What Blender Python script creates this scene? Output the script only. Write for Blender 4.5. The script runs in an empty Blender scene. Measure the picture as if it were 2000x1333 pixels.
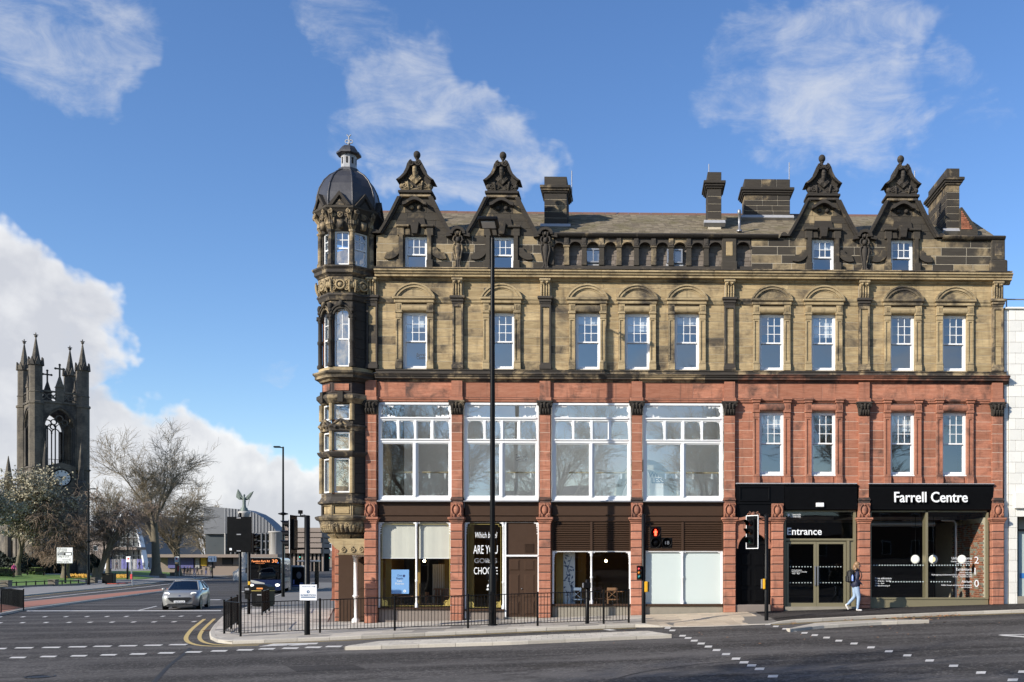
import bpy, math, random, bmesh
from mathutils import Vector, Matrix
R = math.radians
random.seed(7)
scene = bpy.context.scene
COL = scene.collection
FPX, PCX, HORZ, YAW = 1925.0, 1288.0, 1100.0, R(1.28)
CAM = Vector((0.0, -35.0, 1.70))
cd = bpy.data.cameras.new('camera'); cam = bpy.data.objects.new('camera', cd); COL.objects.link(cam)
cam.location = CAM; cam.rotation_euler = (R(90), 0, -YAW)
cd.sensor_width = 36; cd.lens = FPX / 2000 * 36
cd.shift_x = (1000 - PCX) / 2000; cd.shift_y = (HORZ - 666.5) / 2000
cd.clip_start = 0.1; cd.clip_end = 4000
scene.camera = cam
SUNV = Vector((-6.06, -4.9, 3.7)).normalized()          # towards the sun
SUN_EL = math.asin(SUNV.z); SUN_ROT = math.atan2(SUNV.x, SUNV.y)
wd = bpy.data.worlds.new('World'); scene.world = wd; wd.use_nodes = True
vs = scene.view_settings
vs.view_transform = 'Standard'; vs.look = 'None'; vs.gamma = 1; vs.use_curve_mapping = False
vs.exposure = 0.45
sl = bpy.data.lights.new('sun', 'SUN'); sl.energy = 4.6; sl.angle = R(0.53); sl.color = (1.0, 0.93, 0.82)
so = bpy.data.objects.new('sun', sl); COL.objects.link(so)
so.rotation_euler = SUNV.to_track_quat('Z', 'Y').to_euler()
scene.cycles.max_bounces = 7; scene.cycles.transparent_max_bounces = 24
scene.cycles.glossy_bounces = 3; scene.cycles.diffuse_bounces = 3
scene.cycles.caustics_reflective = False; scene.cycles.caustics_refractive = False
def NT(nt):
 def n(typ, ins=None, out=None, **props):
  nd = nt.nodes.new(typ)
  for k, v in props.items(): setattr(nd, k, v)
  for k, v in (ins or {}).items():
   s = nd.inputs[k]
   if hasattr(v, 'is_output'): nt.links.new(v, s)
   else: s.default_value = v
  return nd.outputs[out] if out is not None else nd
 return n
def pix_dir(px, py):
 u = (px - PCX) / FPX; v = (HORZ - py) / FPX
 f = Vector((math.sin(YAW), math.cos(YAW), 0)); r = Vector((math.cos(YAW), -math.sin(YAW), 0))
 return f + r * u + Vector((0, 0, v))
def build_world():
 nt = wd.node_tree
 for x in list(nt.nodes): nt.nodes.remove(x)
 n = NT(nt)
 sky = n('ShaderNodeTexSky', sky_type='NISHITA', sun_disc=False, sun_elevation=SUN_EL, sun_rotation=SUN_ROT,
   altitude=50, air_density=1.0, dust_density=0.25, ozone_density=3.0)
 D = n('ShaderNodeTexCoord').outputs['Generated']
 def noise(vec, scale, detail, rough, dist=0.0):
  return n('ShaderNodeTexNoise', {'Vector': vec, 'Scale': scale, 'Detail': detail, 'Roughness': rough, 'Distortion': dist})
 def math_(op, a, b=None, c=None, clamp=False):
  d = {0: a}
  if b is not None: d[1] = b
  if c is not None: d[2] = c
  return n('ShaderNodeMath', d, 0, operation=op, use_clamp=clamp)
 wob = noise(D, 6.5, 5, 0.6).outputs['Color']
 wv = n('ShaderNodeVectorMath', {0: wob, 1: (0.5, 0.5, 0.5)}, 0, operation='SUBTRACT')
 wv = n('ShaderNodeVectorMath', {0: wv, 3: 0.19}, 0, operation='SCALE')
 Dw = n('ShaderNodeVectorMath', {0: D, 1: wv}, 0, operation='ADD')
 Dw = n('ShaderNodeVectorMath', {0: Dw}, 0, operation='NORMALIZE')
 def spot(px, py, rpx, src=Dw):
  d = pix_dir(px, py).normalized(); e = pix_dir(px + rpx, py).normalized()
  c0 = d.dot(e)
  dp = n('ShaderNodeVectorMath', {0: src, 1: d}, 'Value', operation='DOT_PRODUCT')
  return n('ShaderNodeMapRange', {0: dp, 1: c0, 2: 1 - (1 - c0) * 0.25, 3: 0.0, 4: 1.0}, 0, interpolation_type='SMOOTHSTEP')
 def bank(lst):
  acc = None
  for px, py, r, w in lst:
   s = math_('MULTIPLY', spot(px, py, r), w)
   acc = s if acc is None else math_('MAXIMUM', acc, s)
  return acc
 cumulus = bank([(0, 570, 230, 1.0), (60, 720, 190, 1.0), (-160, 700, 380, 1.0), (170, 880, 190, 1.0), (320, 940, 180, 1.0), (450, 990, 170, 1.0),
     (560, 1010, 165, 1.0), (650, 1030, 150, 1.0), (420, 1100, 260, 1.0), (100, 1000, 250, 1.0), (-500, 600, 500, 1.0), (-900, 900, 600, 1), (700, 1100, 220, 1.0)])
 wisp = bank([(150, 40, 230, .9), (235, 130, 130, .85), (690, 90, 120, .62), (740, 255, 140, .9), (860, 260, 190, .95), (975, 225, 90, .9), (1000, 330, 150, 1.0),
     (640, 270, 90, .7), (1480, 150, 200, .8), (1640, 150, 250, .95), (1720, 300, 170, .6), (1640, 60, 190, .7), (1860, 190, 110, .6), (1560, 250, 150, .7), (530, 722, 70, .72)])
 mp = n('ShaderNodeMapping', {'Vector': D, 'Rotation': (0, R(-35), 0), 'Scale': (1.6, 2.0, 4.2)}, 0)
 wn = noise(mp, 8.0, 6, 0.66, 0.5).outputs[0]
 fn = noise(D, 20.0, 5, 0.62, 0.3).outputs[0]
 cn = noise(D, 10.0, 7, 0.58, 0.2).outputs[0]
 w2 = math_('ADD', math_('MULTIPLY', wn, 0.75), math_('MULTIPLY', fn, 0.35))
 w3 = math_('ADD', w2, math_('MULTIPLY', wisp, 0.52))
 wd_ = n('ShaderNodeMapRange', {0: w3, 1: 0.80, 2: 1.30, 3: 0.0, 4: 0.92}, 0, interpolation_type='SMOOTHSTEP')
 gen = n('ShaderNodeMapRange', {0: noise(mp, 4.5, 5, 0.6, 0.4).outputs[0], 1: 0.50, 2: 0.74, 3: 0.0, 4: 0.8}, 0)
 sep = n('ShaderNodeSeparateXYZ', {0: D})
 back = n('ShaderNodeMapRange', {0: sep.outputs['Y'], 1: 0.25, 2: -0.15, 3: 0.0, 4: 1.0}, 0)
 gen = math_('MULTIPLY', gen, back)
 wd_ = math_('MAXIMUM', wd_, gen)
 cd_ = n('ShaderNodeMapRange', {0: math_('ADD', cumulus, math_('MULTIPLY', math_('SUBTRACT', cn, 0.5), 1.5)), 1: 0.22, 2: 0.80, 3: 0.0, 4: 1.0}, 0, interpolation_type='SMOOTHSTEP')
 sh = n('ShaderNodeVectorMath', {0: D, 1: tuple(Vector((SUNV.x, 0.0, 0.9)) * 0.032)}, 0, operation='ADD')
 cn2 = noise(sh, 10.0, 4, 0.58, 0.2).outputs[0]
 lit = n('ShaderNodeMapRange', {0: math_('SUBTRACT', cn, cn2), 1: -0.10, 2: 0.12, 3: 0.0, 4: 1.0}, 0)
 edge = n('ShaderNodeMapRange', {0: cumulus, 1: 0.35, 2: 0.95, 3: 1.0, 4: 0.15}, 0)
 lit = math_('ADD', math_('MULTIPLY', lit, 0.6), math_('MULTIPLY', edge, 0.68), clamp=True)
 ccol = n('ShaderNodeMix', {0: lit, 6: (4.7, 4.85, 5.3, 1), 7: (7.6, 7.6, 7.6, 1)}, 2, data_type='RGBA')
 skyc = n('ShaderNodeHueSaturation', {'Hue': 0.508, 'Saturation': 1.15, 'Value': 1.45, 'Color': sky.outputs[0]}, 0)
 c1 = n('ShaderNodeMix', {0: math_('MULTIPLY', wd_, 0.80), 6: skyc, 7: (5.8, 6.0, 6.4, 1)}, 2, data_type='RGBA')
 c2 = n('ShaderNodeMix', {0: math_('MULTIPLY', cd_, 0.96), 6: c1, 7: ccol}, 2, data_type='RGBA')
 bg = n('ShaderNodeBackground', {0: c2, 1: 0.095})
 o = n('ShaderNodeOutputWorld'); nt.links.new(bg.outputs[0], o.inputs[0])
build_world()
wd.cycles.sampling_method = 'MANUAL'; wd.cycles.sample_map_resolution = 512
def P(px, py, Y):
 d = pix_dir(px, py); t = (Y - CAM.y) / d.y
 return CAM + d * t
def X(px, Y=0.0): return P(px, HORZ, Y).x
def Z(py, px=1250, Y=0.0): return P(px, py, Y).z
def hgt(x, y):
 if x >= -12: z = -0.14 + 0.0285 * min(x, 40)
 elif x >= -30: z = -0.482 + 0.014 * (x + 12)
 else: z = -0.734
 e = (x + 46.6) * -.96 + (y - 39.9) * -.278          # the church lawn rises away from the far kerb
 return z + 0.015 * max(min(y, 0.0), -14) + max(0.0, min(1.05, (e - 4) * .075)) * (1 if y > 5 else 0)
def GP(px, py, off=0.0):
 d = pix_dir(px, py); a, b = 2.0, 900.0
 for _ in range(50):
  m = (a + b) / 2; q = CAM + d * m
  if q.z > hgt(q.x, q.y) + off: a = m
  else: b = m
 q = CAM + d * a
 return Vector((q.x, q.y, hgt(q.x, q.y) + off))
class MB:
 def __init__(s): s.v = []; s.f = []; s.sm = []
 def add(s, vs, fs, smooth=False, M=None):
  o = len(s.v)
  s.v += [tuple(M @ Vector(v)) if M else tuple(v) for v in vs]
  for f in fs: s.f.append(tuple(i + o for i in f)); s.sm.append(smooth)
  return s
 def box(s, x0, x1, y0, y1, z0, z1, M=None):
  if x1 < x0: x0, x1 = x1, x0
  if y1 < y0: y0, y1 = y1, y0
  if z1 < z0: z0, z1 = z1, z0
  return s.add([(x0,y0,z0),(x1,y0,z0),(x1,y1,z0),(x0,y1,z0),(x0,y0,z1),(x1,y0,z1),(x1,y1,z1),(x0,y1,z1)],
    [(0,3,2,1),(4,5,6,7),(0,1,5,4),(1,2,6,5),(2,3,7,6),(3,0,4,7)], M=M)
 def bevel_box(s, x0, x1, y0, y1, z0, z1, c, M=None):
  lo = (x0,y0,z0); hi = (x1,y1,z1); vs = []; idx = {}
  for i in range(8):
   sx, sy, sz = i & 1, (i >> 1) & 1, (i >> 2) & 1
   p = [hi[0] if sx else lo[0], hi[1] if sy else lo[1], hi[2] if sz else lo[2]]
   q = [p[0] + (-c if sx else c), p[1] + (-c if sy else c), p[2] + (-c if sz else c)]
   for a in range(3):
    w = list(q); w[a] = p[a]; idx[(i, a)] = len(vs); vs.append(tuple(w))
  fs = []
  for a in range(3):
   b, d = (a + 1) % 3, (a + 2) % 3
   for sgn in (0, 1):
    base = sgn << a
    lp = [base, base | (1 << b), base | (1 << b) | (1 << d), base | (1 << d)]
    if not sgn: lp = lp[::-1]
    fs.append(tuple(idx[(i, a)] for i in lp))
  for a in range(3):
   b, d = (a + 1) % 3, (a + 2) % 3
   for sb in (0, 1):
    for sd in (0, 1):
     i = (sb << b) | (sd << d); j = i | (1 << a)
     q = [idx[(i, b)], idx[(j, b)], idx[(j, d)], idx[(i, d)]]
     if sb ^ sd: q = q[::-1]
     fs.append(tuple(q))
  for i in range(8):
   t = [idx[(i, 0)], idx[(i, 1)], idx[(i, 2)]]
   if bin(i).count('1') % 2 == 0: t = t[::-1]
   fs.append(tuple(t))
  return s.add(vs, fs, M=M)
 def prism(s, poly, y0, y1, axis='y', M=None, smooth=False):
  n = len(poly)
  def mk(a, b, t): return {'y': (a, t, b), 'x': (t, a, b), 'z': (a, b, t)}[axis]
  ar = sum(poly[i][0] * poly[(i+1) % n][1] - poly[(i+1) % n][0] * poly[i][1] for i in range(n))
  p = list(poly)
  flip = (ar < 0) ^ (axis == 'y')
  if flip: p = p[::-1]
  vs = [mk(a, b, y0) for a, b in p] + [mk(a, b, y1) for a, b in p]
  fs = [tuple(range(n))[::-1], tuple(range(n, 2 * n))]
  if y1 < y0: fs = [f[::-1] for f in fs]
  for i in range(n):
   j = (i + 1) % n
   q = (i, j, n + j, n + i)
   fs.append(q if y1 >= y0 else q[::-1])
  o = len(s.v); s.add(vs, fs, M=M)
  if smooth:
   for k in range(n): s.sm[-1 - k] = True
  return s
 def lathe(s, prof, c=(0,0,0), n=16, rot=0.0, smooth=True, a0=0.0, a1=2*math.pi, caps=True, M=None):
  full = abs(a1 - a0 - 2 * math.pi) < 1e-6
  m = n if full else n + 1
  vs = []
  for r, z in prof:
   for i in range(m):
    a = a0 + rot + (a1 - a0) * i / n
    vs.append((c[0] + r * math.cos(a), c[1] + r * math.sin(a), c[2] + z))
  fs = []
  for k in range(len(prof) - 1):
   for i in range(n):
    j = (i + 1) % m if full else i + 1
    fs.append((k*m + i, k*m + j, (k+1)*m + j, (k+1)*m + i))
  s.add(vs, fs, smooth, M)
  if caps and full:
   for k, flip in ((0, True), (len(prof) - 1, False)):
    if prof[k][0] > 1e-4:
     lp = [(c[0] + prof[k][0] * math.cos(rot + 2*math.pi*i/n), c[1] + prof[k][0] * math.sin(rot + 2*math.pi*i/n), c[2] + prof[k][1]) for i in range(n)]
     s.add(lp, [tuple(range(n))[::-1] if flip else tuple(range(n))], False, M)
  return s
 def oct(s, prof, c=(0,0,0), M=None):
  k = 1 / math.cos(R(22.5))
  return s.lathe([(a * k, z) for a, z in prof], c, 8, R(22.5), False, M=M)
 def tube(s, p0, p1, r0, r1=None, n=8, cap=True, smooth=True, M=None):
  r1 = r0 if r1 is None else r1
  p0 = Vector(p0); p1 = Vector(p1); d = (p1 - p0)
  if d.length < 1e-6: return s
  d.normalize()
  u = d.cross(Vector((0, 0, 1)) if abs(d.z) < .95 else Vector((1, 0, 0))).normalized(); w = d.cross(u)
  vs = []
  for p, r in ((p0, r0), (p1, r1)):
   for i in range(n):
    a = 2 * math.pi * i / n
    vs.append(tuple(p + (u * math.cos(a) + w * math.sin(a)) * r))
  fs = [(i, n + i, n + (i + 1) % n, (i + 1) % n) for i in range(n)]
  s.add(vs, fs, smooth, M)
  if cap: s.add(vs, [tuple(range(n)), tuple(range(2*n - 1, n - 1, -1))], False, M)
  return s
 def path(s, pts, rad, n=6, smooth=True, M=None):
  for i in range(len(pts) - 1):
   r0 = rad[i] if isinstance(rad, (list, tuple)) else rad
   r1 = rad[i+1] if isinstance(rad, (list, tuple)) else rad
   s.tube(pts[i], pts[i+1], r0, r1, n, True, smooth, M)
  return s
 def ball(s, c, r, n=10, m=6, sc=(1,1,1), M=None):
  prof = []
  vs = []; fs = []
  for k in range(m + 1):
   t = math.pi * k / m - math.pi / 2
   for i in range(n):
    a = 2 * math.pi * i / n
    vs.append((c[0] + r*sc[0]*math.cos(t)*math.cos(a), c[1] + r*sc[1]*math.cos(t)*math.sin(a), c[2] + r*sc[2]*math.sin(t)))
  for k in range(m):
   for i in range(n):
    j = (i + 1) % n
    fs.append((k*n + i, k*n + j, (k+1)*n + j, (k+1)*n + i))
  return s.add(vs, fs, True, M)
 def arcband(s, cx, cz, r0, r1, a0, a1, y0, y1, n=14, ex=1.0, ez=1.0):
  vs = []
  for i in range(n + 1):
   a = a0 + (a1 - a0) * i / n
   for r in (r0, r1):
    for y in (y0, y1): vs.append((cx + r * math.cos(a) * ex, y, cz + r * math.sin(a) * ez))
  fs = []
  for i in range(n):
   b = i * 4; d = b + 4
   fs += [(b, b+2, d+2, d), (b+2, b+3, d+3, d+2), (b+3, b+1, d+1, d+3), (b+1, b, d, d+1)]
  fs += [(0, 1, 3, 2), (n*4, n*4+2, n*4+3, n*4+1)]
  return s.add(vs, fs)
 def mesh(s, name):
  m = bpy.data.meshes.new(name); m.from_pydata(s.v, [], s.f)
  if any(s.sm): m.polygons.foreach_set('use_smooth', s.sm)
  m.update(); return m
def link(name, data, parent=None, mat=None):
 o = bpy.data.objects.new(name, data); COL.objects.link(o)
 if mat is not None and data is not None and len(data.materials) == 0: data.materials.append(mat)
 if parent is not None: o.parent = parent
 return o
def obj(name, mb, mat, parent=None): return link(name, mb.mesh(name), parent, mat)
def tag(o, label=None, cat=None, group=None, kind=None):
 if label: o['label'] = label
 if cat: o['category'] = cat
 if group: o['group'] = group
 if kind: o['kind'] = kind
 return o
def thing(name, label, cat, loc=(0,0,0), rz=0.0, group=None):
 o = bpy.data.objects.new(name, None); COL.objects.link(o)
 o.location = loc; o.rotation_euler = (0, 0, rz); o.empty_display_size = .2
 return tag(o, label, cat, group)
def dup(root, loc, rz=None, label=None, group=None, scale=None):
 def cp(o, par):
  c = o.copy(); COL.objects.link(c)
  if par is not None: c.parent = par; c.matrix_parent_inverse = o.matrix_parent_inverse.copy()
  for ch in [k for k in o.children]: cp(ch, c)
  return c
 r = cp(root, None); r.location = loc
 if rz is not None: r.rotation_euler = (0, 0, rz)
 if scale: r.scale = (scale,) * 3 if not isinstance(scale, tuple) else scale
 if label: r['label'] = label
 if group: r['group'] = group
 return r
def text_mesh(s, size, depth=0.004, align='CENTER', bold=0.0, shear=0.0, spacing=1.0):
 cu = bpy.data.curves.new('t', 'FONT'); cu.body = s; cu.size = size; cu.extrude = depth; cu.align_x = align; cu.align_y = 'BOTTOM_BASELINE'
 cu.offset = bold; cu.shear = shear; cu.space_character = spacing; cu.resolution_u = 4
 o = bpy.data.objects.new('t', cu); COL.objects.link(o)
 dg = bpy.context.evaluated_depsgraph_get(); m = bpy.data.meshes.new_from_object(o.evaluated_get(dg))
 bpy.data.objects.remove(o); bpy.data.curves.remove(cu)
 return m
def text(name, s, size, loc, mat, parent=None, width=None, **kw):
 m = text_mesh(s, size, **kw); m.materials.clear(); m.materials.append(mat)
 o = link(name, m, parent); o.location = loc; o.rotation_euler = (R(90), 0, 0)
 if width and len(m.vertices):
  xs = [v.co.x for v in m.vertices]; w = max(xs) - min(xs)
  o.scale = (width / w, 1, 1)
 return o
def newmat(name):
 m = bpy.data.materials.new(name); m.use_nodes = True
 nt = m.node_tree; b = nt.nodes['Principled BSDF']
 return m, nt, NT(nt), b
def ramp(n, fac, stops):
 r = n('ShaderNodeValToRGB', {0: fac}); e = r.color_ramp.elements
 while len(e) < len(stops): e.new(.5)
 for k, (p, c) in enumerate(stops): e[k].position = p; e[k].color = (*c, 1) if len(c) == 3 else c
 return r.outputs[0]
def M_plain(name, col, rough=.55, metal=0.0, var=.12, scale=6.0, bump=0.0, bscale=60, spec=.5, rnd=0.0, coat=0.0, emit=0.0):
 m, nt, n, b = newmat(name)
 pos = n('ShaderNodeNewGeometry').outputs['Position']
 nz = n('ShaderNodeTexNoise', {'Vector': pos, 'Scale': scale, 'Detail': 5.0, 'Roughness': .6}).outputs[0]
 lo = tuple(max(0, c * (1 - var)) for c in col); hi = tuple(c * (1 + var) for c in col)
 c = n('ShaderNodeMix', {0: nz, 6: (*lo, 1), 7: (*hi, 1)}, 2, data_type='RGBA')
 if rnd:
  rr = n('ShaderNodeObjectInfo').outputs['Random']
  v = n('ShaderNodeMapRange', {0: rr, 3: 1 - rnd, 4: 1 + rnd}, 0)
  c = n('ShaderNodeHueSaturation', {'Value': v, 'Color': c}, 0)
 nt.links.new(c, b.inputs['Base Color'])
 rg = n('ShaderNodeMapRange', {0: nz, 3: max(0, rough - .08), 4: min(1, rough + .08)}, 0)
 nt.links.new(rg, b.inputs['Roughness'])
 b.inputs['Metallic'].default_value = metal; b.inputs['Specular IOR Level'].default_value = spec
 b.inputs['Coat Weight'].default_value = coat
 if bump:
  bn = n('ShaderNodeTexNoise', {'Vector': pos, 'Scale': bscale, 'Detail': 4.0}).outputs[0]
  nt.links.new(n('ShaderNodeBump', {'Strength': bump, 'Distance': .02, 'Height': bn}, 0), b.inputs['Normal'])
 if emit:
  nt.links.new(c, b.inputs['Emission Color']); b.inputs['Emission Strength'].default_value = emit
 return m
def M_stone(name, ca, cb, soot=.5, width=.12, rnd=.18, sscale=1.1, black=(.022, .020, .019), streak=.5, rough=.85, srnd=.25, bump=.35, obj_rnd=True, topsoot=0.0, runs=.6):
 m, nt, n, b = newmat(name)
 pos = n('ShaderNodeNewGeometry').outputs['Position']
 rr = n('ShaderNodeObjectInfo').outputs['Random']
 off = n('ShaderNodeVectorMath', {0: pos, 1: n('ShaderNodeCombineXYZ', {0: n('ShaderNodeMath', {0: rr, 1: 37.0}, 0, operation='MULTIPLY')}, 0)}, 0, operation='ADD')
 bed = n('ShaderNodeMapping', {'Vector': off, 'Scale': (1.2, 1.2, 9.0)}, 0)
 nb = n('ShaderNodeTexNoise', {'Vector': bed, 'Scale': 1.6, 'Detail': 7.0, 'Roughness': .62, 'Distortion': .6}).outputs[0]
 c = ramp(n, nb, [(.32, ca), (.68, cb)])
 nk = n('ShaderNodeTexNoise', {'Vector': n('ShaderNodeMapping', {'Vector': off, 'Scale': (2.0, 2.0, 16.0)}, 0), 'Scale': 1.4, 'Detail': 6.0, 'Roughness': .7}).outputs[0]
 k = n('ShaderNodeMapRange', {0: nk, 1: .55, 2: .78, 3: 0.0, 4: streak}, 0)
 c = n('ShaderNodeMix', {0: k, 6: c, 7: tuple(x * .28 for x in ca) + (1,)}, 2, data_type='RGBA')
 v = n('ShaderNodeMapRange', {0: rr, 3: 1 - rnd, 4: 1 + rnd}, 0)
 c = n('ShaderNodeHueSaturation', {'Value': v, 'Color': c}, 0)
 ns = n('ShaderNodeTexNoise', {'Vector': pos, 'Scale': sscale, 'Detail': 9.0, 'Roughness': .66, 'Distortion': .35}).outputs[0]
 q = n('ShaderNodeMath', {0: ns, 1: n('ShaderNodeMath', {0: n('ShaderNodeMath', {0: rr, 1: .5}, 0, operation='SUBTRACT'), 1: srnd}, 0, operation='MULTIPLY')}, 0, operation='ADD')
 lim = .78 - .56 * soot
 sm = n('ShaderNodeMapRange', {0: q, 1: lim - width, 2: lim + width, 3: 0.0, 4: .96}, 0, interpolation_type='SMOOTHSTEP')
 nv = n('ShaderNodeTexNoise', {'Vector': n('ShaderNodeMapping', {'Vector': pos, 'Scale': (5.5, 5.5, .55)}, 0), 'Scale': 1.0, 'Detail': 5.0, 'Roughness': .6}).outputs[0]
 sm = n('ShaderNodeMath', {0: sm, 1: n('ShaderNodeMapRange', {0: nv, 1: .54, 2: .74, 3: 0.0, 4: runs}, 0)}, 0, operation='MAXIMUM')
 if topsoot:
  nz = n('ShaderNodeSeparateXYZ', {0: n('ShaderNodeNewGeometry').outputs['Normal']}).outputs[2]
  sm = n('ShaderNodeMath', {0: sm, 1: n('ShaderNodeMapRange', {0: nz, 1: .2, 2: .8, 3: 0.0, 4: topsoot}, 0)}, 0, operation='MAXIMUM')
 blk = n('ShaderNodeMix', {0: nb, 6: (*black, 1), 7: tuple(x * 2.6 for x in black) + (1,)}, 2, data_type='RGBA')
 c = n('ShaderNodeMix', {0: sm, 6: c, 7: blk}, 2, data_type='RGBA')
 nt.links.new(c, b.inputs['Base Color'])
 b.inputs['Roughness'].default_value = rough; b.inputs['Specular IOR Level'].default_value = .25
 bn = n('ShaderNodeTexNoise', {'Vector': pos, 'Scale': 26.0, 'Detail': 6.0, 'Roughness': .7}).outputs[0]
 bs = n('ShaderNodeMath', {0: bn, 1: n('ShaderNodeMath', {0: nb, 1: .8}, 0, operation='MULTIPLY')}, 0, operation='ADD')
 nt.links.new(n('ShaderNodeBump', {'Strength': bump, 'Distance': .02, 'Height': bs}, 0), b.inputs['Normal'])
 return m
def M_glass(name, tint=(.86, .90, .92), refl=.13, rough=0.0):
 m, nt, n, b = newmat(name); nt.nodes.remove(b)
 pos = n('ShaderNodeNewGeometry').outputs['Position']
 wv = n('ShaderNodeTexNoise', {'Vector': pos, 'Scale': .9, 'Detail': 1.0}).outputs[0]
 bp = n('ShaderNodeBump', {'Strength': .03, 'Distance': .05, 'Height': wv}, 0)
 rr = n('ShaderNodeObjectInfo').outputs['Random']
 wn = n('ShaderNodeTexWhiteNoise', {'W': rr}, 'Color', noise_dimensions='1D')
 tl = n('ShaderNodeVectorMath', {0: n('ShaderNodeVectorMath', {0: wn, 1: (.5, .5, .5)}, 0, operation='SUBTRACT'), 3: .022}, 0, operation='SCALE')
 bp = n('ShaderNodeVectorMath', {0: n('ShaderNodeVectorMath', {0: bp, 1: tl}, 0, operation='ADD')}, 0, operation='NORMALIZE')
 t = n('ShaderNodeBsdfTransparent', {0: (*tint, 1)}, 0)
 g = n('ShaderNodeBsdfGlossy', {'Color': (1, 1, 1, 1), 'Roughness': rough, 'Normal': bp}, 0)
 fc = n('ShaderNodeLayerWeight', {'Blend': .5}).outputs['Facing']
 fc = n('ShaderNodeMath', {0: fc, 1: 4.0}, 0, operation='POWER')
 fac = n('ShaderNodeMath', {0: fc, 1: 1 - refl, 2: refl}, 0, operation='MULTIPLY_ADD', use_clamp=True)
 mx = n('ShaderNodeMixShader', {0: fac, 1: t, 2: g}, 0)
 nt.links.new(mx, nt.nodes['Material Output'].inputs[0])
 return m
def M_emit(name, col, st):
 m, nt, n, b = newmat(name)
 b.inputs['Base Color'].default_value = (*col, 1); b.inputs['Emission Color'].default_value = (*col, 1); b.inputs['Emission Strength'].default_value = st
 return m
K = {}
K['ystone'] = M_stone('yellow_sandstone', (.32, .225, .118), (.52, .40, .22), soot=.26, width=.2, rnd=.27, streak=.5, srnd=.36, sscale=.9)
K['ytrim'] = M_stone('yellow_sandstone_trim', (.34, .25, .135), (.48, .375, .215), soot=.33, width=.14, rnd=.12, streak=.3, topsoot=.85)
K['ydark'] = M_stone('sooty_sandstone_trim', (.33, .245, .14), (.46, .355, .215), soot=.66, width=.10, rnd=.15, streak=.4, sscale=1.8, topsoot=.9)
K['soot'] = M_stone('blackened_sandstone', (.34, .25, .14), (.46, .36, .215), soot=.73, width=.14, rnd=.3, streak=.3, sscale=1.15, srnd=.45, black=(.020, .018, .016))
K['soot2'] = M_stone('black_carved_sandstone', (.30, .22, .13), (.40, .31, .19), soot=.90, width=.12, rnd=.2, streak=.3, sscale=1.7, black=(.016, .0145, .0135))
K['rstone'] = M_stone('red_sandstone', (.33, .127, .075), (.44, .198, .125), soot=.15, width=.18, rnd=.24, streak=.85, srnd=.34, sscale=1.3)
K['rtrim'] = M_stone('red_sandstone_trim', (.33, .13, .078), (.43, .195, .125), soot=.24, width=.14, rnd=.1, streak=.35, topsoot=.6)
K['rrust'] = M_stone('red_sandstone_rusticated', (.35, .137, .084), (.44, .198, .128), soot=.08, width=.16, rnd=.17, streak=.3, srnd=.25)
K['chim'] = M_stone('black_chimney_stone', (.26, .19, .11), (.40, .31, .185), soot=.83, width=.10, rnd=.3, streak=.3, sscale=1.6, srnd=.30, black=(.019, .0172, .0155))
K['rdark'] = M_stone('sooty_red_sandstone', (.30, .12, .07), (.38, .17, .11), soot=.62, width=.16, rnd=.15, streak=.4, sscale=1.6)
K['mortar'] = M_plain('pale_mortar', (.52, .45, .34), .9, var=.2)
K['rmortar'] = M_plain('pink_mortar', (.62, .48, .38), .9, var=.2)
K['dmortar'] = M_plain('dark_joint', (.07, .055, .05), .9, var=.2)
K['white'] = M_plain('white_paint', (.80, .80, .79), .38, var=.03)
K['brown'] = M_plain('brown_paint', (.058, .034, .022), .45, var=.12, rnd=.05, spec=.15)
K['black'] = M_plain('black_paint', (.004, .004, .0045), .35, var=.2, spec=.12)
K['blackm'] = M_plain('black_steel', (.004, .004, .0045), .38, var=.25, spec=.16)
K['olive'] = M_plain('olive_bronze_aluminium', (.235, .205, .125), .40, metal=.25, var=.04)
K['lead'] = M_plain('lead_sheet', (.060, .058, .062), .45, metal=.35, var=.4, scale=2.2, bump=.15, bscale=9)
K['leadlight'] = M_plain('lead_flashing', (.34, .34, .35), .6, var=.25)
K['glass'] = M_glass('window_glass', refl=.27)
K['glassu'] = M_glass('upper_window_glass', refl=.24)
K['glassd'] = M_glass('shop_glass', tint=(.93, .95, .94), refl=.055)
K['frost'] = M_plain('frosted_film_glass', (.55, .62, .60), .18, var=.03, scale=1.0)
K['blind'] = M_plain('cream_blind', (.62, .60, .53), .8, var=.08, scale=3)
K['inwhite'] = M_plain('gallery_plaster', (.76, .76, .75), .8, var=.05)
K['ingrey'] = M_plain('grey_plaster', (.30, .31, .32), .8, var=.08)
K['darkpane'] = M_plain('dark_window_pane', (.03, .035, .04), .08, var=.2)
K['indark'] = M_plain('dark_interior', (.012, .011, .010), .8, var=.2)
K['ochre'] = M_plain('ochre_wall', (.30, .185, .045), .8, var=.08)
K['timber'] = M_plain('warm_timber', (.26, .13, .06), .5, var=.25, scale=9)
K['floorw'] = M_plain('timber_floor', (.22, .17, .12), .6, var=.2)
K['gold'] = M_plain('gold_leaf', (.55, .42, .12), .4, metal=.5, var=.1)
K['letter'] = M_plain('white_lettering', (.85, .86, .86), .5, var=.02)
K['render'] = M_plain('stall_riser_render', (.25, .225, .18), .85, var=.25, scale=3, bump=.2)
K['riser'] = M_plain('brown_stall_riser', (.20, .165, .14), .8, var=.15, scale=3)
K['terra'] = M_plain('white_faience', (.74, .72, .66), .28, var=.06, scale=2.0, rnd=.05, coat=.3)
K['greym'] = M_plain('galvanised_grey', (.30, .30, .31), .45, metal=.6, var=.15)
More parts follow.
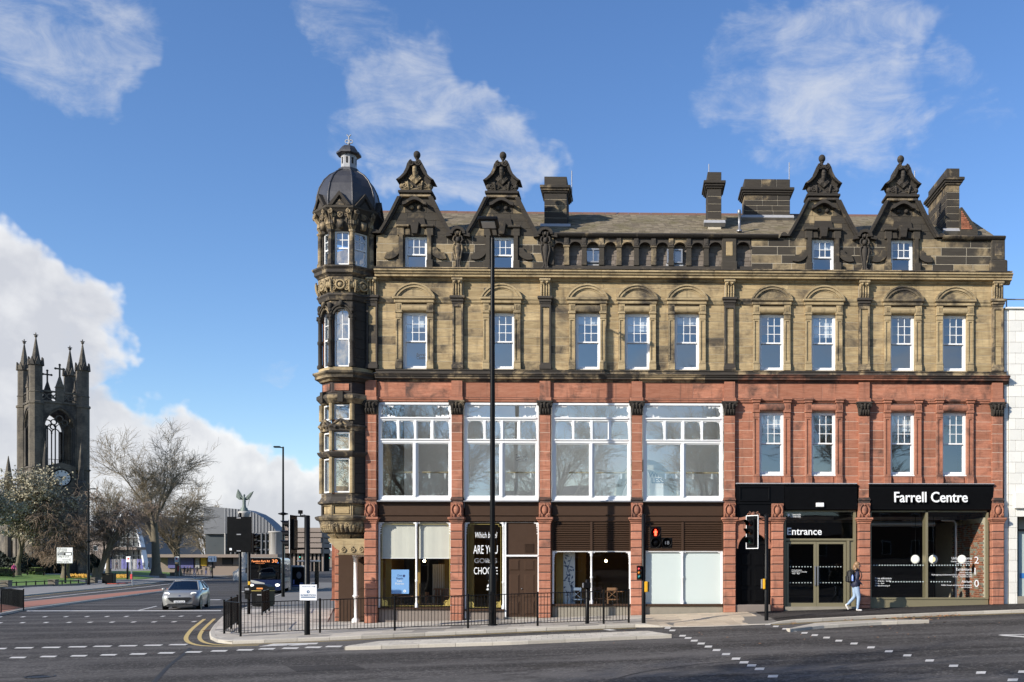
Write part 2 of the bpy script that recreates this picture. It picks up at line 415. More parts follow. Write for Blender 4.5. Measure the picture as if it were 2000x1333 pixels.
# ================================================================== GROUND, ROADS, PAVEMENTS
def M_asphalt(name, base, worn=.5, speck=1.0):
 m, nt, n, b = newmat(name)
 pos = n('ShaderNodeNewGeometry').outputs['Position']
 st = n('ShaderNodeMapping', {'Vector': pos, 'Rotation': (0, 0, R(-4)), 'Scale': (.22, 1.0, 1.0)}, 0)
 big = n('ShaderNodeTexNoise', {'Vector': st, 'Scale': .42, 'Detail': 5.0, 'Roughness': .6, 'Distortion': .8}).outputs[0]
 fine = n('ShaderNodeTexVoronoi', {'Vector': pos, 'Scale': 24.0}, 'Color')
 fv = n('ShaderNodeSeparateColor', {0: fine}).outputs[0]
 f2 = n('ShaderNodeTexNoise', {'Vector': pos, 'Scale': 9.0, 'Detail': 6.0, 'Roughness': .75}).outputs[0]
 w = n('ShaderNodeMapRange', {0: n('ShaderNodeMath', {0: big, 1: n('ShaderNodeMath', {0: f2, 1: .5, 2: -.25}, 0, operation='MULTIPLY_ADD')}, 0, operation='ADD'), 1: .46, 2: .64}, 0, interpolation_type='SMOOTHSTEP')
 c = n('ShaderNodeMix', {0: n('ShaderNodeMath', {0: w, 1: worn}, 0, operation='MULTIPLY'), 6: (*base, 1), 7: tuple(x * 2.3 for x in base) + (1,)}, 2, data_type='RGBA')
 sp = n('ShaderNodeMapRange', {0: fv, 1: .80, 2: 1.0, 3: 0.0, 4: .85 * speck}, 0)
 c = n('ShaderNodeMix', {0: sp, 6: c, 7: (.20, .185, .17, 1)}, 2, data_type='RGBA')
 dk = n('ShaderNodeMapRange', {0: fv, 1: .0, 2: .3, 3: .55 * speck, 4: 0.0}, 0)
 c = n('ShaderNodeMix', {0: dk, 6: c, 7: tuple(x * .35 for x in base) + (1,)}, 2, data_type='RGBA')
 gr = n('ShaderNodeTexNoise', {'Vector': pos, 'Scale': 13.0, 'Detail': 3.0, 'Roughness': .8}).outputs[0]
 c = n('ShaderNodeHueSaturation', {'Value': n('ShaderNodeMapRange', {0: gr, 1: .3, 2: .7, 3: .62, 4: 1.42}, 0), 'Color': c}, 0)
 yy = n('ShaderNodeSeparateXYZ', {0: n('ShaderNodeMapping', {'Vector': pos, 'Rotation': (0, 0, R(-4))}, 0)}).outputs[1]
 ln = n('ShaderNodeMath', {0: n('ShaderNodeMath', {0: yy, 1: 1.9}, 0, operation='MULTIPLY')}, 0, operation='SINE')
 ln = n('ShaderNodeMapRange', {0: n('ShaderNodeMath', {0: ln, 1: n('ShaderNodeMath', {0: big, 1: 3.2, 2: -1.7}, 0, operation='MULTIPLY_ADD')}, 0, operation='ADD'), 1: -.2, 2: 1.2, 3: 0.0, 4: .6}, 0)
 c = n('ShaderNodeMix', {0: ln, 6: c, 7: tuple(x * 2.6 for x in base) + (1,)}, 2, data_type='RGBA')
 st2 = n('ShaderNodeTexNoise', {'Vector': pos, 'Scale': 1.1, 'Detail': 6.0, 'Roughness': .7}).outputs[0]
 c = n('ShaderNodeMix', {0: n('ShaderNodeMapRange', {0: st2, 1: .54, 2: .70, 3: 0.0, 4: .7}, 0), 6: c, 7: tuple(x * .45 for x in base) + (1,)}, 2, data_type='RGBA')
 nt.links.new(c, b.inputs['Base Color']); b.inputs['Roughness'].default_value = .9; b.inputs['Specular IOR Level'].default_value = .12
 nt.links.new(n('ShaderNodeBump', {'Strength': .5, 'Distance': .012, 'Height': n('ShaderNodeMath', {0: fv, 1: f2}, 0, operation='ADD')}, 0), b.inputs['Normal'])
 return m
K['asphalt'] = M_asphalt('worn_asphalt', (.054, .050, .047), .9, .8)
K['footway'] = M_asphalt('footway_asphalt', (.032, .029, .027), .35, .6)
K['slab'] = M_plain('granite_slab', (.47, .425, .36), .8, var=.16, scale=30, rnd=.18, bump=.15, bscale=80)
K['slabd'] = M_plain('dark_granite_slab', (.25, .228, .20), .8, var=.16, scale=30, rnd=.15, bump=.15, bscale=80)
K['buff'] = M_plain('buff_tactile_slab', (.50, .41, .30), .8, var=.15, scale=30, rnd=.13, bump=.2, bscale=70)
K['kerb'] = M_plain('granite_kerb', (.44, .40, .335), .75, var=.22, scale=22, rnd=.15, bump=.25, bscale=60)
K['pavjoint'] = M_plain('paving_joint', (.17, .155, .135), .9, var=.2, scale=10)
K['paver'] = M_plain('pale_island_paver', (.52, .475, .40), .8, var=.15, scale=20, rnd=.12, bump=.2)
K['redpave'] = M_plain('red_island_surface', (.36, .15, .095), .85, var=.18, scale=2.5, bump=.2)
K['mark'] = M_plain('white_road_paint', (.60, .575, .53), .65, var=.3, scale=14)
K['yellow'] = M_plain('yellow_road_paint', (.52, .385, .14), .7, var=.35, scale=9)
K['lawn'] = M_plain('lawn_grass', (.13, .225, .035), .9, var=.5, scale=2.0, bump=.6, bscale=12)
K['plaza'] = M_plain('plaza_paving', (.27, .25, .225), .85, var=.2, scale=.8, bump=.1)
def span(a, b, step):
 k = max(1, int(round((b - a) / step))); return [a + (b - a) * i / k for i in range(k)]
gx = [-1500, -700, -350] + span(-200, -60, 12) + span(-60, 44, 2) + [44, 60, 100, 200, 500, 1500]
gy = [-900, -300, -120] + span(-60, -14, 4) + span(-14, 40, 2) + span(40, 120, 8) + span(120, 300, 30) + [300, 600, 1000, 2200]
mb = MB(); W_ = len(gx)
mb.v = [(x, y, hgt(x, y) - .10 + (0 if y < 320 else -.2)) for y in gy for x in gx]
for j in range(len(gy) - 1):
 for i in range(W_ - 1): mb.f.append((j*W_+i, j*W_+i+1, (j+1)*W_+i+1, (j+1)*W_+i)); mb.sm.append(True)
road = tag(obj('road', mb, K['asphalt']), 'dark worn asphalt road and junction', None, None, 'structure')
def drop(x, y):   # dropped kerb at the crossing
 wx = max(0, min(1, (x - .2) / .8, (4.6 - x) / .5)); wy = max(0, min(1, (-1.6 - y) / 1.5))
 return -.085 * wx * wy
def ph(x, y): return hgt(x, y) + drop(x, y)
def clip(poly, x0, x1, y0, y1, O=None, U=None, V=None):
 def cut(pl, f):
  out = []
  for i in range(len(pl)):
   p, q = pl[i], pl[(i+1) % len(pl)]; a, b = f(p), f(q)
   if a >= 0: out.append(p)
   if (a >= 0) != (b >= 0): t = a / (a - b); out.append((p[0] + (q[0]-p[0])*t, p[1] + (q[1]-p[1])*t))
  return out
 for f in (lambda p: p[0]-x0, lambda p: x1-p[0], lambda p: p[1]-y0, lambda p: y1-p[1]):
  poly = cut(poly, f)
  if len(poly) < 3: return []
 return poly
def area(pl): return .5 * sum(pl[i][0]*pl[(i+1) % len(pl)][1] - pl[(i+1) % len(pl)][0]*pl[i][1] for i in range(len(pl)))
def sheet(name, poly, zf, mat, cell=2.0, parent=None, skirt=.0):
 mb = MB(); xs = [p[0] for p in poly]; ys = [p[1] for p in poly]
 if area(poly) < 0: poly = poly[::-1]
 x = math.floor(min(xs)/cell)*cell
 while x < max(xs):
  y = math.floor(min(ys)/cell)*cell
  while y < max(ys):
   c = clip(poly, x, x+cell, y, y+cell)
   if len(c) >= 3 and area(c) > 1e-4: mb.add([(p[0], p[1], zf(*p)) for p in c], [tuple(range(len(c)))])
   y += cell
  x += cell
 if skirt:
  n = len(poly)
  for i in range(n):
   p, q = poly[i], poly[(i+1) % n]; k = max(1, int(math.dist(p, q) / cell))
   for t in range(k):
    a = (p[0]+(q[0]-p[0])*t/k, p[1]+(q[1]-p[1])*t/k); b = (p[0]+(q[0]-p[0])*(t+1)/k, p[1]+(q[1]-p[1])*(t+1)/k)
    mb.add([(*a, zf(*a)-skirt), (*b, zf(*b)-skirt), (*b, zf(*b)), (*a, zf(*a))], [(0,1,2,3)])
 return obj(name, mb, mat, parent)
def slabs(parent, poly, ang, w, h, zf, matf, joint=.008, name='paving_slab', th=.03, xlim=None, stag=.5):
 ca, sa = math.cos(ang), math.sin(ang)
 if area(poly) < 0: poly = poly[::-1]
 L = [(p[0]*ca + p[1]*sa, -p[0]*sa + p[1]*ca) for p in poly]
 r0 = math.floor(min(p[1] for p in L)/h); r1 = math.ceil(max(p[1] for p in L)/h); c0 = math.floor(min(p[0] for p in L)/w) - 1; c1 = math.ceil(max(p[0] for p in L)/w) + 1
 n = 0
 for r in range(r0, r1):
  o = (r % 2) * w * stag
  for c in range(c0, c1):
   cl = clip(L, c*w+o+joint/2, (c+1)*w+o-joint/2, r*h+joint/2, (r+1)*h-joint/2)
   if len(cl) < 3 or area(cl) < .012: continue
   W = [(p[0]*ca - p[1]*sa, p[0]*sa + p[1]*ca) for p in cl]
   k = len(W); dz = random.uniform(-.002, .002)
   vs = [(x, y, zf(x, y) + dz) for x, y in W] + [(x, y, zf(x, y) - th) for x, y in W]
   fs = [tuple(range(k))] + [(i, i+k, (i+1) % k + k, (i+1) % k) for i in range(k)]
   m = bpy.data.meshes.new(name); m.from_pydata(vs, [], fs); m.materials.append(matf(r, c)); m.update()
   link(name, m, parent); n += 1
 return n
def kerbs(parent, pts, zf, width=.15, L=.92, up=.10, mat=None, side=1, name='kerb_stone', lower=.16):
 mat = mat or K['kerb']; cum = [0]
 for a, b in zip(pts[:-1], pts[1:]): cum.append(cum[-1] + math.dist(a, b))
 def at(s):
  for i in range(len(pts)-1):
   if s <= cum[i+1] or i == len(pts)-2:
    t = (s - cum[i]) / max(1e-6, cum[i+1]-cum[i]); a, b = pts[i], pts[i+1]
    d = Vector((b[0]-a[0], b[1]-a[1])).normalized(); return Vector((a[0]+(b[0]-a[0])*t, a[1]+(b[1]-a[1])*t)), Vector((-d.y, d.x))*side
 n = max(1, round(cum[-1] / L)); g = .005
 for i in range(n):
  s0, s1 = cum[-1]*i/n + g, cum[-1]*(i+1)/n - g; vs = []; fs = []
  for s in (s0, (s0+s1)/2, s1):
   p, nn = at(s); q = p + nn*width; e = p + nn*.022
   z = zf(p.x, p.y); zq = zf(q.x, q.y)
   vs += [(p.x, p.y, z-lower), (p.x, p.y, z-.018), (e.x, e.y, z), (q.x, q.y, zq), (q.x, q.y, zq-.05)]
  for k in (0, 1):
   b = k*5
   for j in range(4):
    f = (b+j, b+j+5, b+j+6, b+j+1); fs.append(f if side > 0 else f[::-1])
  fs += [(0,1,2,3,4), (14,13,12,11,10)]
  m = bpy.data.meshes.new(name); m.from_pydata(vs, [], [f if True else f for f in fs]); m.materials.append(mat); m.update(); link(name, m, parent)
def xy(lst, off=0.0): return [(GP(a, b, off).x, GP(a, b, off).y) for a, b in lst]
K1 = xy([(434, 1204), (419, 1219), (409, 1234), (411, 1243), (424, 1249), (448, 1252), (520, 1249.5), (595, 1246.5), (700, 1242), (925, 1232), (1051, 1226.5), (1174, 1222), (1240, 1219.5)])
K1b = xy([(1240, 1219.5), (1300, 1219.5), (1400, 1217.5), (1500, 1213.5)])
K2 = xy([(1500, 1213.5), (1592, 1208.5), (1696, 1203), (1856, 1196), (2000, 1191)]) + [(20, -1.6), (40, -1.0)]
kx, ky = K1[0]
back_k = [(kx - .29*(90-ky), 90.0), (kx - .29*(45-ky), 45.0), (kx - .29*(18-ky), 18.0)]
outer = back_k + K1
PAV = outer + K1b[1:] + K2[1:] + [(40, .6), (-9.2, .6), (-10.2, 2.3), (-11.4, 2.6), (-15.0, 14), (-30, 90)]
pave = tag(sheet('pavement', PAV, lambda x, y: ph(x, y) - .02, K['pavjoint'], 1.5), 'pavement of pale granite slabs round the street corner', None, None, 'structure')
def offs(pts, d):   # offset a polyline to its left
 out = []
 for i, p in enumerate(pts):
  a = Vector(pts[max(0, i-1)]); b = Vector(pts[min(len(pts)-1, i+1)]); t = (b - a).normalized(); out.append((p[0] - t.y*d, p[1] + t.x*d))
 return out
kerbs(pave, K1, ph); kerbs(pave, K1b, ph, width=.12); kerbs(pave, K2, ph); kerbs(pave, [back_k[1], back_k[2], K1[0]], ph, L=1.5)
in1 = offs(K1, .155)
xa, xb = X(1262, -2), X(1488, -2)
PL = in1 + [(xa, offs(K1b, .13)[0][1]), (xa, -.0), (-9.4, -.0), (-10.6, 1.4), (-11.4, 1.5), (-15.0, 14)] + [(kx - .29*(14-ky) + .2, 14.0)]
PL = [(min(p[0], xa), p[1]) for p in PL]
slabs(pave, PL, R(3.0), .95, .62, ph, lambda r, c: K['slabd'] if (r * 7 + c * 3) % 23 in (3, 11) or (c - r // 3) % 9 == 4 else K['slab'])
inb = offs(K1b, .13)
PC = [(xa, inb[0][1])] + inb[1:] + [(xb, inb[-1][1]), (xb - .3, -.05), (xa, -.05)]
slabs(pave, PC, R(4.0), .42, .42, ph, lambda r, c: K['buff'], name='tactile_slab', stag=0)
PR = [(xb, -.02), (xb, offs(K2, .16)[0][1])] + offs(K2, .16)[1:] + [(40, .0)]
sheet('footway', PR, lambda x, y: ph(x, y) - .004, K['footway'], 1.5, pave)
TS = xy([(432, 1208), (655, 1194), (655, 1198.5), (440, 1214)])
def island(name, label, px, front, w, h, mat, ang, L=.92, top=0.0, zoff=0.0):
 poly = xy(px); zf = lambda x, y: hgt(x, y) + zoff
 if area(poly) < 0: poly = poly[::-1]
 isl = tag(sheet(name, poly, lambda x, y: zf(x, y) - .012, K['pavjoint'], 1.5, None, .12), label, None, None, 'structure')
 fr = xy(front); kerbs(isl, fr, zf, .14, L)
 if mat is not None:
  slabs(isl, poly, ang, w, h, zf, lambda r, c: mat, name='paver', th=.02, joint=.012)
 return isl
island('traffic_island', 'long pale block-paved kerb island between cycle lane and road', [(672, 1262.5), (740, 1252.5), (950, 1245), (1174, 1235.5), (1265, 1232.5), (1312, 1239.5), (1195, 1243.5), (992, 1252.5), (798, 1258.5), (735, 1261)],
  [(674, 1263), (735, 1261.5), (798, 1259), (992, 1253), (1195, 1244), (1312, 1239.5)], .30, .42, K['paver'], R(5))
island('traffic_island', 'short thin kerb island in front of the entrance', [(1543, 1227), (1592, 1217), (1660, 1213), (1724, 1210.5), (1815, 1210.5), (1724, 1213.5), (1600, 1221)],
  [(1543, 1228), (1600, 1221.5), (1724, 1214), (1815, 1211)], .9, .3, K['kerb'], R(6))
redi = island('traffic_island', 'red surfaced traffic island at the left of the junction', [(-60, 1207), (0, 1198), (47, 1188.5), (340, 1151.5), (405, 1145.5), (330, 1148.5), (234, 1157), (47, 1174.5), (-60, 1186)],
  [(-60, 1208), (0, 1199), (47, 1189.5), (200, 1169.5), (340, 1152), (405, 1145.5)], .9, .3, None, 0, 1.2)
rp = xy([(-60, 1204), (0, 1196), (47, 1186.5), (340, 1150.8), (330, 1149.2), (234, 1158), (47, 1175.5), (-60, 1188)])
sheet('red_surface', rp, lambda x, y: hgt(x, y) - .004, K['redpave'], 2.0, redi)
FK = xy([(-200, 1182), (-120, 1176), (0, 1167), (47, 1162.5), (230, 1145.5), (333, 1134.5), (470, 1122.5), (560, 1114)])
plaza = [(p[0], p[1]) for p in FK] + [(-60, 420), (-500, 420), (-400, 20)]
pz = tag(sheet('plaza_pavement', plaza, lambda x, y: hgt(x, y), K['plaza'], 12.0, None, 0), 'paved far side of the street and plaza', None, None, 'structure')
kerbs(pz, FK, lambda x, y: hgt(x, y)+.004, .3, 3.0)
LW = .10
l1 = xy([(-160, 1155), (0, 1149), (47, 1147), (184, 1139.5), (197, 1127), (60, 1123), (-160, 1124)])
tag(sheet('lawn', l1, lambda x, y: hgt(x, y) + LW, K['lawn'], 6.0, None, .12), 'sunlit lawn behind the low post-and-rail fence', None, None, 'structure')
l2 = xy([(200, 1137), (322, 1129), (352, 1121), (330, 1116), (205, 1117)])
tag(sheet('lawn', l2, lambda x, y: hgt(x, y) + LW, K['lawn'], 8.0, None, .12), 'lawn round the foot of the big bare tree', None, None, 'structure')
l3 = xy([(436, 1119.5), (466, 1115.5), (452, 1113.5), (424, 1117)])
tag(sheet('lawn', l3, lambda x, y: hgt(x, y) + LW, K['lawn'], 8.0, None, .12), 'small wedge of lawn on the plaza', None, None, 'structure')
def quad_mark(pts, mat, name='white_marking', z=.004):
 P_ = [GP(a, b, -.10) for a, b in pts]
 return obj(name, MB().add([(p.x, p.y, p.z + z) for p in P_], [tuple(range(len(P_)))]), mat, road)
def dash(px, py, lw, t, mat=None, sk=3, slope=-.012):
 a = lw/2; quad_mark([(px-a-sk, py+t/2-slope*-a), (px+a-sk, py+t/2+slope*a), (px+a+sk, py-t/2+slope*a), (px-a+sk, py-t/2-slope*a)], mat or K['mark'])
for px, py in ((-5, 1267.5), (47, 1266), (100, 1265.2), (151.5, 1264), (200, 1263), (250, 1262), (299, 1261), (348, 1259.8)): dash(px, py, 34, 2.6)
for px, py in ((35, 1285), (94.5, 1283), (154, 1281.6), (212, 1279.7), (270, 1278), (325, 1276), (378, 1274.2), (428, 1272), (479, 1270), (521.5, 1268), (567, 1266.8), (612, 1265), (652, 1263.3)): dash(px, py, 30, 3.0)
for px in (0, 45, 88, 129, 170, 209, 247, 318, 354, 389): dash(px, 1205.5 - .004*px, 7, 1.6)
for px in (0, 44, 90, 135, 176, 219, 261, 301, 340, 379): dash(px, 1217 - .006*px, 8, 1.8)
quad_mark([(52, 1194.6), (432, 1194.0), (432, 1192.6), (52, 1193.0)], K['mark'])
quad_mark([(267, 1193), (271, 1193.2), (308, 1184.5), (304, 1184.3)], K['mark'])
for x, y in ((260,168),(283,180),(333,206),(360,217),(390,230),(424,244),(459,259),(499,276),(545,296),(594,318),(633,336),(670,351),(709,368),(774,404),
    (720,143),(750,150),(788,160),(834,172),(878,182),(928,192),(978,203),(1036,215),(1096,230),(1170,244),(1253,263),(1340,282),(1430,302),(1539,327),(1656,353),(1790,386),(1945,422),(1995,382)):
 py = 1160 + .4*y; s = (py - 1100) / 110; dash(1200 + .4*x, py, 9.5*s, 2.5*s, sk=1)
for x, y in ((325,158),(365,157),(410,156),(460,155),(500,153),(555,151),(590,150),(625,148),(665,147),(700,145)): dash(1200 + .4*x - 60*.0, 1160 + .4*y, 12, 1.6, sk=2)
quad_mark([(1950, 1242), (2060, 1250), (2060, 1247), (1962, 1240.5)], K['mark']); quad_mark([(1955, 1241), (2060, 1239.5), (2060, 1238.2), (1950, 1240)], K['mark'])
quad_mark([(1176, 1229.8), (1190, 1232.2), (1205, 1231.4), (1190, 1229.2)], K['mark'])
for k, (a, b, c, d) in enumerate(((505, 1263.5, 560, 1260.5), (520, 1261, 618, 1257.2), (560, 1262.3, 600, 1259.5))): quad_mark([(a, b), (c, b-2.2), (d and c+4, d-1.2), (a+14, d+.6)], K['mark'])
def ribbon(pts, d0, d1, mat, name, z=.004):
 a, b = offs(pts, d0), offs(pts, d1); mb = MB()
 for i in range(len(pts)-1):
  q = [a[i], a[i+1], b[i+1], b[i]]; mb.add([(x, y, hgt(x, y) - .10 + z) for x, y in q], [(0,1,2,3)])
 return obj(name, mb, mat, road)
cor = K1[:7]
def smooth_poly(pts, it=2):
 for _ in range(it):
  o = [pts[0]]
  for a, b in zip(pts[:-1], pts[1:]): o += [(a[0]*.75+b[0]*.25, a[1]*.75+b[1]*.25), (a[0]*.25+b[0]*.75, a[1]*.25+b[1]*.75)]
  pts = o + [pts[-1]]
 return pts
cs = smooth_poly([(K1[0][0]-.4*-1.0*0, K1[0][1])] + K1[1:7])
ribbon(cs, -.75, -.62, K['yellow'], 'yellow_line'); ribbon(cs, -.36, -.24, K['yellow'], 'yellow_line')
ribbon(smooth_poly(K1[6:]), -.36, -.26, K['yellow'], 'yellow_line')
ribbon(smooth_poly(K2[:6]), -.34, -.24, K['yellow'], 'yellow_line')
ribbon(FK, -2.6, -2.35, K['mark'], 'white_line'); ribbon(FK, -.6, -.45, K['yellow'], 'yellow_line')
for px, py in ((440, 1172), (500, 1156), (545, 1146)): dash(px - 20, py, 22, 1.2)
crk = M_plain('sealed_crack', (.018, .017, .016), .7)
for pts_, w in (([(300, 1333), (330, 1300), (352, 1284), (372, 1266)], .05), ([(1180, 1333), (1260, 1310), (1420, 1292), (1600, 1281), (1800, 1270), (2000, 1262)], .035), ([(700, 1290), (860, 1286), (1010, 1284), (1200, 1275)], .03)):
 ribbon(smooth_poly(xy(pts_, -.1)), -w, w, crk, 'crack_seal', .003)
quad_mark([(560, 1302), (690, 1298), (716, 1308), (580, 1313)], M_asphalt('repair_patch', (.030, .028, .027), .3, .4), 'asphalt_patch', .003)
quad_mark([(1020, 1300), (1130, 1294), (1160, 1300), (1046, 1307)], M_asphalt('old_patch', (.06, .055, .05), .5, .5), 'asphalt_patch', .003)
for px, py in ((413, 1231.5), (860, 1240)):
 q = GP(px, py, -.10); dg_ = MB().box(q.x-.22, q.x+.22, q.y-.2, q.y-.17, q.z+.003, q.z+.012).box(q.x-.22, q.x+.22, q.y+.17, q.y+.2, q.z+.003, q.z+.012)
 for k in range(7): dg_.box(q.x-.22+.068*k, q.x-.19+.068*k, q.y-.17, q.y+.17, q.z+.003, q.z+.012)
 obj('gully_grate', dg_, M_plain('rusty_iron', (.09, .045, .025), .8, var=.4), road)['kind'] = 'stuff'
mh = GP(78, 1322.5, -.10); mm = MB().lathe([(.31, .002), (.31, .012), (.27, .012), (.27, .004), (.0, .004)], (mh.x, mh.y, mh.z), 20, smooth=False)
obj('manhole_cover', mm, M_plain('cast_iron', (.03, .028, .026), .5, metal=.5, var=.4, bump=.5), road)
lf = MB(); rnd = random.Random(11)
for i in range(620):
 t = rnd.random(); px = 1520 + 330*t + rnd.gauss(0, 18); q = GP(px, 1210.8 - 16*t*.62 + abs(rnd.gauss(0, 1.8)) * (1 if rnd.random() < .85 else 5), -.10)
 a = rnd.uniform(0, 6.28); s = rnd.uniform(.045, .10); tl = rnd.uniform(.0, .03)
 lf.add([(q.x + s*math.cos(a), q.y + s*math.sin(a), q.z + .012), (q.x - s*.5*math.sin(a), q.y + s*.5*math.cos(a), q.z + .012 + tl), (q.x - s*math.cos(a), q.y - s*math.sin(a), q.z + .010), (q.x + s*.5*math.sin(a), q.y - s*.5*math.cos(a), q.z + .011)], [(0,1,2,3)])
for i in range(90):
 q = GP(rnd.uniform(900, 2000), rnd.uniform(1216, 1262), -.10); a = rnd.uniform(0, 6.28); s = rnd.uniform(.02, .05)
 lf.add([(q.x + s*math.cos(a), q.y + s*math.sin(a), q.z + .012), (q.x - s*.5*math.sin(a), q.y + s*.5*math.cos(a), q.z + .02), (q.x - s*math.cos(a), q.y - s*math.sin(a), q.z + .010), (q.x + s*.5*math.sin(a), q.y - s*.5*math.cos(a), q.z + .011)], [(0,1,2,3)])
tag(obj('fallen_leaves', lf, M_plain('dead_leaf', (.34, .17, .08), .8, var=.4, scale=4)), 'scattered brown fallen leaves along the kerb', 'leaves', None, 'stuff')
# ================================================================== THE CORNER BUILDING
BLD = thing('corner_building', 'four-storey red and yellow sandstone corner building with domed turret and gabled dormers', 'building', (0, 0, 0))
_bc = {}
def block(parent, x0, x1, z0, z1, Yf, mat, ch=.008, depth=.05, name='stone_block', fl=0.0):
 w = round((x1 - x0) / .004) * .004; h = round((z1 - z0) / .004) * .004
 key = (w, h, round(ch, 4), round(depth, 3), mat.name)
 m = _bc.get(key)
 if m is None:
  a, b, c = w / 2, h / 2, ch
  vs = [(-a+c, 0, -b+c), (a-c, 0, -b+c), (a-c, 0, b-c), (-a+c, 0, b-c),
    (-a, c, -b), (a, c, -b), (a, c, b), (-a, c, b), (-a, depth, -b), (a, depth, -b), (a, depth, b), (-a, depth, b)]
  fs = [(0,1,2,3)]
  for i in range(4):
   j = (i + 1) % 4
   fs += [(i, i+4, j+4, j)[::-1] if False else (i, i+4, j+4, j), (i+4, i+8, j+8, j+4)]
  m = bpy.data.meshes.new(name); m.from_pydata(vs, [], [f for f in fs]); m.materials.append(mat); m.update()
  bm = bmesh.new(); bm.from_mesh(m); bmesh.ops.recalc_face_normals(bm, faces=bm.faces); bm.to_mesh(m); bm.free()
  if m.polygons[0].normal.y > 0: m.flip_normals()
  _bc[key] = m
 o = link(name, m, parent); o.location = ((x0 + x1) / 2, Yf - random.uniform(0, fl), (z0 + z1) / 2)
 return o
def free_spans(x0, x1, za, zb, holes):
 sp = [(x0, x1)]
 for hx0, hx1, hz0, hz1 in holes:
  if hz1 <= za + 1e-3 or hz0 >= zb - 1e-3: continue
  nx = []
  for a, b in sp:
   if hx1 <= a or hx0 >= b: nx.append((a, b)); continue
   if hx0 > a + .02: nx.append((a, hx0))
   if hx1 < b - .02: nx.append((hx1, b))
  sp = nx
 return sp
def courses(parent, x0, x1, levels, Yf, mat, mort, holes=(), wl=.75, joint=.008, ch=.006, depth=.05, fl=.004, back=None, name='stone_block', wname='wall', rec=.006, wh=()):
 wb = MB()
 wpart = link(wname, bpy.data.meshes.new(wname), parent)
 for k in range(len(levels) - 1):
  za, zb = levels[k], levels[k+1]
  cuts = {za, zb}
  for h in holes:
   for q in (h[2], h[3]):
    if za + .05 < q < zb - .05: cuts.add(q)
  cl = sorted(cuts)
  for ca, cb_ in zip(cl[:-1], cl[1:]):
   for a, b in free_spans(x0, x1, ca, cb_, holes):
    L = b - a; nb = max(1, round(L / (wl * random.uniform(.85, 1.2))))
    if nb > 1:
     ws = [1 + random.uniform(-.25, .25) for _ in range(nb)]
     if nb == 2: r = random.choice((.38, .62, .5)); ws = [r, 1 - r]
    else: ws = [1]
    t = sum(ws); p = a
    for w in ws:
     q = p + L * w / t
     block(wpart, p + joint/2, q - joint/2, ca + joint/2, cb_ - joint/2, Yf, mat, ch, depth, name, fl)
     p = q
 gx_ = sorted({x0, x1, *[v for h in wh for v in h[:2]]}); gz_ = sorted({levels[0], levels[-1], *[min(max(v, levels[0]), levels[-1]) for h in wh for v in h[2:]]}); vi = {}
 for i in range(len(gx_)-1):
  for j in range(len(gz_)-1):
   cx, cz = (gx_[i]+gx_[i+1])/2, (gz_[j]+gz_[j+1])/2
   if any(h[0] < cx < h[1] and h[2] < cz < h[3] for h in wh): continue
   f = []
   for q in ((i, j), (i+1, j), (i+1, j+1), (i, j+1)):
    if q not in vi: vi[q] = len(wb.v); wb.v.append((gx_[q[0]], Yf + rec, gz_[q[1]]))
    f.append(vi[q])
   wb.f.append(tuple(f)); wb.sm.append(False)
 m = wb.mesh(wname); m.materials.append(mort); wpart.data = m
 return wpart
def moulding(parent, name, prof, x0, x1, mat, seg=None, joint=.006):
 L = x1 - x0; k = max(1, round(L / seg)) if seg else 1
 g = joint if k > 1 else 0
 mb = MB(); mb.prism(prof, g/2, L / k - g/2, 'x'); me = mb.mesh(name); me.materials.append(mat)
 out = []
 for i in range(k):
  o = link(name, me, parent); o.location = (x0 + L * i / k, 0, 0); out.append(o)
 return out
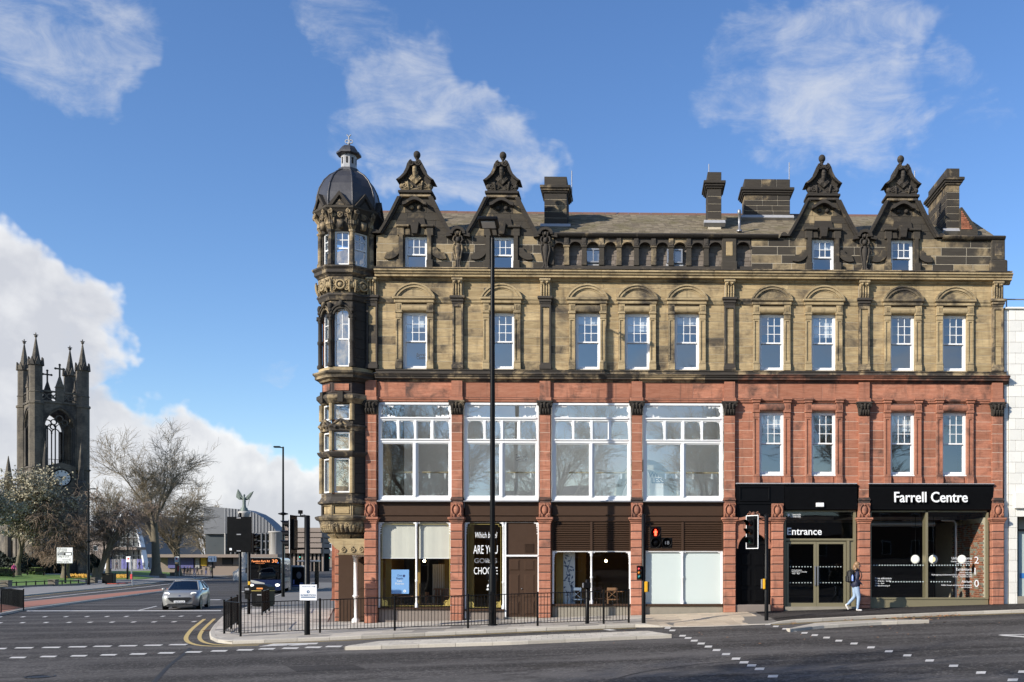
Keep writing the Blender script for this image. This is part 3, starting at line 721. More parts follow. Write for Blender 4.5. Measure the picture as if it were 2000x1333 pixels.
def sash(parent, cx, z0, z1, w, zm, Y, cols, rows, gm, fr=.065, frm=None, name='sash_window'):
 frm = frm or K['white']; a = w / 2
 mb = MB()
 mb.box(cx-a, cx-a+fr, Y-.06, Y+.08, z0, z1).box(cx+a-fr, cx+a, Y-.06, Y+.08, z0, z1)
 mb.box(cx-a+fr, cx+a-fr, Y-.06, Y+.08, z1-fr, z1).box(cx-a+fr, cx+a-fr, Y-.075, Y+.08, z0, z0+.05)
 win = obj(name, mb, frm, parent)
 i0, i1, j0, j1 = cx-a+fr, cx+a-fr, z0+.05, z1-fr
 s = .038
 up = MB(); yu = Y - .02
 up.box(i0, i0+s, yu-.025, yu+.02, zm-.02, j1).box(i1-s, i1, yu-.025, yu+.02, zm-.02, j1)
 up.box(i0+s, i1-s, yu-.025, yu+.02, j1-s, j1).box(i0+s, i1-s, yu-.03, yu+.02, zm-.025, zm+.025)
 gx0, gx1, gz0, gz1 = i0+s, i1-s, zm+.025, j1-s; b = .011
 xs = [gx0 + (gx1-gx0)*i/cols for i in range(cols+1)]; zs = [gz0 + (gz1-gz0)*i/rows for i in range(rows+1)]
 us = obj('upper_sash', up, frm, win)
 for x in xs[1:-1]: obj('glazing_bar', MB().box(x-b, x+b, yu-.018, yu+.012, gz0, gz1), frm, win)
 for z in zs[1:-1]: obj('glazing_bar', MB().box(gx0, gx1, yu-.0165, yu+.0105, z-b, z+b), frm, win)
 for i in range(cols):
  for j in range(rows):
   obj('pane', MB().add([(xs[i], yu, zs[j]), (xs[i+1], yu, zs[j]), (xs[i+1], yu, zs[j+1]), (xs[i], yu, zs[j+1])], [(0,1,2,3)]), gm, win)
 lo = MB(); yl = Y + .03
 lo.box(i0, i0+s, yl-.02, yl+.02, j0, zm+.02).box(i1-s, i1, yl-.02, yl+.02, j0, zm+.02).box(i0+s, i1-s, yl-.02, yl+.02, j0, j0+.07).box(i0+s, i1-s, yl-.02, yl+.02, zm-.022, zm+.02)
 obj('lower_sash', lo, frm, win)
 obj('pane', MB().add([(i0+s, yl, j0+.07), (i1-s, yl, j0+.07), (i1-s, yl, zm-.02), (i0+s, yl, zm-.02)], [(0,1,2,3)]), gm, win)
 return win
def reveal(mb, x0, x1, z0, z1, y0, y1, t=.1):
 mb.box(x0-t, x0, y0, y1, z0-t, z1+t).box(x1, x1+t, y0, y1, z0-t, z1+t).box(x0, x1, y0, y1, z1, z1+t).box(x0, x1, y0, y1, z0-t, z0)
zz = {k: Z(v) for k, v in dict(attic=529, cor_t=533, cor_b=549, str_t=583, str_b=596, w2t=612, w2m=668, w2b=722, sill_t=724, sill_b=733, c1b=747,
  rf_b=778, mo_b=787, bw_t=788, bw_b=980, fas_t=945, fas_b=997, cap_t=1011, cap_b=1022, par_t=457, par_b=464).items()}
GPX = [726, 893.5, 1065, 1244, 1424.5, 1686.5, 1946]         # full pilasters
def h0(x): return hgt(x, 0.0)
XL, XR = X(738), X(1960)
W2 = [810.5, 980.5, 1148, 1244.7, 1341.8, 1507, 1608.5, 1762.5, 1864]
PX2 = [728, 895, 1066, 1425, 1687, 1947]
holes2 = []
for p in W2:
 c = X(p); holes2.append((c - .44, c + .44, zz['w2b'], zz['w2t']))
 holes2.append((c - .66, c - .44, zz['sill_t'], zz['str_b'])); holes2.append((c + .44, c + .66, zz['sill_t'], zz['str_b']))
 holes2.append((c - .44, c + .44, zz['w2t'], zz['str_b']))
for p in PX2: holes2.append((X(p) - .19, X(p) + .19, zz['sill_t'], zz['cor_b']))
lv = [zz['sill_t'] + (zz['str_b'] - zz['sill_t']) * i / 8 for i in range(9)]
courses(BLD, X(722), XR, lv, 0.0, K['ystone'], K['mortar'], holes2, wl=.95, joint=.010, ch=.003, wh=holes2[0::4])
holes3 = [(X(p) - .19, X(p) + .19, 0, 99) for p in PX2]
courses(BLD, X(722), XR, [zz['str_t'], (zz['str_t'] + zz['cor_b']) / 2 + .03, zz['cor_b'] + .02], 0.0, K['ystone'], K['mortar'], holes3, wl=.9, joint=.007, ch=.004)
def colonnette(parent, x, z0, z1, Y, w, mat, dark):
 mb = MB(); a = w / 2
 zb = z0 + .27; zc = z1 - .52
 mb.bevel_box(x-a-.02, x+a+.02, Y-.03, .06, z0, zb - .03, .012)
 mb.bevel_box(x-a-.012, x+a+.012, Y-.02, .06, zb-.03, zb+.02, .012)
 mb.box(x-a, x-a+.05, Y, .06, zb+.02, zc).box(x+a-.05, x+a, Y, .06, zb+.02, zc)
 mb.box(x-a+.05, x+a-.05, Y, .06, zb+.02, zb+.07).box(x-a+.05, x+a-.05, Y, .06, zc-.05, zc)
 mb.box(x-a+.05, x+a-.05, Y+.03, .06, zb+.07, zc-.05)
 mb.bevel_box(x-a-.012, x+a+.012, Y-.02, .06, zc, zc+.05, .012)
 mb.box(x-a, x+a, Y, .06, zc+.05, zc+.17)
 mb.bevel_box(x-a-.03, x+a+.03, Y-.04, .06, zc+.17, zc+.26, .02)
 mb.box(x-a-.005, x+a+.005, Y-.012, .06, zc+.26, z1)
 for k in (-1, 0, 1): mb.box(x + k*.045 - .012, x + k*.045 + .012, Y-.035, Y-.012, zc+.30, z1-.05)
 return obj('colonnette', mb, mat, parent)
def pediment_arch(mb, cx, z, a, rise, Y):
 r = (a*a + rise*rise) / (2*rise); cz = z + rise - r; al = math.asin(min(1, a / r))
 for r1, r0, y in ((r, r-.055, Y-.10), (r-.055, r-.10, Y-.06), (r-.10, r-.15, Y-.085), (r-.15, r-.20, Y-.04)):
  a_ = math.acos(max(-1, min(1, (z - cz) / r1))); mb.arcband(cx, cz, r0, r1, math.pi/2 - a_, math.pi/2 + a_, y, .05, 18)
 rr = r - .20; a_ = math.acos((z - cz) / rr)
 pts = [(cx + rr*math.cos(math.pi/2 - a_ + 2*a_*i/16), cz + rr*math.sin(math.pi/2 - a_ + 2*a_*i/16)) for i in range(17)]
 mb.prism(pts, Y-.02, .05, 'y')
def surround(cx, z0, z1, trim, dark, arch=True, hw=.655, Y=-.10):
 mb = MB()
 if arch:
  mb.bevel_box(cx-hw-.05, cx+hw+.05, Y-.05, .05, z1, z1+.12, .02)
  mb.bevel_box(cx-hw-.10, cx+hw+.10, Y-.11, .05, z1+.12, z1+.22, .025)
  pediment_arch(mb, cx, z1+.22, hw+.075, .47, Y)
 else:
  for s in (-1, 1):
   mb.bevel_box(cx+s*(hw-.10)-.15, cx+s*(hw-.10)+.15, Y-.06, .05, z1, z1+.09, .02)
   mb.bevel_box(cx+s*(hw-.10)-.18, cx+s*(hw-.10)+.18, Y-.10, .05, z1+.09, z1+.17, .02)
  mb.box(cx-hw+.2, cx+hw-.2, -.05, .05, z1+.03, z1+.17)
 sp = obj('window_surround', mb, trim, BLD)
 for s in (-1, 1): colonnette(sp, cx + s*(hw-.105), z0, z1, Y, .21, trim, dark)
 lin = MB(); zc, r = z1 - .16, .125
 pr = [(0.04, zc - r)] + [(-.045 - .085*math.sin(t*math.pi/8), zc - r*math.cos(t*math.pi/8)) for t in range(9)] + [(0.04, zc + r)]
 lin.prism(pr, cx-.44, cx+.44, 'x', smooth=False)
 obj('lintel', lin, trim, sp)
 return sp
for p in W2:
 c = X(p); sp = surround(c, zz['sill_t'], zz['str_b'] , K['ytrim'], K['ydark'])
 mb = MB(); reveal(mb, c-.44, c+.44, zz['w2b'], zz['w2t'], .013, .32); obj('reveal', mb, K['ytrim'], sp)
 sash(BLD, c, zz['w2b'], zz['w2t'], .88, zz['w2m'], .17, 3, 3, K['glassu'])
def prof(pts, back=.06): return [(back, pts[0][1])] + pts + [(back, pts[-1][1])]
sx = sorted([X(p) for p in PX2] + [X(p) for p in W2])
stc = prof([(-.02, zz['str_b']), (-.05, zz['str_b']+.05), (-.05, zz['str_b']+.09), (-.085, zz['str_b']+.16), (-.085, zz['str_t']-.01), (-.01, zz['str_t'])])
edges = [X(735)] + [v for p in sorted(PX2[1:] + W2) for v in ((X(p) - (.70 if p in W2 else .22)), X(p) + (.70 if p in W2 else .22))] + [XR]
for a, b in zip(edges[0::2], edges[1::2]):
 if b - a > .03: moulding(BLD, 'string_course', stc, a, b, K['ytrim'])
band = prof([(-.10, zz['sill_b']), (-.10, zz['sill_t']-.05), (-.13, zz['sill_t']-.045), (-.13, zz['sill_t']-.012), (-.02, zz['sill_t']+.005)])
moulding(BLD, 'sill_band', band, X(735), X(1964), K['ydark'], 1.6)
z1, z0_ = zz['sill_b'], zz['c1b']
cor1 = prof([(-.02, z0_-.03), (-.06, z0_), (-.08, z0_+.05), (-.20, z0_+.075), (-.20, z0_+.14), (-.24, z0_+.15), (-.26, z0_+.19), (-.30, z0_+.22), (-.30, z1-.02), (-.12, z1)])
moulding(BLD, 'cornice_stone', cor1, X(735), X(1440), K['ydark'], 1.15)
moulding(BLD, 'cornice_stone', cor1, X(1440), X(1968), K['rdark'], 1.15)
z1, z0_ = zz['cor_t'], zz['cor_b']
cor2 = prof([(-.02, z0_-.06), (-.07, z0_-.03), (-.09, z0_+.02), (-.24, z0_+.05), (-.24, z0_+.12), (-.29, z0_+.14), (-.31, z0_+.19), (-.36, z0_+.22), (-.36, z1-.02), (-.05, z1+.06)])
cor2s = [o for o in moulding(BLD, 'cornice_stone', cor2, X(735), X(1972), K['ytrim'], 1.35)]
capst = prof([(-.30, zz['cor_t']+.03), (-.30, zz['attic']-.01), (-.05, zz['attic']+.04)])
moulding(BLD, 'cornice_capping', capst, X(735), X(1972), K['ydark'], 1.35)
for p in PX2:
 x = X(p); w = .185
 mb = MB(); Y = -.13; zb = zz['sill_t']
 mb.bevel_box(x-w-.03, x+w+.03, Y-.03, .05, zb, zb+.16, .015)
 zc = zz['str_b'] - .02
 mb.box(x-w, x-w+.055, Y, .05, zb+.16, zc).box(x+w-.055, x+w, Y, .05, zb+.16, zc)
 mb.box(x-w+.055, x+w-.055, Y, .05, zb+.16, zb+.24).box(x-w+.055, x+w-.055, Y, .05, zc-.10, zc)
 ps = obj('pilaster', mb, K['ydark'], BLD)
 zl = [zb+.24 + (zc-.10-zb-.24)*i/3 for i in range(4)]
 for a, b in zip(zl[:-1], zl[1:]): block(ps, x-w+.058, x+w-.058, a+.003, b-.003, Y+.045, K['ystone'], .004, .05)
 cp = MB()
 cp.bevel_box(x-w-.02, x+w+.02, Y-.02, .05, zc, zc+.06, .015).bevel_box(x-w-.05, x+w+.05, Y-.06, .05, zc+.06, zc+.17, .03).bevel_box(x-w-.09, x+w+.09, Y-.10, .05, zc+.17, zc+.27, .02)
 obj('pilaster_cap', cp, K['ydark'], ps)
 cs = MB(); zs = zc + .27; ze = zz['cor_b'] - .02
 cs.box(x-.17, x+.17, -.10, .05, zs, ze); cs.bevel_box(x-.20, x+.20, -.24, .05, ze-.05, ze+.04, .02)
 for k in range(4):
  xx = x - .135 + .09*k
  pts = []
  for i in range(9):
   t = i / 8; pts.append((xx, -.11 - .10*(t**1.5) - .025*math.sin(t*2*math.pi), zs + (ze-zs-.05)*t))
  cs.path(pts, [.032]*9, 6)
 for k in (-1, 1): cs.ball((x + k*.09, -.24, ze-.10), .045, 8, 5)
 obj('console', cs, K['ytrim'], ps)
fr_h = [(X(p) - .19, X(p) + .19, 0, 99) for p in GPX[1:]]
courses(BLD, X(738), XR, [zz['rf_b'], zz['c1b'] + .02], -.03, K['rstone'], K['rmortar'], fr_h, wl=1.5, joint=.007, ch=.004, depth=.08)
rm = prof([(-.03, zz['mo_b']), (-.05, zz['mo_b']+.02), (-.05, zz['mo_b']+.06), (-.08, zz['mo_b']+.10), (-.08, zz['rf_b']-.03), (-.035, zz['rf_b'])], .1)
re = [X(738)] + [v for p in GPX[1:] for v in (X(p) - .23, X(p) + .23)] + [XR]
for a, b in zip(re[0::2], re[1::2]):
 if b - a > .05: moulding(BLD, 'moulding_stone', rm, a, b, K['rtrim'], 1.1)
for p in GPX:
 x = X(p); mb = MB()
 mb.box(x-.19, x+.19, -.13, .05, zz['rf_b'], zz['c1b'] + .01).bevel_box(x-.24, x+.24, -.20, .05, zz['mo_b']+.02, zz['rf_b'], .02)
 obj('frieze_block', mb, K['rtrim'], BLD)
def volute(mb, cx, cz, r, y, th=.03, turns=1.6, s=1, n=18, start=math.pi/2):
 pts = []; rad = []
 for i in range(n + 1):
  t = i / n; rr = r * (1 - .82*t); a = start + s * turns * 2 * math.pi * t
  pts.append((cx + rr*math.cos(a), y - .02*t, cz + rr*math.sin(a))); rad.append(th * (1 - .4*t))
 mb.path(pts, rad, 5)
def leaf(mb, x, y, z0, z1, w, out=.05, lean=0.0):
 pts = []; n = 5
 for i in range(n + 1):
  t = i / n; pts.append((x + lean*t, y - out*math.sin(t*2.2), z0 + (z1-z0)*min(1, t*1.1) - (.03 if t > .95 else 0)))
 rad = [w*.5*(.55 + .6*math.sin(.35 + t*2.6/n)) for t in range(n + 1)]
 mb.path(pts, rad, 6)
def carved_capital(x, zt, zb, mat, parent, w=.19, Y=-.13):
 mb = MB(); rnd = random.Random(int(x * 100))
 mb.prism([(x-w, zb), (x+w, zb), (x+w+.02, (zt+zb)/2), (x+w+.07, zt-.07), (x-w-.07, zt-.07), (x-w-.02, (zt+zb)/2)], Y-.03, .05, 'y')
 mb.bevel_box(x-w-.10, x+w+.10, Y-.10, .05, zt-.07, zt, .015)
 for k in range(4): leaf(mb, x - w + .05 + k*(2*w-.1)/3, Y-.03, zb+.01, zb+.20, .085, .06)
 for k in range(3): leaf(mb, x - w*.6 + k*w*.6, Y-.04, zb+.14, zt-.10, .09, .085)
 for s in (-1, 1): volute(mb, x + s*(w+.02), zt-.13, .075, Y-.09, .024, 1.5, s)
 mb.ball((x, Y-.13, zt-.12), .055, 8, 5)
 for k in range(7): mb.ball((x + rnd.uniform(-w, w), Y-.05-rnd.uniform(0, .04), rnd.uniform(zb+.08, zt-.1)), rnd.uniform(.02, .04), 6, 4)
 mb.tube((x-w-.01, Y-.015, zb), (x+w+.01, Y-.015, zb), .022, n=6)
 return obj('carved_capital', mb, mat, parent)
def cartouche(x, zt, zb, mat, parent, Y=-.17, w=.21):
 mb = MB(); zc = (zt + zb) / 2; h = zt - zb
 mb.box(x-w, x+w, Y, .05, zb, zt)
 mb.ball((x, Y, zc), .11, 12, 8, (1, .85, 1.55))
 for s in (-1, 1):
  pts = []; n = 12
  for i in range(n + 1):
   a = math.pi/2 + s*(-.25) - s*(2.5*i/n); pts.append((x + .165*math.cos(a)*1.0, Y-.04, zc + .215*math.sin(a)))
  mb.path(pts, [.032]*(n+1), 6)
  volute(mb, x + s*.13, zt-.09, .06, Y-.03, .022, 1.4, s); volute(mb, x + s*.11, zb+.07, .06, Y-.03, .022, 1.4, -s, start=-math.pi/2)
  leaf(mb, x + s*.17, Y-.01, zb+.02, zb+.16, .06, .04)
 mb.ball((x, Y-.03, zt-.06), .05, 8, 5)
 return obj('carved_cartouche', mb, mat, parent)
def red_pilaster(p, upper=True, wu=.185, wg=.215):
 x = X(p); base = h0(x)
 Y = -.13
 pl = obj('pilaster', MB().box(x-wg+.015, x+wg-.015, -.165, .25, base-.05, zz['cap_b']), K['dmortar'], BLD)
 if upper:
  zb, zt = Z(975), Z(810)
  obj('pilaster_core', MB().box(x-wu+.004, x+wu-.004, Y+.005, .20, zb, zt), K['rmortar'], pl)
  nb = 9
  for i in range(nb):
   a = zb + (zt-zb)*i/nb; b = zb + (zt-zb)*(i+1)/nb
   block(pl, x-wu, x+wu, a+.007, b-.007, Y, K['rstone'], .003, .30)
  bs = MB()
  for y0, za, zb2, d in ((-.15, Z(975), Z(972), .015), (-.19, Z(978), Z(975), .035), (-.15, Z(983), Z(978), .015)): bs.bevel_box(x-wu-d, x+wu+d, y0, .2, za, zb2, .006)
  obj('pilaster_base', bs, K['rdark'], pl)
  carved_capital(x, Z(785), Z(811), K['soot2'], pl)
  obj('pilaster_neck', MB().box(x-wu, x+wu, Y, .2, Z(785), zz['mo_b']+.02), K['rdark'], pl)
  cartouche(x, Z(983), zz['cap_t'], K['rtrim'], pl)
 cp = MB(); za, zb = zz['cap_b'], zz['cap_t']
 cp.bevel_box(x-wg-.015, x+wg+.015, -.20, .2, za-.02, za+.05, .012).bevel_box(x-wg-.05, x+wg+.05, -.235, .2, za+.05, za+.11, .02).bevel_box(x-wg-.085, x+wg+.085, -.275, .2, za+.11, zb, .02)
 obj('pilaster_cap', cp, K['rtrim'], pl)
 n = 11; z0 = base - .02; zt = zz['cap_b'] - .02; hh = .289
 z = zt; k = 0
 while z > z0 + .12:
  zb_ = max(z0, z - hh)
  if zb_ - z0 < .12: zb_ = z0
  block(pl, x-wg, x+wg, zb_ + .012, z - .012, -.19, K['rrust'], .022, .42)
  z = zb_
 return pl
for p in GPX: red_pilaster(p)
W1 = [1507, 1608.5, 1762.5, 1864]
f1t, f1b = Z(804), Z(927)
hol = []
for p in W1:
 c = X(p)
 hol += [(c-.44, c+.44, f1b, f1t), (c-.66, c-.44, zz['fas_t'], zz['mo_b']), (c+.44, c+.66, zz['fas_t'], zz['mo_b']), (c-.44, c+.44, f1t, zz['mo_b'])]
for p in GPX[4:]: hol.append((X(p)-.18, X(p)+.18, 0, 99))
lv = [zz['fas_t'] - .03 + (zz['mo_b'] - zz['fas_t'] + .03) * i / 9 for i in range(10)]
courses(BLD, X(1424), XR, lv, 0.0, K['rstone'], K['rmortar'], hol, wl=.62, joint=.014, ch=.003, wh=[h for h in hol if abs(h[2]-f1b) < .01 and abs(h[3]-f1t) < .01], rec=.004)
for p in W1:
 c = X(p); sp = surround(c, zz['fas_t'], zz['mo_b'], K['rtrim'], K['rdark'], False)
 mb = MB(); reveal(mb, c-.44, c+.44, f1b, f1t, .013, .32); obj('reveal', mb, K['rtrim'], sp)
 obj('apron_panel', MB().bevel_box(c-.36, c+.36, -.03, .03, zz['fas_t']+.03, f1b-.06, .02), K['rtrim'], sp)
 obj('sill', MB().bevel_box(c-.44, c+.44, -.02, .1, f1b-.05, f1b, .012), K['white'], sp)
 sash(BLD, c, f1b, f1t, .88, Z(865), .17, 3, 3, K['glassu'])
def fret(mb, x, z, dx, dz, Y, L, Hh):
 rnd = random.Random(int(x*37 + z*11))
 k = 0; t = 0.0
 while t < L:
  r = .020 + .018*abs(math.sin(t*19)); mb.lathe([(r, 0), (r, .014)], (0,0,0), 8, smooth=False, M=Matrix.Translation((x + dx*t, Y, z + dz*(r*.8))) @ Matrix.Rotation(R(90), 4, 'X'))
  if rnd.random() < .6: mb.lathe([(r*.7, 0), (r*.7, .014)], (0,0,0), 8, smooth=False, M=Matrix.Translation((x + dx*t, Y, z + dz*(r*2.2))) @ Matrix.Rotation(R(90), 4, 'X'))
  t += r * 1.5
 t = 0.0
 while t < Hh:
  r = .018 + .016*abs(math.sin(t*23 + 1)); mb.lathe([(r, 0), (r, .014)], (0,0,0), 8, smooth=False, M=Matrix.Translation((x + dx*r*.8, Y, z + dz*t)) @ Matrix.Rotation(R(90), 4, 'X')); t += r*1.5
def bracket(mb, x, z, s, Y):
 for i, (a, b, r) in enumerate(((.02, .03, .035), (.06, .02, .028), (.10, .018, .022), (.02, .09, .028), (.018, .15, .022), (.014, .22, .017), (.012, .3, .014), (.012, .40, .018))):
  mb.lathe([(r, 0), (r, .014)], (0,0,0), 8, smooth=False, M=Matrix.Translation((x + s*a, Y, z - b)) @ Matrix.Rotation(R(90), 4, 'X'))
BAYS = [(739, 882.5), (907.5, 1052.5), (1078.5, 1232), (1256.5, 1412)]
for bi, (pa, pb) in enumerate(BAYS):
 a, b = X(pa) + .005, X(pb) - .005; zt, zb = Z(788), Z(979); Y = .10
 j = .085; mid = (a + b) / 2
 mb = MB()
 mb.box(a, a+j, Y-.10, Y+.06, zb, zt).box(b-j, b, Y-.10, Y+.06, zb, zt)
 mb.box(a+j, b-j, Y-.10, Y+.06, Z(792), zt)
 win = obj('wide_window', mb, K['white'], BLD)
 t1 = MB().box(a+j, b-j, Y-.09, Y+.06, Z(823), Z(818)); t1.bevel_box(a+j-.01, b-j+.01, Y-.14, Y-.06, Z(819.5), Z(816.5), .01); obj('transom', t1, K['white'], win)
 t2 = MB().box(a+j, b-j, Y-.09, Y+.06, Z(866), Z(860)); t2.bevel_box(a+j-.01, b-j+.01, Y-.13, Y-.06, Z(861.5), Z(859), .01); obj('transom', t2, K['white'], win)
 obj('bottom_rail', MB().box(a+j, b-j, Y-.09, Y+.06, zb, Z(971)).bevel_box(a, b, Y-.15, Y-.07, zb, zb+.045, .01), K['white'], win)
 obj('sill_lead', MB().bevel_box(a-.02, b+.02, -.19, .1, zb-.05, zb, .012), K['greym'], win)
 obj('mullion', MB().box(mid-.055, mid+.055, Y-.11, Y+.06, Z(971), Z(866)).box(mid-.025, mid+.025, Y-.135, Y-.11, Z(971), Z(866)), K['white'], win)
 xs = [a+j + (b-a-2*j)*k/4 for k in range(5)]
 for x in xs[1:-1]: obj('mullion', MB().box(x-.04, x+.04, Y-.10, Y+.06, Z(860), Z(823)), K['white'], win)
 def pane(x0, x1, z0, z1): obj('pane', MB().add([(x0, Y, z0), (x1, Y, z0), (x1, Y, z1), (x0, Y, z1)], [(0,1,2,3)]), K['glass'], win)
 def rim(x0, x1, z0, z1, t=.03):
  m_ = MB().box(x0, x0+t, Y-.05, Y+.03, z0, z1).box(x1-t, x1, Y-.05, Y+.03, z0, z1).box(x0+t, x1-t, Y-.05, Y+.03, z1-t, z1).box(x0+t, x1-t, Y-.05, Y+.03, z0, z0+t)
  obj('sash', m_, K['white'], win)
 pane(a+j, b-j, Z(817), Z(792))
 for k in range(4): pane(xs[k], xs[k+1], Z(860), Z(823))
 pane(a+j, mid, Z(971), Z(866)); pane(mid, b-j, Z(971), Z(866))
 rim(a+j, mid-.055, Z(971), Z(866), .04); rim(mid+.055, b-j, Z(971), Z(866), .04)
 op = 2 if bi < 3 else 1
 rim(xs[op]+.04, xs[op+1]-.04, Z(860), Z(823), .035)
 fm = MB()
 for cx, dx in ((a+j, 1), (b-j, -1)):
  fret(fm, cx, Z(817), dx, 1, Y-.03, .50, .10); fret(fm, cx, Z(792), dx, -1, Y-.03, .42, .22)
 for k in range(4):
  if k == op: continue
  bracket(fm, xs[k] + (.04 if k else 0), Z(823.5), 1, Y-.04); bracket(fm, xs[k+1] - (.04 if k < 3 else 0), Z(823.5), -1, Y-.04)
 obj('fretwork', fm, K['white'], win)['kind'] = 'stuff'
 fb = MB().box(a, b, .0, .12, zz['cap_b']+.02, zb-.05); obj('fascia_board', fb, K['brown'], BLD)
 for q, (za, zb2, y0) in enumerate(((Z(1008), Z(1005.5), -.05), (Z(1019), Z(1017), -.04), (Z(984), Z(981.5), -.07))):
  obj('fascia_moulding', MB().bevel_box(a, b, y0, .02, za, zb2, .01), K['brown'], BLD)
def wpane(parent, x0, x1, z0, z1, Y, mat, name='pane'): return obj(name, MB().add([(x0, Y, z0), (x1, Y, z0), (x1, Y, z1), (x0, Y, z1)], [(0,1,2,3)]), mat, parent)
def iron_column(mb, x, z0, z1, Y, r=.033, brackets=False):
 mb.lathe([(r*1.9, 0), (r*1.9, .10), (r*1.3, .14), (r, .18), (r, .9), (r*1.5, .92), (r*1.5, .97), (r, .99), (r, z1-z0-.16), (r*1.5, z1-z0-.13), (r*1.2, z1-z0-.1), (r*2.2, z1-z0)], (x, Y, z0), 12)
 if brackets:
  for s in (-1, 1):
   for dx, dz, rr in ((.04, .03, .045), (.085, .02, .035), (.125, .018, .026), (.02, .09, .035), (.012, .14, .028)):
    mb.lathe([(rr, -.012), (rr, .012)], (0,0,0), 8, smooth=False, M=Matrix.Translation((x + s*dx, Y, z1 - dz)) @ Matrix.Rotation(R(90), 4, 'X'))
SF = []
def shopfront(i, ztop, zsill):
 a, b = X(BAYS[i][0]) + .005, X(BAYS[i][1]) - .005
 fr = MB().box(a, b, .0, .10, ztop, ztop+.05).box(a, a+.04, .0, .1, zsill, ztop).box(b-.04, b, .0, .1, zsill, ztop)
 f = obj('shopfront', fr, K['white'], BLD)
 return f, a, b
zt, zs = Z(1021), Z(1187, 812)
f, a, b = shopfront(0, zt, zs); mid = X(813)
c = MB(); iron_column(c, mid, zs, zt, .03); obj('iron_column', c, K['white'], f)
for x, s in ((a+.05, 1), (b-.05, -1)):
 c = MB(); bracket(c, x, zt, s, .03); bracket(c, x+s*.02, zt+.01, s, .035); bracket(c, mid, zt, s, .03); obj('bracket', c, K['white'], f)['kind'] = 'stuff'
for x0, x1 in ((a+.04, mid), (mid, b-.04)): wpane(f, x0, x1, zs, zt, .08, K['glassd'])
for x0, x1 in ((a+.06, mid-.05), (mid+.06, b-.05)):
 bl = MB(); n = 10
 for k in range(n):   # slightly waved cloth
  u0 = x0 + (x1-x0)*k/n; u1 = x0 + (x1-x0)*(k+1)/n; y0 = .17 + .004*math.sin(k*1.7 + x0); y1 = .17 + .004*math.sin((k+1)*1.7 + x0)
  bl.add([(u0, y0, Z(1090)), (u1, y1, Z(1090)), (u1, y1, zt), (u0, y0, zt)], [(0,1,2,3)], True)
 obj('roller_blind', bl, K['blind'], f)
 obj('blind_bar', MB().box(x0, x1, .155, .185, Z(1091.5), Z(1090)), K['white'], f)
obj('window_sill', MB().bevel_box(a, b, -.06, .12, zs-.06, zs, .012), K['brown'], f)
obj('stall_riser', MB().box(a, b, .03, .14, h0(a)-.06, zs-.06), K['riser'], f)
def gold_lines(f, a, b, z0, z1, Y):
 g = MB(); t = .012; n = .09
 for x0, x1, za, zb in ((a+n, b-n, z1-t, z1), (a, a+t, z0, z1-n), (b-t, b, z0, z1-n), (a, b, z0, z0+t), (a, a+n, z1-n, z1-n+t), (b-n, b, z1-n, z1-n+t), (a+n-t, a+n, z1-n, z1), (b-n, b-n+t, z1-n, z1)):
  g.box(x0, x1, Y-.003, Y, za, zb)
 for x, s in ((a, 1), (b, -1)):
  g.arcband(x + s*.12, z0+.12, .05, .09, 0, 2*math.pi, Y-.003, Y, 14); g.arcband(x + s*.12, z0+.12, .0, .03, 0, 2*math.pi, Y-.003, Y, 8)
  g.prism([(x+s*.01, z0+.01), (x+s*.24, z0+.01), (x+s*.19, z0+.06), (x+s*.06, z0+.19), (x+s*.01, z0+.28)], Y-.002, Y, 'y')
 obj('gold_line', g, K['gold'], f)
gold_lines(f, a+.10, b-.08, zs+.05, zt-.06, .076)
zt2, zs2 = Z(1021), Z(1190, 947)
f, a, b = shopfront(1, zt2, h0(X(1000)))
xm = X(983)
c = MB(); iron_column(c, xm, zs2, zt2, .03); obj('iron_column', c, K['white'], f); c = MB(); bracket(c, a+.05, zt2, 1, .03); bracket(c, b-.05, zt2, -1, .03); bracket(c, xm, zt2, 1, .03); bracket(c, xm, zt2, -1, .03); obj('bracket', c, K['white'], f)['kind'] = 'stuff'
obj('door_post', MB().box(xm+.04, xm+.10, .0, .12, h0(xm)-.02, zt2), K['white'], f)
wpane(f, a+.04, xm, zs2, zt2, .08, K['glassd'])
gold_lines(f, a+.10, xm-.09, zs2+.05, zt2-.06, .076)
tx = X(948)
wl = [('Which bagel', Z(1051), .30, .78, .2), ('ARE YOU', Z(1082), .44, .86, 0), ('GOING', Z(1100), .24, .80, 0), ('TO', Z(1101), .10, .2, 0), ('CHOOSE', Z(1122), .36, .84, 0), ('?', Z(1153), .55, .22, .15)]
for s, z, size, w, shr in wl:
 text('lettering', s, size, (tx + (.08 if s in ('?', 'TO') else 0), .074, z + (.03 if s == 'TO' else 0)), K['letter'] if s != 'GOING' else K['greym'], f, width=w, depth=.001, shear=shr)
obj('window_sill', MB().bevel_box(a, xm+.04, -.06, .12, zs2-.07, zs2, .012), K['brown'], f)
obj('stall_riser', MB().box(a, xm+.04, .03, .14, h0(a)-.06, zs2-.07), K['riser'], f)
dx0, dx1 = xm + .10, b - .04; dz0, dz1 = h0(xm) + .06, Z(1088)
obj('overdoor_panel', MB().box(dx0, dx1, .06, .12, dz1+.07, zt2), K['brown'], f)
obj('transom', MB().bevel_box(dx0-.02, dx1+.02, -.02, .12, dz1, dz1+.07, .012), K['white'], f)
vg = MB(); vx0, vx1 = X(1024), X(1042)
for k in range(8): vg.box(vx0, vx1, .035, .06, Z(1079)+k*.04, Z(1079)+k*.04+.022)
obj('vent_grille', vg, K['brown'], f)
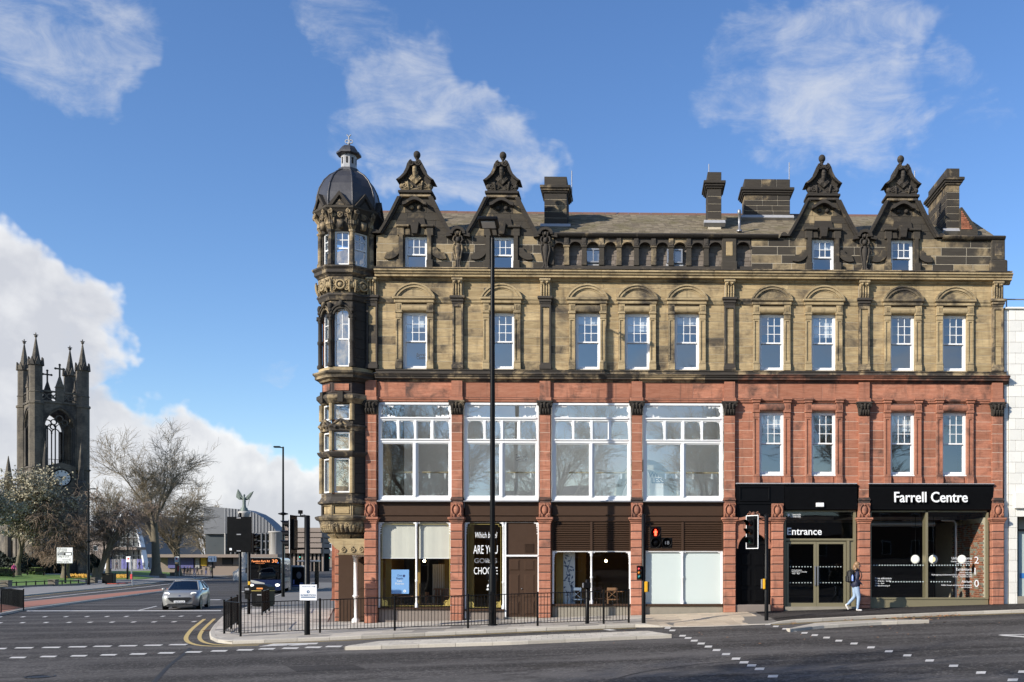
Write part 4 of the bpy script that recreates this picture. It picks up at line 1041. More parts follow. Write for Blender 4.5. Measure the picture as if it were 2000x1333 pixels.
def panel_door(parent, x0, x1, z0, z1, Y, mat, cols, rows, mat2=None, name='door'):
 mb = MB().box(x0, x1, Y, Y+.05, z0, z1); d = obj(name, mb, mat, parent)
 H = z1 - z0
 for (c0, c1) in cols:
  for (r0, r1) in rows:
   m_ = MB(); m_.bevel_box(x0+(x1-x0)*c0, x0+(x1-x0)*c1, Y-.028, Y+.01, z0+H*r0, z0+H*r1, .022)
   m_.bevel_box(x0+(x1-x0)*c0-.025, x0+(x1-x0)*c1+.025, Y-.012, Y+.005, z0+H*r0-.025, z0+H*r1+.025, .008)
   obj('door_panel', m_, mat, d)
 return d
d = panel_door(f, dx0, dx1, dz0, dz1, .08, K['brown'], ((.10, .40), (.58, .88)), ((.05, .25), (.34, .70), (.78, .94)))
obj('door_handle', MB().ball((dx0 + (dx1-dx0)*.49, .06, dz0+1.0), .02), K['greym'], d)
obj('threshold', MB().box(dx0-.1, dx1+.05, -.12, .2, h0(xm)-.05, dz0), K['render'], f)
def louvres(f, a, b, z0, z1, mid):
 for x0, x1 in ((a+.04, mid-.04), (mid+.04, b-.04)):
  n = 13; H = z1 - z0
  for k in range(n):
   z = z0 + H*(k+.5)/n
   me = MB().add([(x0, -.03, z-.045), (x1, -.03, z-.045), (x1, .06, z+.028), (x0, .06, z+.028), (x0, -.03, z-.030), (x1, -.03, z-.030), (x1, .06, z+.043), (x0, .06, z+.043)], [(0,3,2,1),(4,5,6,7),(0,1,5,4),(1,2,6,5),(2,3,7,6),(3,0,4,7)])
   obj('louvre_slat', me, K['brown'], f)
 obj('louvre_frame', MB().box(mid-.04, mid+.04, -.05, .1, z0, z1).box(a, a+.04, -.04, .1, z0, z1).box(b-.04, b, -.04, .1, z0, z1).box(a+.04, b-.04, .085, .12, z0, z1), K['brown'], f)
for i, mpx, sillpx in ((2, 1155, 1180), (3, 1333, 1180)):
 zt, zs = Z(1078.5), Z(sillpx)
 f, a, b = shopfront(i, zt, zs); mid = X(mpx)
 louvres(f, a, b, zt+.05, zz['cap_b']+.04, mid)
 c = MB(); iron_column(c, mid, zs, zt, .03); obj('iron_column', c, K['white'], f); c = MB(); bracket(c, a+.05, zt, 1, .03); bracket(c, b-.05, zt, -1, .03); bracket(c, mid, zt, 1, .03); bracket(c, mid, zt, -1, .03)
 for x in (a+.03, b-.03): obj('iron_column', MB().tube((x, .03, zs), (x, .03, zt), .03, n=8), K['white'], f)
 obj('bracket', c, K['white'], f)['kind'] = 'stuff'
 for x0, x1 in ((a+.04, mid), (mid, b-.04)): wpane(f, x0, x1, zs, zt, .08, K['glassd'] if i == 2 else K['frost'])
 obj('window_sill', MB().bevel_box(a, b, -.05, .12, zs-.07, zs, .012), K['brown'], f)
 obj('stall_riser', MB().box(a, b, .03, .14, h0(a)-.06, zs-.07), K['render'], f)
x0, x1 = X(1437.5), X(1504); xs5, xe5 = X(1504), X(1531); g = h0(X(1470)) + .02
mbp = MB().box(x0, xe5, -.10, .2, Z(985), zz['fas_t']-.02); mbp.box(x0+.02, x1, -.06, .2, zz['cap_t'], Z(985))
pb = obj('fascia_board', mbp, K['black'], BLD)
pn = MB(); pa, pbx = x0 + .10, x1 - .02; za, zb = Z(980), Z(950)
for q in (pn.bevel_box(pa, pbx, -.14, -.09, za, za+.06, .012), pn.bevel_box(pa, pbx, -.14, -.09, zb-.06, zb, .012), pn.bevel_box(pa, pa+.06, -.14, -.09, za+.06, zb-.06, .012), pn.bevel_box(pbx-.06, pbx, -.14, -.09, za+.06, zb-.06, .012)): pass
obj('fascia_panel', pn, K['black'], pb)
obj('lead_capping', MB().bevel_box(x0-.02, X(1673)-.01, -.17, .05, zz['fas_t']-.02, zz['fas_t']+.02, .01), K['leadlight'], pb)
red_pilaster(1517.5, False)
cartouche(X(1517.5), Z(984), zz['cap_t'], K['rtrim'], BLD)
cxd = (x0 + x1) / 2; rw = (x1 - x0) / 2; zsp = Z(1072)
ah = MB(); n = 16; rr = rw - .06
pts_o = []
for i in range(n + 1):
 a_ = math.pi * i / n; pts_o.append((cxd + rr*math.cos(a_), zsp + rr*math.sin(a_)))
ztop5 = Z(1022)
for i in range(n):
 (xa, za), (xb, zb) = pts_o[i], pts_o[i+1]
 ah.prism([(xa, za), (xa, ztop5), (xb, ztop5), (xb, zb)], -.09, .3, 'y')
ah.box(x0, cxd-rr, -.09, .3, zsp, ztop5).box(cxd+rr, x1, -.09, .3, zsp, ztop5)
ah.arcband(cxd, zsp, rr, rr+.10, 0, math.pi, -.12, -.08, 18)
arch = obj('door_arch', ah, K['rrust'], BLD)
hd = MB()
n = 12                                                   # swept pediment over the door
for i in range(n):
 t0, t1 = i/n, (i+1)/n; f0 = lambda t: ztop5 + .07 + .16*(1-abs(2*t-1))**1.6
 xa, xb = x0-.02 + (x1-x0+.04)*t0, x0-.02 + (x1-x0+.04)*t1
 hd.prism([(xa, f0(t0)), (xb, f0(t1)), (xb, f0(t1)+.10), (xa, f0(t0)+.10)], -.24, .02, 'y')
 hd.prism([(xa, ztop5), (xb, ztop5), (xb, f0(t1)), (xa, f0(t0))], -.13, .02, 'y')
for s in (-1, 1): volute(hd, cxd + s*.16, ztop5+.30, .09, -.2, .03, 1.4, s)
hd.ball((cxd, -.2, ztop5+.32), .08)
obj('arch_pediment', hd, K['rtrim'], arch)
dr = panel_door(BLD, x0+.08, x1-.08, g+.22, Z(1075), .22, K['black'], ((.12, .44), (.58, .90)), ((.05, .27), (.34, .66), (.72, .94)))
obj('fanlight', MB().box(x0+.04, x1-.04, .24, .28, Z(1075), Z(1040)).box(x0, x1, .20, .25, Z(1076), Z(1073)), K['black'], dr)
obj('doorstep', MB().bevel_box(x0-.05, x1+.02, -.12, .4, g-.05, g+.22, .02), K['riser'], dr)
obj('door_frame', MB().box(x0, x0+.08, .10, .26, g+.22, Z(1068)).box(x1-.08, x1, .10, .26, g+.22, Z(1068)), K['black'], dr)
def fascia(a, b, cap=True):
 z0, z1 = zz['fas_b'], zz['fas_t'] - .02
 p = [( .05, z0), (-.05, z0), (-.10, z0+.04), (-.10, z0+.07), (-.16, z1-.14), (-.16, z1-.08), (-.21, z1-.05), (-.21, z1), (.05, z1)]
 f_ = obj('fascia_board', MB().prism(p, a, b, 'x'), K['black'], BLD)
 if cap: obj('lead_capping', MB().bevel_box(a-.02, b+.02, -.24, .05, z1, z1+.03, .01), K['leadlight'], f_)
 return f_
a6, b6 = X(1531)+.01, X(1673)-.01
fa6 = fascia(a6, b6, False)
ex = X(1600); obj('number_plate', MB().bevel_box(ex-.14, ex+.14, -.19, -.10, Z(990.5), Z(982.5), .01), K['white'], fa6)
zt, g6 = zz['fas_b'], h0(X(1600))
Yd = .10
fm = MB(); t = .07
ztr = Z(1052); zdoor = Z(1058)
fm.box(a6, a6+t, Yd-.06, Yd+.08, g6, zt).box(b6-t-.02, b6, Yd-.06, Yd+.08, g6, zt).box(a6+t, b6-t-.02, Yd-.06, Yd+.08, zt-.05, zt).box(a6+t, b6-t-.02, Yd-.06, Yd+.08, Z(1056), ztr)
ent = obj('entrance_frame', fm, K['olive'], BLD)
wpane(ent, a6+t, b6-t-.02, ztr, zt-.05, Yd, K['glassd'])
sd = X(1657)                                             # narrow fixed strip right of the doors
obj('frame_post', MB().box(sd-.05, sd+.05, Yd-.05, Yd+.08, g6, ztr), K['olive'], ent)
wpane(ent, sd+.05, b6-t-.02, g6+.05, ztr, Yd, K['olive'], 'side_panel')
xd0, xd1 = a6+t, sd-.05; xc = (xd0+xd1)/2
for q, (u0, u1) in enumerate(((xd0+.02, xc-.005), (xc+.005, xd1-.02))):
 m_ = MB(); s = .085; z0, z1 = g6+.10, zdoor
 m_.box(u0, u0+s, Yd-.03, Yd+.03, z0, z1).box(u1-s, u1, Yd-.03, Yd+.03, z0, z1).box(u0+s, u1-s, Yd-.03, Yd+.03, z1-s, z1).box(u0+s, u1-s, Yd-.03, Yd+.03, z0, z0+.13)
 d = obj('glazed_door', m_, K['olive'], BLD)
 wpane(d, u0+s, u1-s, z0+.13, z1-s, Yd, K['glassd'])
 hx = u1 - .045 if q == 0 else u0 + .045
 obj('pull_handle', MB().box(hx-.022, hx+.022, Yd-.085, Yd-.06, z0+.75, z0+1.45).box(hx-.01, hx+.01, Yd-.07, Yd-.03, z0+.80, z0+.84).box(hx-.01, hx+.01, Yd-.07, Yd-.03, z0+1.36, z0+1.40), K['greym'], d)
 dots = MB()
 for zz_ in (z0+.85, z0+1.42):
  k = u0+s+.06
  while k < u1-s-.03: dots.lathe([(.02, 0), (.02, .002)], n=8, smooth=False, M=Matrix.Translation((k, Yd-.004, zz_)) @ Matrix.Rotation(R(90), 4, 'X')); k += .105
 obj('manifestation_dots', dots, K['frost'], d)
obj('threshold', MB().box(a6, b6, -.12, .3, g6-.08, g6+.10), K['render'], ent)
text('lettering', 'Entrance', .36, (X(1537), Yd-.006, Z(1044.5)), K['letter'], ent, width=1.24, depth=.001, align='LEFT', bold=.004)
text('lettering', 'Newcastle', .10, (X(1545), Yd-.006, Z(1006.5)), K['letter'], ent, width=.36, depth=.001, align='LEFT')
text('lettering', 'University', .10, (X(1545), Yd-.006, Z(1010.5)), K['letter'], ent, width=.36, depth=.001, align='LEFT')
obj('crest', MB().prism([(X(1539), Z(1003)), (X(1543), Z(1003)), (X(1543), Z(1007)), (X(1541), Z(1009.5)), (X(1539), Z(1007))], Yd-.006, Yd-.004, 'y'), K['letter'], ent)
for k, s in enumerate(('Free admission', 'Wednesday to Sunday', '10am - 4pm')):
 text('lettering', s, .06, (X(1547), Yd-.036, Z(1115 + k*3.4)), K['letter'], ent, depth=.001, align='LEFT')
a7, b7 = X(1700)+.01, X(1932)-.01
fa7 = fascia(a7-.10, b7+.10)
sign = text('sign_lettering', 'Farrell Centre', .52, (X(1814.5), -.20, Z(981)), K['letter'], fa7, width=2.62, depth=.02, bold=.006)
g7 = h0(X(1815)); zs7 = Z(1168)
fm = MB(); t = .06; m7 = X(1811)
fm.box(a7, a7+.04, Yd-.06, Yd+.1, zs7, zt).box(b7-t, b7, Yd-.06, Yd+.1, zs7, zt).box(a7, b7, Yd-.06, Yd+.1, zt-.05, zt).box(a7, b7, Yd-.06, Yd+.1, zs7-.06, zs7).box(m7-.04, m7+.04, Yd-.06, Yd+.35, zs7, zt)
sw = obj('shop_window', fm, K['olive'], BLD)
obj('bottom_panel', MB().box(a7, b7, Yd-.03, Yd+.15, h0(a7)-.05, zs7-.06), K['olive'], sw)
obj('jamb_lining', MB().box(b7-.02, b7+.02, Yd+.1, Yd+.5, zs7, zt), K['olive'], sw)
wpane(sw, a7+.04, m7-.04, zs7, zt-.05, Yd, K['glassd']); wpane(sw, m7+.04, b7-t, zs7, zt-.05, Yd, K['glassd'])
dots = MB()
for py in (1104.5, 1137):
 x = X(1703)
 while x < (X(1895) if py < 1120 else X(1862)):
  if not (X(1806) < x < X(1816)) and not (py > 1120 and x < X(1738)): dots.lathe([(.024, 0), (.024, .002)], n=8, smooth=False, M=Matrix.Translation((x, Yd-.004, Z(py))) @ Matrix.Rotation(R(90), 4, 'X'))
  x += .098
obj('manifestation_dots', dots, K['frost'], sw)
for s, pxr, py, size in (('2', 1914, 1101, .36), ('1', 1911, 1123, .36), ('0', 1914, 1147, .36), ('Urban Rooms', 1900, 1093, .13), ('Displays on the past, present', 1900, 1098, .065), ('and future of the city', 1900, 1102, .065),
       ('Exhibitions', 1900, 1115, .13), ('More with Less', 1900, 1120, .07), ('Reimagining Architecture for a Changing World', 1900, 1124.5, .075), ('22 April - 3 September 2023', 1900, 1128, .06),
       ('Atrium', 1900, 1139, .13), ('Public forum and events programme', 1900, 1145, .075), ('and information', 1900, 1149, .06)):
 text('lettering', s, size, (X(pxr), Yd-.006, Z(py)), K['letter'], sw, depth=.001, align='RIGHT')
for k, (s, sz) in enumerate((('Free admission', .10), ('Wednesday - Sunday', .07), ('10am - 4pm', .07), ('farrellcentre.org.uk', .07))):
 text('lettering', s, sz, (X(1710), Yd-.006, Z(1132 + k*4.6)), K['letter'], sw, depth=.001, align='LEFT')
# ================================================================== ATTIC, ROOF, CHIMNEYS
za0, zpt, zpb = zz['attic'], zz['par_t'], zz['par_b']
def M_slate(name, ca, cb, moss=.3):
 m, nt, n, b = newmat(name)
 pos = n('ShaderNodeNewGeometry').outputs['Position']
 rp = n('ShaderNodeNewGeometry').outputs['Random Per Island']
 c = ramp(n, rp, [(0.0, ca), (.5, tuple((x+y)/2 for x, y in zip(ca, cb))), (1.0, cb)])
 nz = n('ShaderNodeTexNoise', {'Vector': pos, 'Scale': 1.3, 'Detail': 7.0, 'Roughness': .65}).outputs[0]
 k = n('ShaderNodeMapRange', {0: nz, 1: .48, 2: .72, 3: 0.0, 4: moss}, 0)
 c = n('ShaderNodeMix', {0: k, 6: c, 7: (.15, .135, .06, 1)}, 2, data_type='RGBA')
 nt.links.new(c, b.inputs['Base Color']); b.inputs['Roughness'].default_value = .85; b.inputs['Specular IOR Level'].default_value = .15
 bn = n('ShaderNodeTexNoise', {'Vector': pos, 'Scale': 30.0, 'Detail': 4.0}).outputs[0]
 nt.links.new(n('ShaderNodeBump', {'Strength': .3, 'Distance': .01, 'Height': bn}, 0), b.inputs['Normal'])
 return m
K['slate'] = M_slate('mossy_roof_slate', (.155, .128, .092), (.28, .235, .17), .6)
K['slate2'] = M_slate('plain_wall_slate', (.145, .12, .10), (.225, .19, .162), .15)
K['ridge'] = M_plain('clay_ridge_tile', (.16, .085, .06), .8, var=.3, scale=2)
YR = 4.0; ZR = Z(419, 1250, YR); YE, ZE = .30, zpt - .02
def slates(p00, p10, p01, w, gauge, name, mat, parent, th=.012):
 u = (p10 - p00); L = u.length; u.normalize(); v = (p01 - p00); H = v.length; v.normalize(); nrm = u.cross(v).normalized()
 mb = MB(); rows = int(H / gauge); rnd = random.Random(3)
 for r in range(rows + 1):
  s0 = r * gauge; s1 = min(s0 + gauge*1.25, H); x = -w * (.5 if r % 2 else 0)
  while x < L:
   a = max(0, x); b_ = min(L, x + w * rnd.uniform(.88, 1.1));
   if b_ - a > .02:
    j = rnd.uniform(-.006, .006); t = th + rnd.uniform(0, .008)
    q = [p00 + u*(a+.004) + v*(s0+j) + nrm*t, p00 + u*(b_-.004) + v*(s0+j+rnd.uniform(-.004,.004)) + nrm*t, p00 + u*(b_-.004) + v*s1 + nrm*.002, p00 + u*(a+.004) + v*s1 + nrm*.002]
    d = [p00 + u*(a+.004) + v*(s0+j), p00 + u*(b_-.004) + v*(s0+j)]
    mb.add([*q, *d], [(0,1,2,3), (4,5,1,0)])
   x = b_ if x >= 0 else x + w
   x = max(x, b_)
 o = obj(name, mb, mat, parent); o['kind'] = 'stuff'; return o
RX0, RX1 = X(700, 1.5), X(1930, 1.5)
rf = MB()
rf.add([(RX0, YE, ZE), (RX1, YE, ZE), (RX1, YR, ZR), (RX0, YR, ZR), (RX1, YR*2, ZE), (RX0, YR*2, ZE)], [(0,1,2,3), (3,2,4,5)])
rf.add([(RX0, YE, ZE), (RX0, YR, ZR), (RX0, YR*2, ZE)], [(0,1,2)]); rf.add([(RX1, YE, ZE), (RX1, YR*2, ZE), (RX1, YR, ZR)], [(0,1,2)])
roof = obj('roof', rf, K['slate'], BLD)
slates(Vector((RX0, YE, ZE)), Vector((RX1, YE, ZE)), Vector((RX0, YR, ZR)), .24, .165, 'slate_courses', K['slate'], roof)
rm_ = MB(); x = RX0
while x < RX1:
 o = obj('ridge_tile', MB().prism([(YR-.16, ZR-.10), (YR-.02, ZR+.06), (YR+.02, ZR+.06), (YR+.16, ZR-.10), (YR, ZR-.02)], x+.004, min(RX1, x+.446), 'x'), K['ridge'], roof); x += .45
def chimney(pl, pr, ptop, pbase, Yf, depth, parent, courses_n=6, rods=None, mat=None):
 mat = mat or K['chim']
 x0, x1 = X(pl, Yf), X(pr, Yf); zt = Z(ptop, (pl+pr)/2, Yf); zb = Z(pbase, (pl+pr)/2, Yf) - .25
 mb = MB().box(x0+.012, x1-.012, Yf+.012, Yf+depth-.012, zb-1.2, zt-.02)
 ch = obj('chimney', mb, K['mortar'], parent)
 zc0, zc1 = zt - .62, zt - .36
 n = courses_n; hh = (zc0 - zb) / n
 def ring(z0, z1, e, m=mat, nm='stone_block'):
  w = x1 - x0 + 2*e; d = depth + 2*e
  k = max(1, round(w / .62)); off = random.uniform(-.12, .12) if k > 1 else 0
  cuts = [0] + [i/k + off/w for i in range(1, k)] + [1]
  for a, b in zip(cuts[:-1], cuts[1:]):
   g = .008
   obj(nm, MB().bevel_box(x0-e+w*a + (g if a else 0), x0-e+w*b, Yf-e, Yf-e+d, z0+.005, z1-.005, .010), m, ch)
 for i in range(n): ring(zb + hh*i, zb + hh*(i+1), 0)
 for (za, zb2, e) in ((zc0, zc0+.07, .05), (zc0+.07, zc0+.15, .10), (zc0+.15, zc1, .15)): obj('chimney_cap', MB().bevel_box(x0-e, x1+e, Yf-e, Yf+depth+e, za, zb2, .015), K['soot2'], ch)
 ring(zc1, zt, 0)
 obj('lead_flashing', MB().prism([(Yf-.14, zb+.10), (Yf-.02, zb+.24), (Yf+.02, zb+.24), (Yf+.02, zb)], x0-.14, x1+.14, 'x'), K['leadlight'], ch)
 if rods:
  rx = X(rods[0], Yf+.3); obj('lightning_rod', MB().tube((rx, Yf+depth*.7, zt-.6), (rx, Yf+depth*.7, Z(rods[1], rods[0], Yf+depth*.7)), .018, n=5), K['leadlight'], ch)
 return ch
chimney(1063, 1107, 345, 437, 1.75, 1.15, BLD, 6, (1115, 334))
chimney(1382, 1409, 336, 430, 1.55, .95, BLD, 5, (1386, 321))
chimney(1454, 1543, 350, 420, 3.1, .9, BLD, 5, (1544, 318))
chimney(1849, 1874, 329, 446, .95, 2.3, BLD, 7, (1806, 334))
cx0, cx1 = X(1846, 1.0), X(1872, 1.0)
sh = MB(); zs_ = Z(410, 1876, 1.0)
sh.prism([(cx1, zs_), (cx1+.06, zs_), (X(1905, 1.0), Z(452, 1905, 1.0)), (X(1905, 1.0), ZE-.4), (cx1, ZE-.4)], .75, 1.2, 'y')
gs = obj('gable_shoulder', sh, K['soot'], BLD)
brm = M_plain('red_brick', (.30, .11, .06), .9, var=.3, scale=14, rnd=.3)
for r in range(9):
 zq = Z(448, 1870, .75) + r*.075; xe = cx1 + .02; xr = cx1 + .02 + max(.0, (zs_ - .10 - zq) * .62)
 k = 0
 while xe < xr - .04:
  w = .21 if (r + k) % 2 else .105
  block(gs, xe, min(xr, xe+w)-.012, zq, zq+.063, .735, brm, .004, .03, 'brick'); xe += w; k += 1
obj('roof_vent', MB().lathe([(.10, 0), (.10, .06), (.045, .08), (.045, .62), (.075, .64), (.075, .74), (.05, .80)], (X(1444, 1.0), 1.0, Z(453, 1444, 1.0)), 10), K['greym'], BLD)
obj('far_chimney', MB().bevel_box(X(850, 6.0), X(895, 6.0), 6.0, 7.0, Z(430, 870, 6.0), Z(411, 870, 6.0), .05), K['ydark'], BLD)
D1, D2, D3, D4 = 812, 981, 1607.5, 1762
def parapet(pa, pb, holes, n=5, zt=None):
 zt = zt or zpb
 return courses(BLD, X(pa), X(pb), [za0 + (zt - za0)*i/n for i in range(n+1)], 0.02, K['soot'], K['mortar'], holes, wl=.75, joint=.014, ch=.005, depth=.10, wname='attic_wall', wh=holes)
dw = .40                                                  # half window
def dh(p): c = X(p); return (c - dw, c + dw, za0, Z(464))
parapet(735, 1078, [dh(D1), dh(D2)], 4, Z(463))
parapet(1468, 1936, [dh(D3), dh(D4)], 4, Z(463))
for pa, pb, cs in ((735, 1078, (D1, D2)), (1468, 1955, (D3, D4))):
 e_ = [X(pa)] + [v for q in cs for v in (X(q)-dw, X(q)+dw)] + [X(pb)]
 for a, b in zip(e_[0::2], e_[1::2]): obj('attic_backing', MB().box(a, b, .14, .45, za0, Z(463)-.05), K['soot'], BLD)
def coping(pa, pb, mat=None):
 z = zpb
 return moulding(BLD, 'coping_stone', prof([(-.05, z-.03), (-.10, z), (-.13, z+.03), (-.16, z+.07), (-.14, z+.10), (-.04, zpt+.02), (.35, zpt+.02)], .40), X(pa), X(pb), K['soot2'], 1.0)
coping(1078, 1520); coping(1840, 1962)
cv = MB().bevel_box(X(1936), X(1962), -.06, .42, za0+.45, zpb, .02).bevel_box(X(1932), X(1966), -.12, .5, za0, za0+.45, .04)
cr = obj('corner_pier', cv, K['soot'], BLD)
obj('pier_panel', MB().bevel_box(X(1942), X(1956), -.075, .0, za0+.6, zpb-.15, .012), K['ydark'], cr)
posts = [1106.6, 1141, 1175, 1209, 1243, 1277, 1311, 1345.5, 1379.5]
asp, asl = Z(483), Z(519)
sl_ = MB().box(X(1075), X(1470), .02, .16, za0, asl); obj('arcade_sill', sl_, K['ydark'], BLD)
mw = obj('mansard_wall', MB().add([(X(1070), .20, za0), (X(1475), .20, za0), (X(1475), .30, zpt), (X(1070), .30, zpt)], [(0,1,2,3)]), K['slate2'], BLD)
slates(Vector((X(1072), .195, za0)), Vector((X(1472), .195, za0)), Vector((X(1072), .29, zpt)), .27, .145, 'slate_courses', K['slate2'], mw)
arc_edges = [(1082, 1101.5)] + [(a + 5, b - 5) for a, b in zip(posts[:-1], posts[1:])] + [(1384.5, 1411), (1438, 1466)]
for p in posts + [1077]:
 x = X(p); mb = MB(); w = .085
 mb.box(x-w, x+w, .0, .16, asl+.18, asp-.02).bevel_box(x-w-.015, x+w+.015, -.02, .17, asl, asl+.18, .012).bevel_box(x-w-.03, x+w+.03, -.03, .18, asp-.02, asp+.05, .012)
 obj('arcade_post', mb, K['soot'], BLD)
 obj('arcade_panel', MB().bevel_box(x-w, x+w, -.035, .20, asp+.05, zpb-.03, .015).bevel_box(x-.04, x+.04, -.045, -.02, asp+.12, zpb-.10, .008), K['ydark'], BLD)
for pa, pb in arc_edges:
 a, b = X(pa), X(pb); c = (a+b)/2; r = (b-a)/2; mb = MB(); n = 12; zs_ = asp - .02; zt_ = zpb - .02
 ez = .9
 for i in range(n):
  a0 = math.pi*i/n; a1 = math.pi*(i+1)/n
  q0 = (c + r*math.cos(a0), zs_ + r*ez*math.sin(a0)); q1 = (c + r*math.cos(a1), zs_ + r*ez*math.sin(a1))
  mb.prism([q0, (q0[0], zt_), (q1[0], zt_), q1], .02, .16, 'y')
 mb.arcband(c, zs_, r, r+.035, 0, math.pi, -.005, .03, 12, 1, ez)
 obj('arcade_arch', mb, K['ydark'], BLD)
x = X(1424.5); mb = MB().bevel_box(x-.25, x+.25, -.05, .4, asl, zpb, .015).bevel_box(x-.29, x+.29, -.08, .4, za0, asl+.15, .03)
pr_ = obj('arcade_pier', mb, K['soot'], BLD); obj('pier_panel', MB().bevel_box(x-.12, x+.12, -.065, 0, asl+.35, zpb-.15, .012), K['ystone'], pr_)
for p in (1158.5, 1318):
 c = X(p); m_ = MB(); a, b, z0, z1 = c-.28, c+.28, Z(509), Z(487)
 m_.box(a, a+.05, .11, .25, z0, z1).box(b-.05, b, .11, .25, z0, z1).box(a, b, .11, .25, z0-.05, z0).box(a, b, .11, .25, z1, z1+.05).box(c-.02, c+.02, .12, .25, z0, z1)
 sk = obj('roof_window', m_, K['greym'], BLD)
 for u0, u1 in ((a+.05, c-.02), (c+.02, b-.05)): wpane(sk, u0, u1, z0, z1, .16, K['glassu'])
 obj('lead_apron', MB().prism([(.13, z0-.24), (.19, z0-.05), (.23, z0-.24)], a-.03, b+.03, 'x'), K['leadlight'], sk)
def dormer(p, flip=False):
 c = X(p)
 zt = lambda py: Z(py, 1250)
 zb, z_s0, z_s1 = Z(463), Z(462), Z(390)             # slope from half-width 1.2 to .50
 hwb, hwt = 1.20, .50
 def hw(z): t = (z - z_s0) / (z_s1 - z_s0); return hwb + (hwt - hwb)*(1.15*t - .15*t*t) if t > 0 else hwb
 core = MB().prism([(c-hwb+.03, zb), (c+hwb-.03, zb), (c+hwt-.02, z_s1), (c-hwt+.02, z_s1)], .035, .40, 'y')
 core.prism([(c-hwb+.12, zb), (c+hwb-.12, zb), (c+.30, z_s1-.2), (c-.30, z_s1-.2)], .40, 2.4, 'y')
 dm = obj('dormer_gable', core, K['mortar'], BLD)
 lv = [zb + (z_s1 - zb)*i/5 for i in range(6)]
 for k in range(5):
  za, zb_ = lv[k]+.005, lv[k+1]-.005
  spans = [(-1, -dw/hw(za)), (dw/hw(za), 1)] if False else None
  ha, hb = hw(za)-.01, hw(zb_)-.01
  n = max(2, round(ha*2/.62)); off = (.5 if k % 2 else 0)
  cuts = sorted({-1.0, 1.0, *[(-1 + 2*(i+off)/n) for i in range(n+1) if -1 < -1 + 2*(i+off)/n < 1]})
  cuts = [q for i, q in enumerate(cuts) if i == 0 or q - cuts[i-1] > .12]
  if cuts[-1] != 1.0: cuts[-1] = 1.0
  for a, b in zip(cuts[:-1], cuts[1:]):
   xa, xb = a*ha, b*ha; ta = -hb if a == -1 else max(-hb, min(hb, xa)); tb = hb if b == 1 else max(-hb, min(hb, xb))
   g = .005
   if tb - ta < .02: continue
   obj('stone_block', MB().prism([(c+xa+(g if a > -1 else 0), za), (c+xb-(g if b < 1 else 0), za), (c+tb-(g if b < 1 else 0), zb_), (c+ta+(g if a > -1 else 0), zb_)], .012, .05, 'y'), K['soot'], dm)
 for s in (-1, 1):
  rk = MB(); n = 3
  for i in range(n):
   z0, z1 = z_s0 + (z_s1-z_s0)*i/n, z_s0 + (z_s1-z_s0)*(i+1)/n; w0, w1 = hw(z0), hw(z1); g = .006
   rk.prism([(c+s*(w0-.05), z0+g), (c+s*(w0+.09), z0+g), (c+s*(w1+.09), z1), (c+s*(w1-.05), z1)], -.10, .45, 'y')
   rk.prism([(c+s*(w0+.02), z0+g), (c+s*(w0+.12), z0+g), (c+s*(w1+.12), z1), (c+s*(w1+.02), z1)], -.15, .45, 'y')
  rk.arcband(c + s*(hwb+.20), z_s0+.02, .0, .13, 0, math.pi, -.12, .4, 10)
  obj('raking_coping', rk, K['soot2'], dm)
 bz0, bz1 = z_s1, Z(379)
 obj('gable_band', MB().bevel_box(c-.56, c+.56, -.09, .55, bz0, bz0+.09, .02).bevel_box(c-.52, c+.52, -.04, .5, bz0+.09, bz1-.07, .01), K['ydark'], dm)
 obj('gable_band', MB().bevel_box(c-.60, c+.60, -.13, .6, bz1-.07, bz1+.03, .02), K['soot2'], dm)
 cb = bz1 + .03; ct = Z(319)
 H = ct - cb
 def cw(t): return (.50 if t < .30 else .16 + .44*(1 - ((t-.30)/.70)**.6) if False else None)
 prof_c = [(0, .50), (.22, .54), (.30, .60), (.36, .62), (.42, .52), (.55, .38), (.72, .29), (.86, .26), (.95, .22), (1.0, .12)]
 poly = [(c+w*.86, cb+H*t) for t, w in prof_c] + [(c-w*.86, cb+H*t) for t, w in reversed(prof_c)]
 obj('crown_back', MB().prism(poly, .0, .50, 'y'), K['soot2'], dm)
 rim_ = MB()
 for s in (-1, 1):
  pts = [(.33, .66), (.42, .53), (.55, .40), (.72, .31), (.86, .27), (.95, .21)]
  for (t0, w0), (t1, w1) in zip(pts[:-1], pts[1:]):
   rim_.prism([(c+s*(w0-.11), cb+H*t0), (c+s*w0, cb+H*t0), (c+s*w1, cb+H*t1), (c+s*(w1-.11), cb+H*t1)], -.17, .52, 'y')
  volute(rim_, c+s*.115, cb+H*.88, .105, -.16, .035, 1.7, -s)
  rim_.lathe([(.10, -.13), (.10, .0)], n=14, smooth=False, M=Matrix.Translation((c+s*.115, 0, cb+H*.88)) @ Matrix.Rotation(R(90), 4, 'X'))
 obj('crown_rim', rim_, K['soot2'], dm)
 cvv = MB()
 for k in range(-4, 5):                                  # shell fan
  a = k * .24; cvv.path([(c, -.06, cb+H*.22), (c + .13*math.sin(a), -.10, cb+H*.22+.16*math.cos(a)), (c + .25*math.sin(a), -.07, cb+H*.22+.34*math.cos(a))], [.02, .035, .03], 5)
 leaf(cvv, c, -.08, cb+H*.40, cb+H*.80, .15, .08); cvv.ball((c, -.14, cb+H*.62), .07); cvv.ball((c, -.13, cb+H*.76), .05)
 for s in (-1, 1):
  volute(cvv, c+s*.36, cb+H*.16, .11, -.07, .035, 1.6, s); volute(cvv, c+s*.14, cb+H*.13, .08, -.07, .03, 1.5, -s); cvv.ball((c+s*.48, -.02, cb+H*.14), .10, 8, 6, (1, 1, 1))
  leaf(cvv, c+s*.22, -.06, cb+.03, cb+H*.30, .08, .07, s*.05)
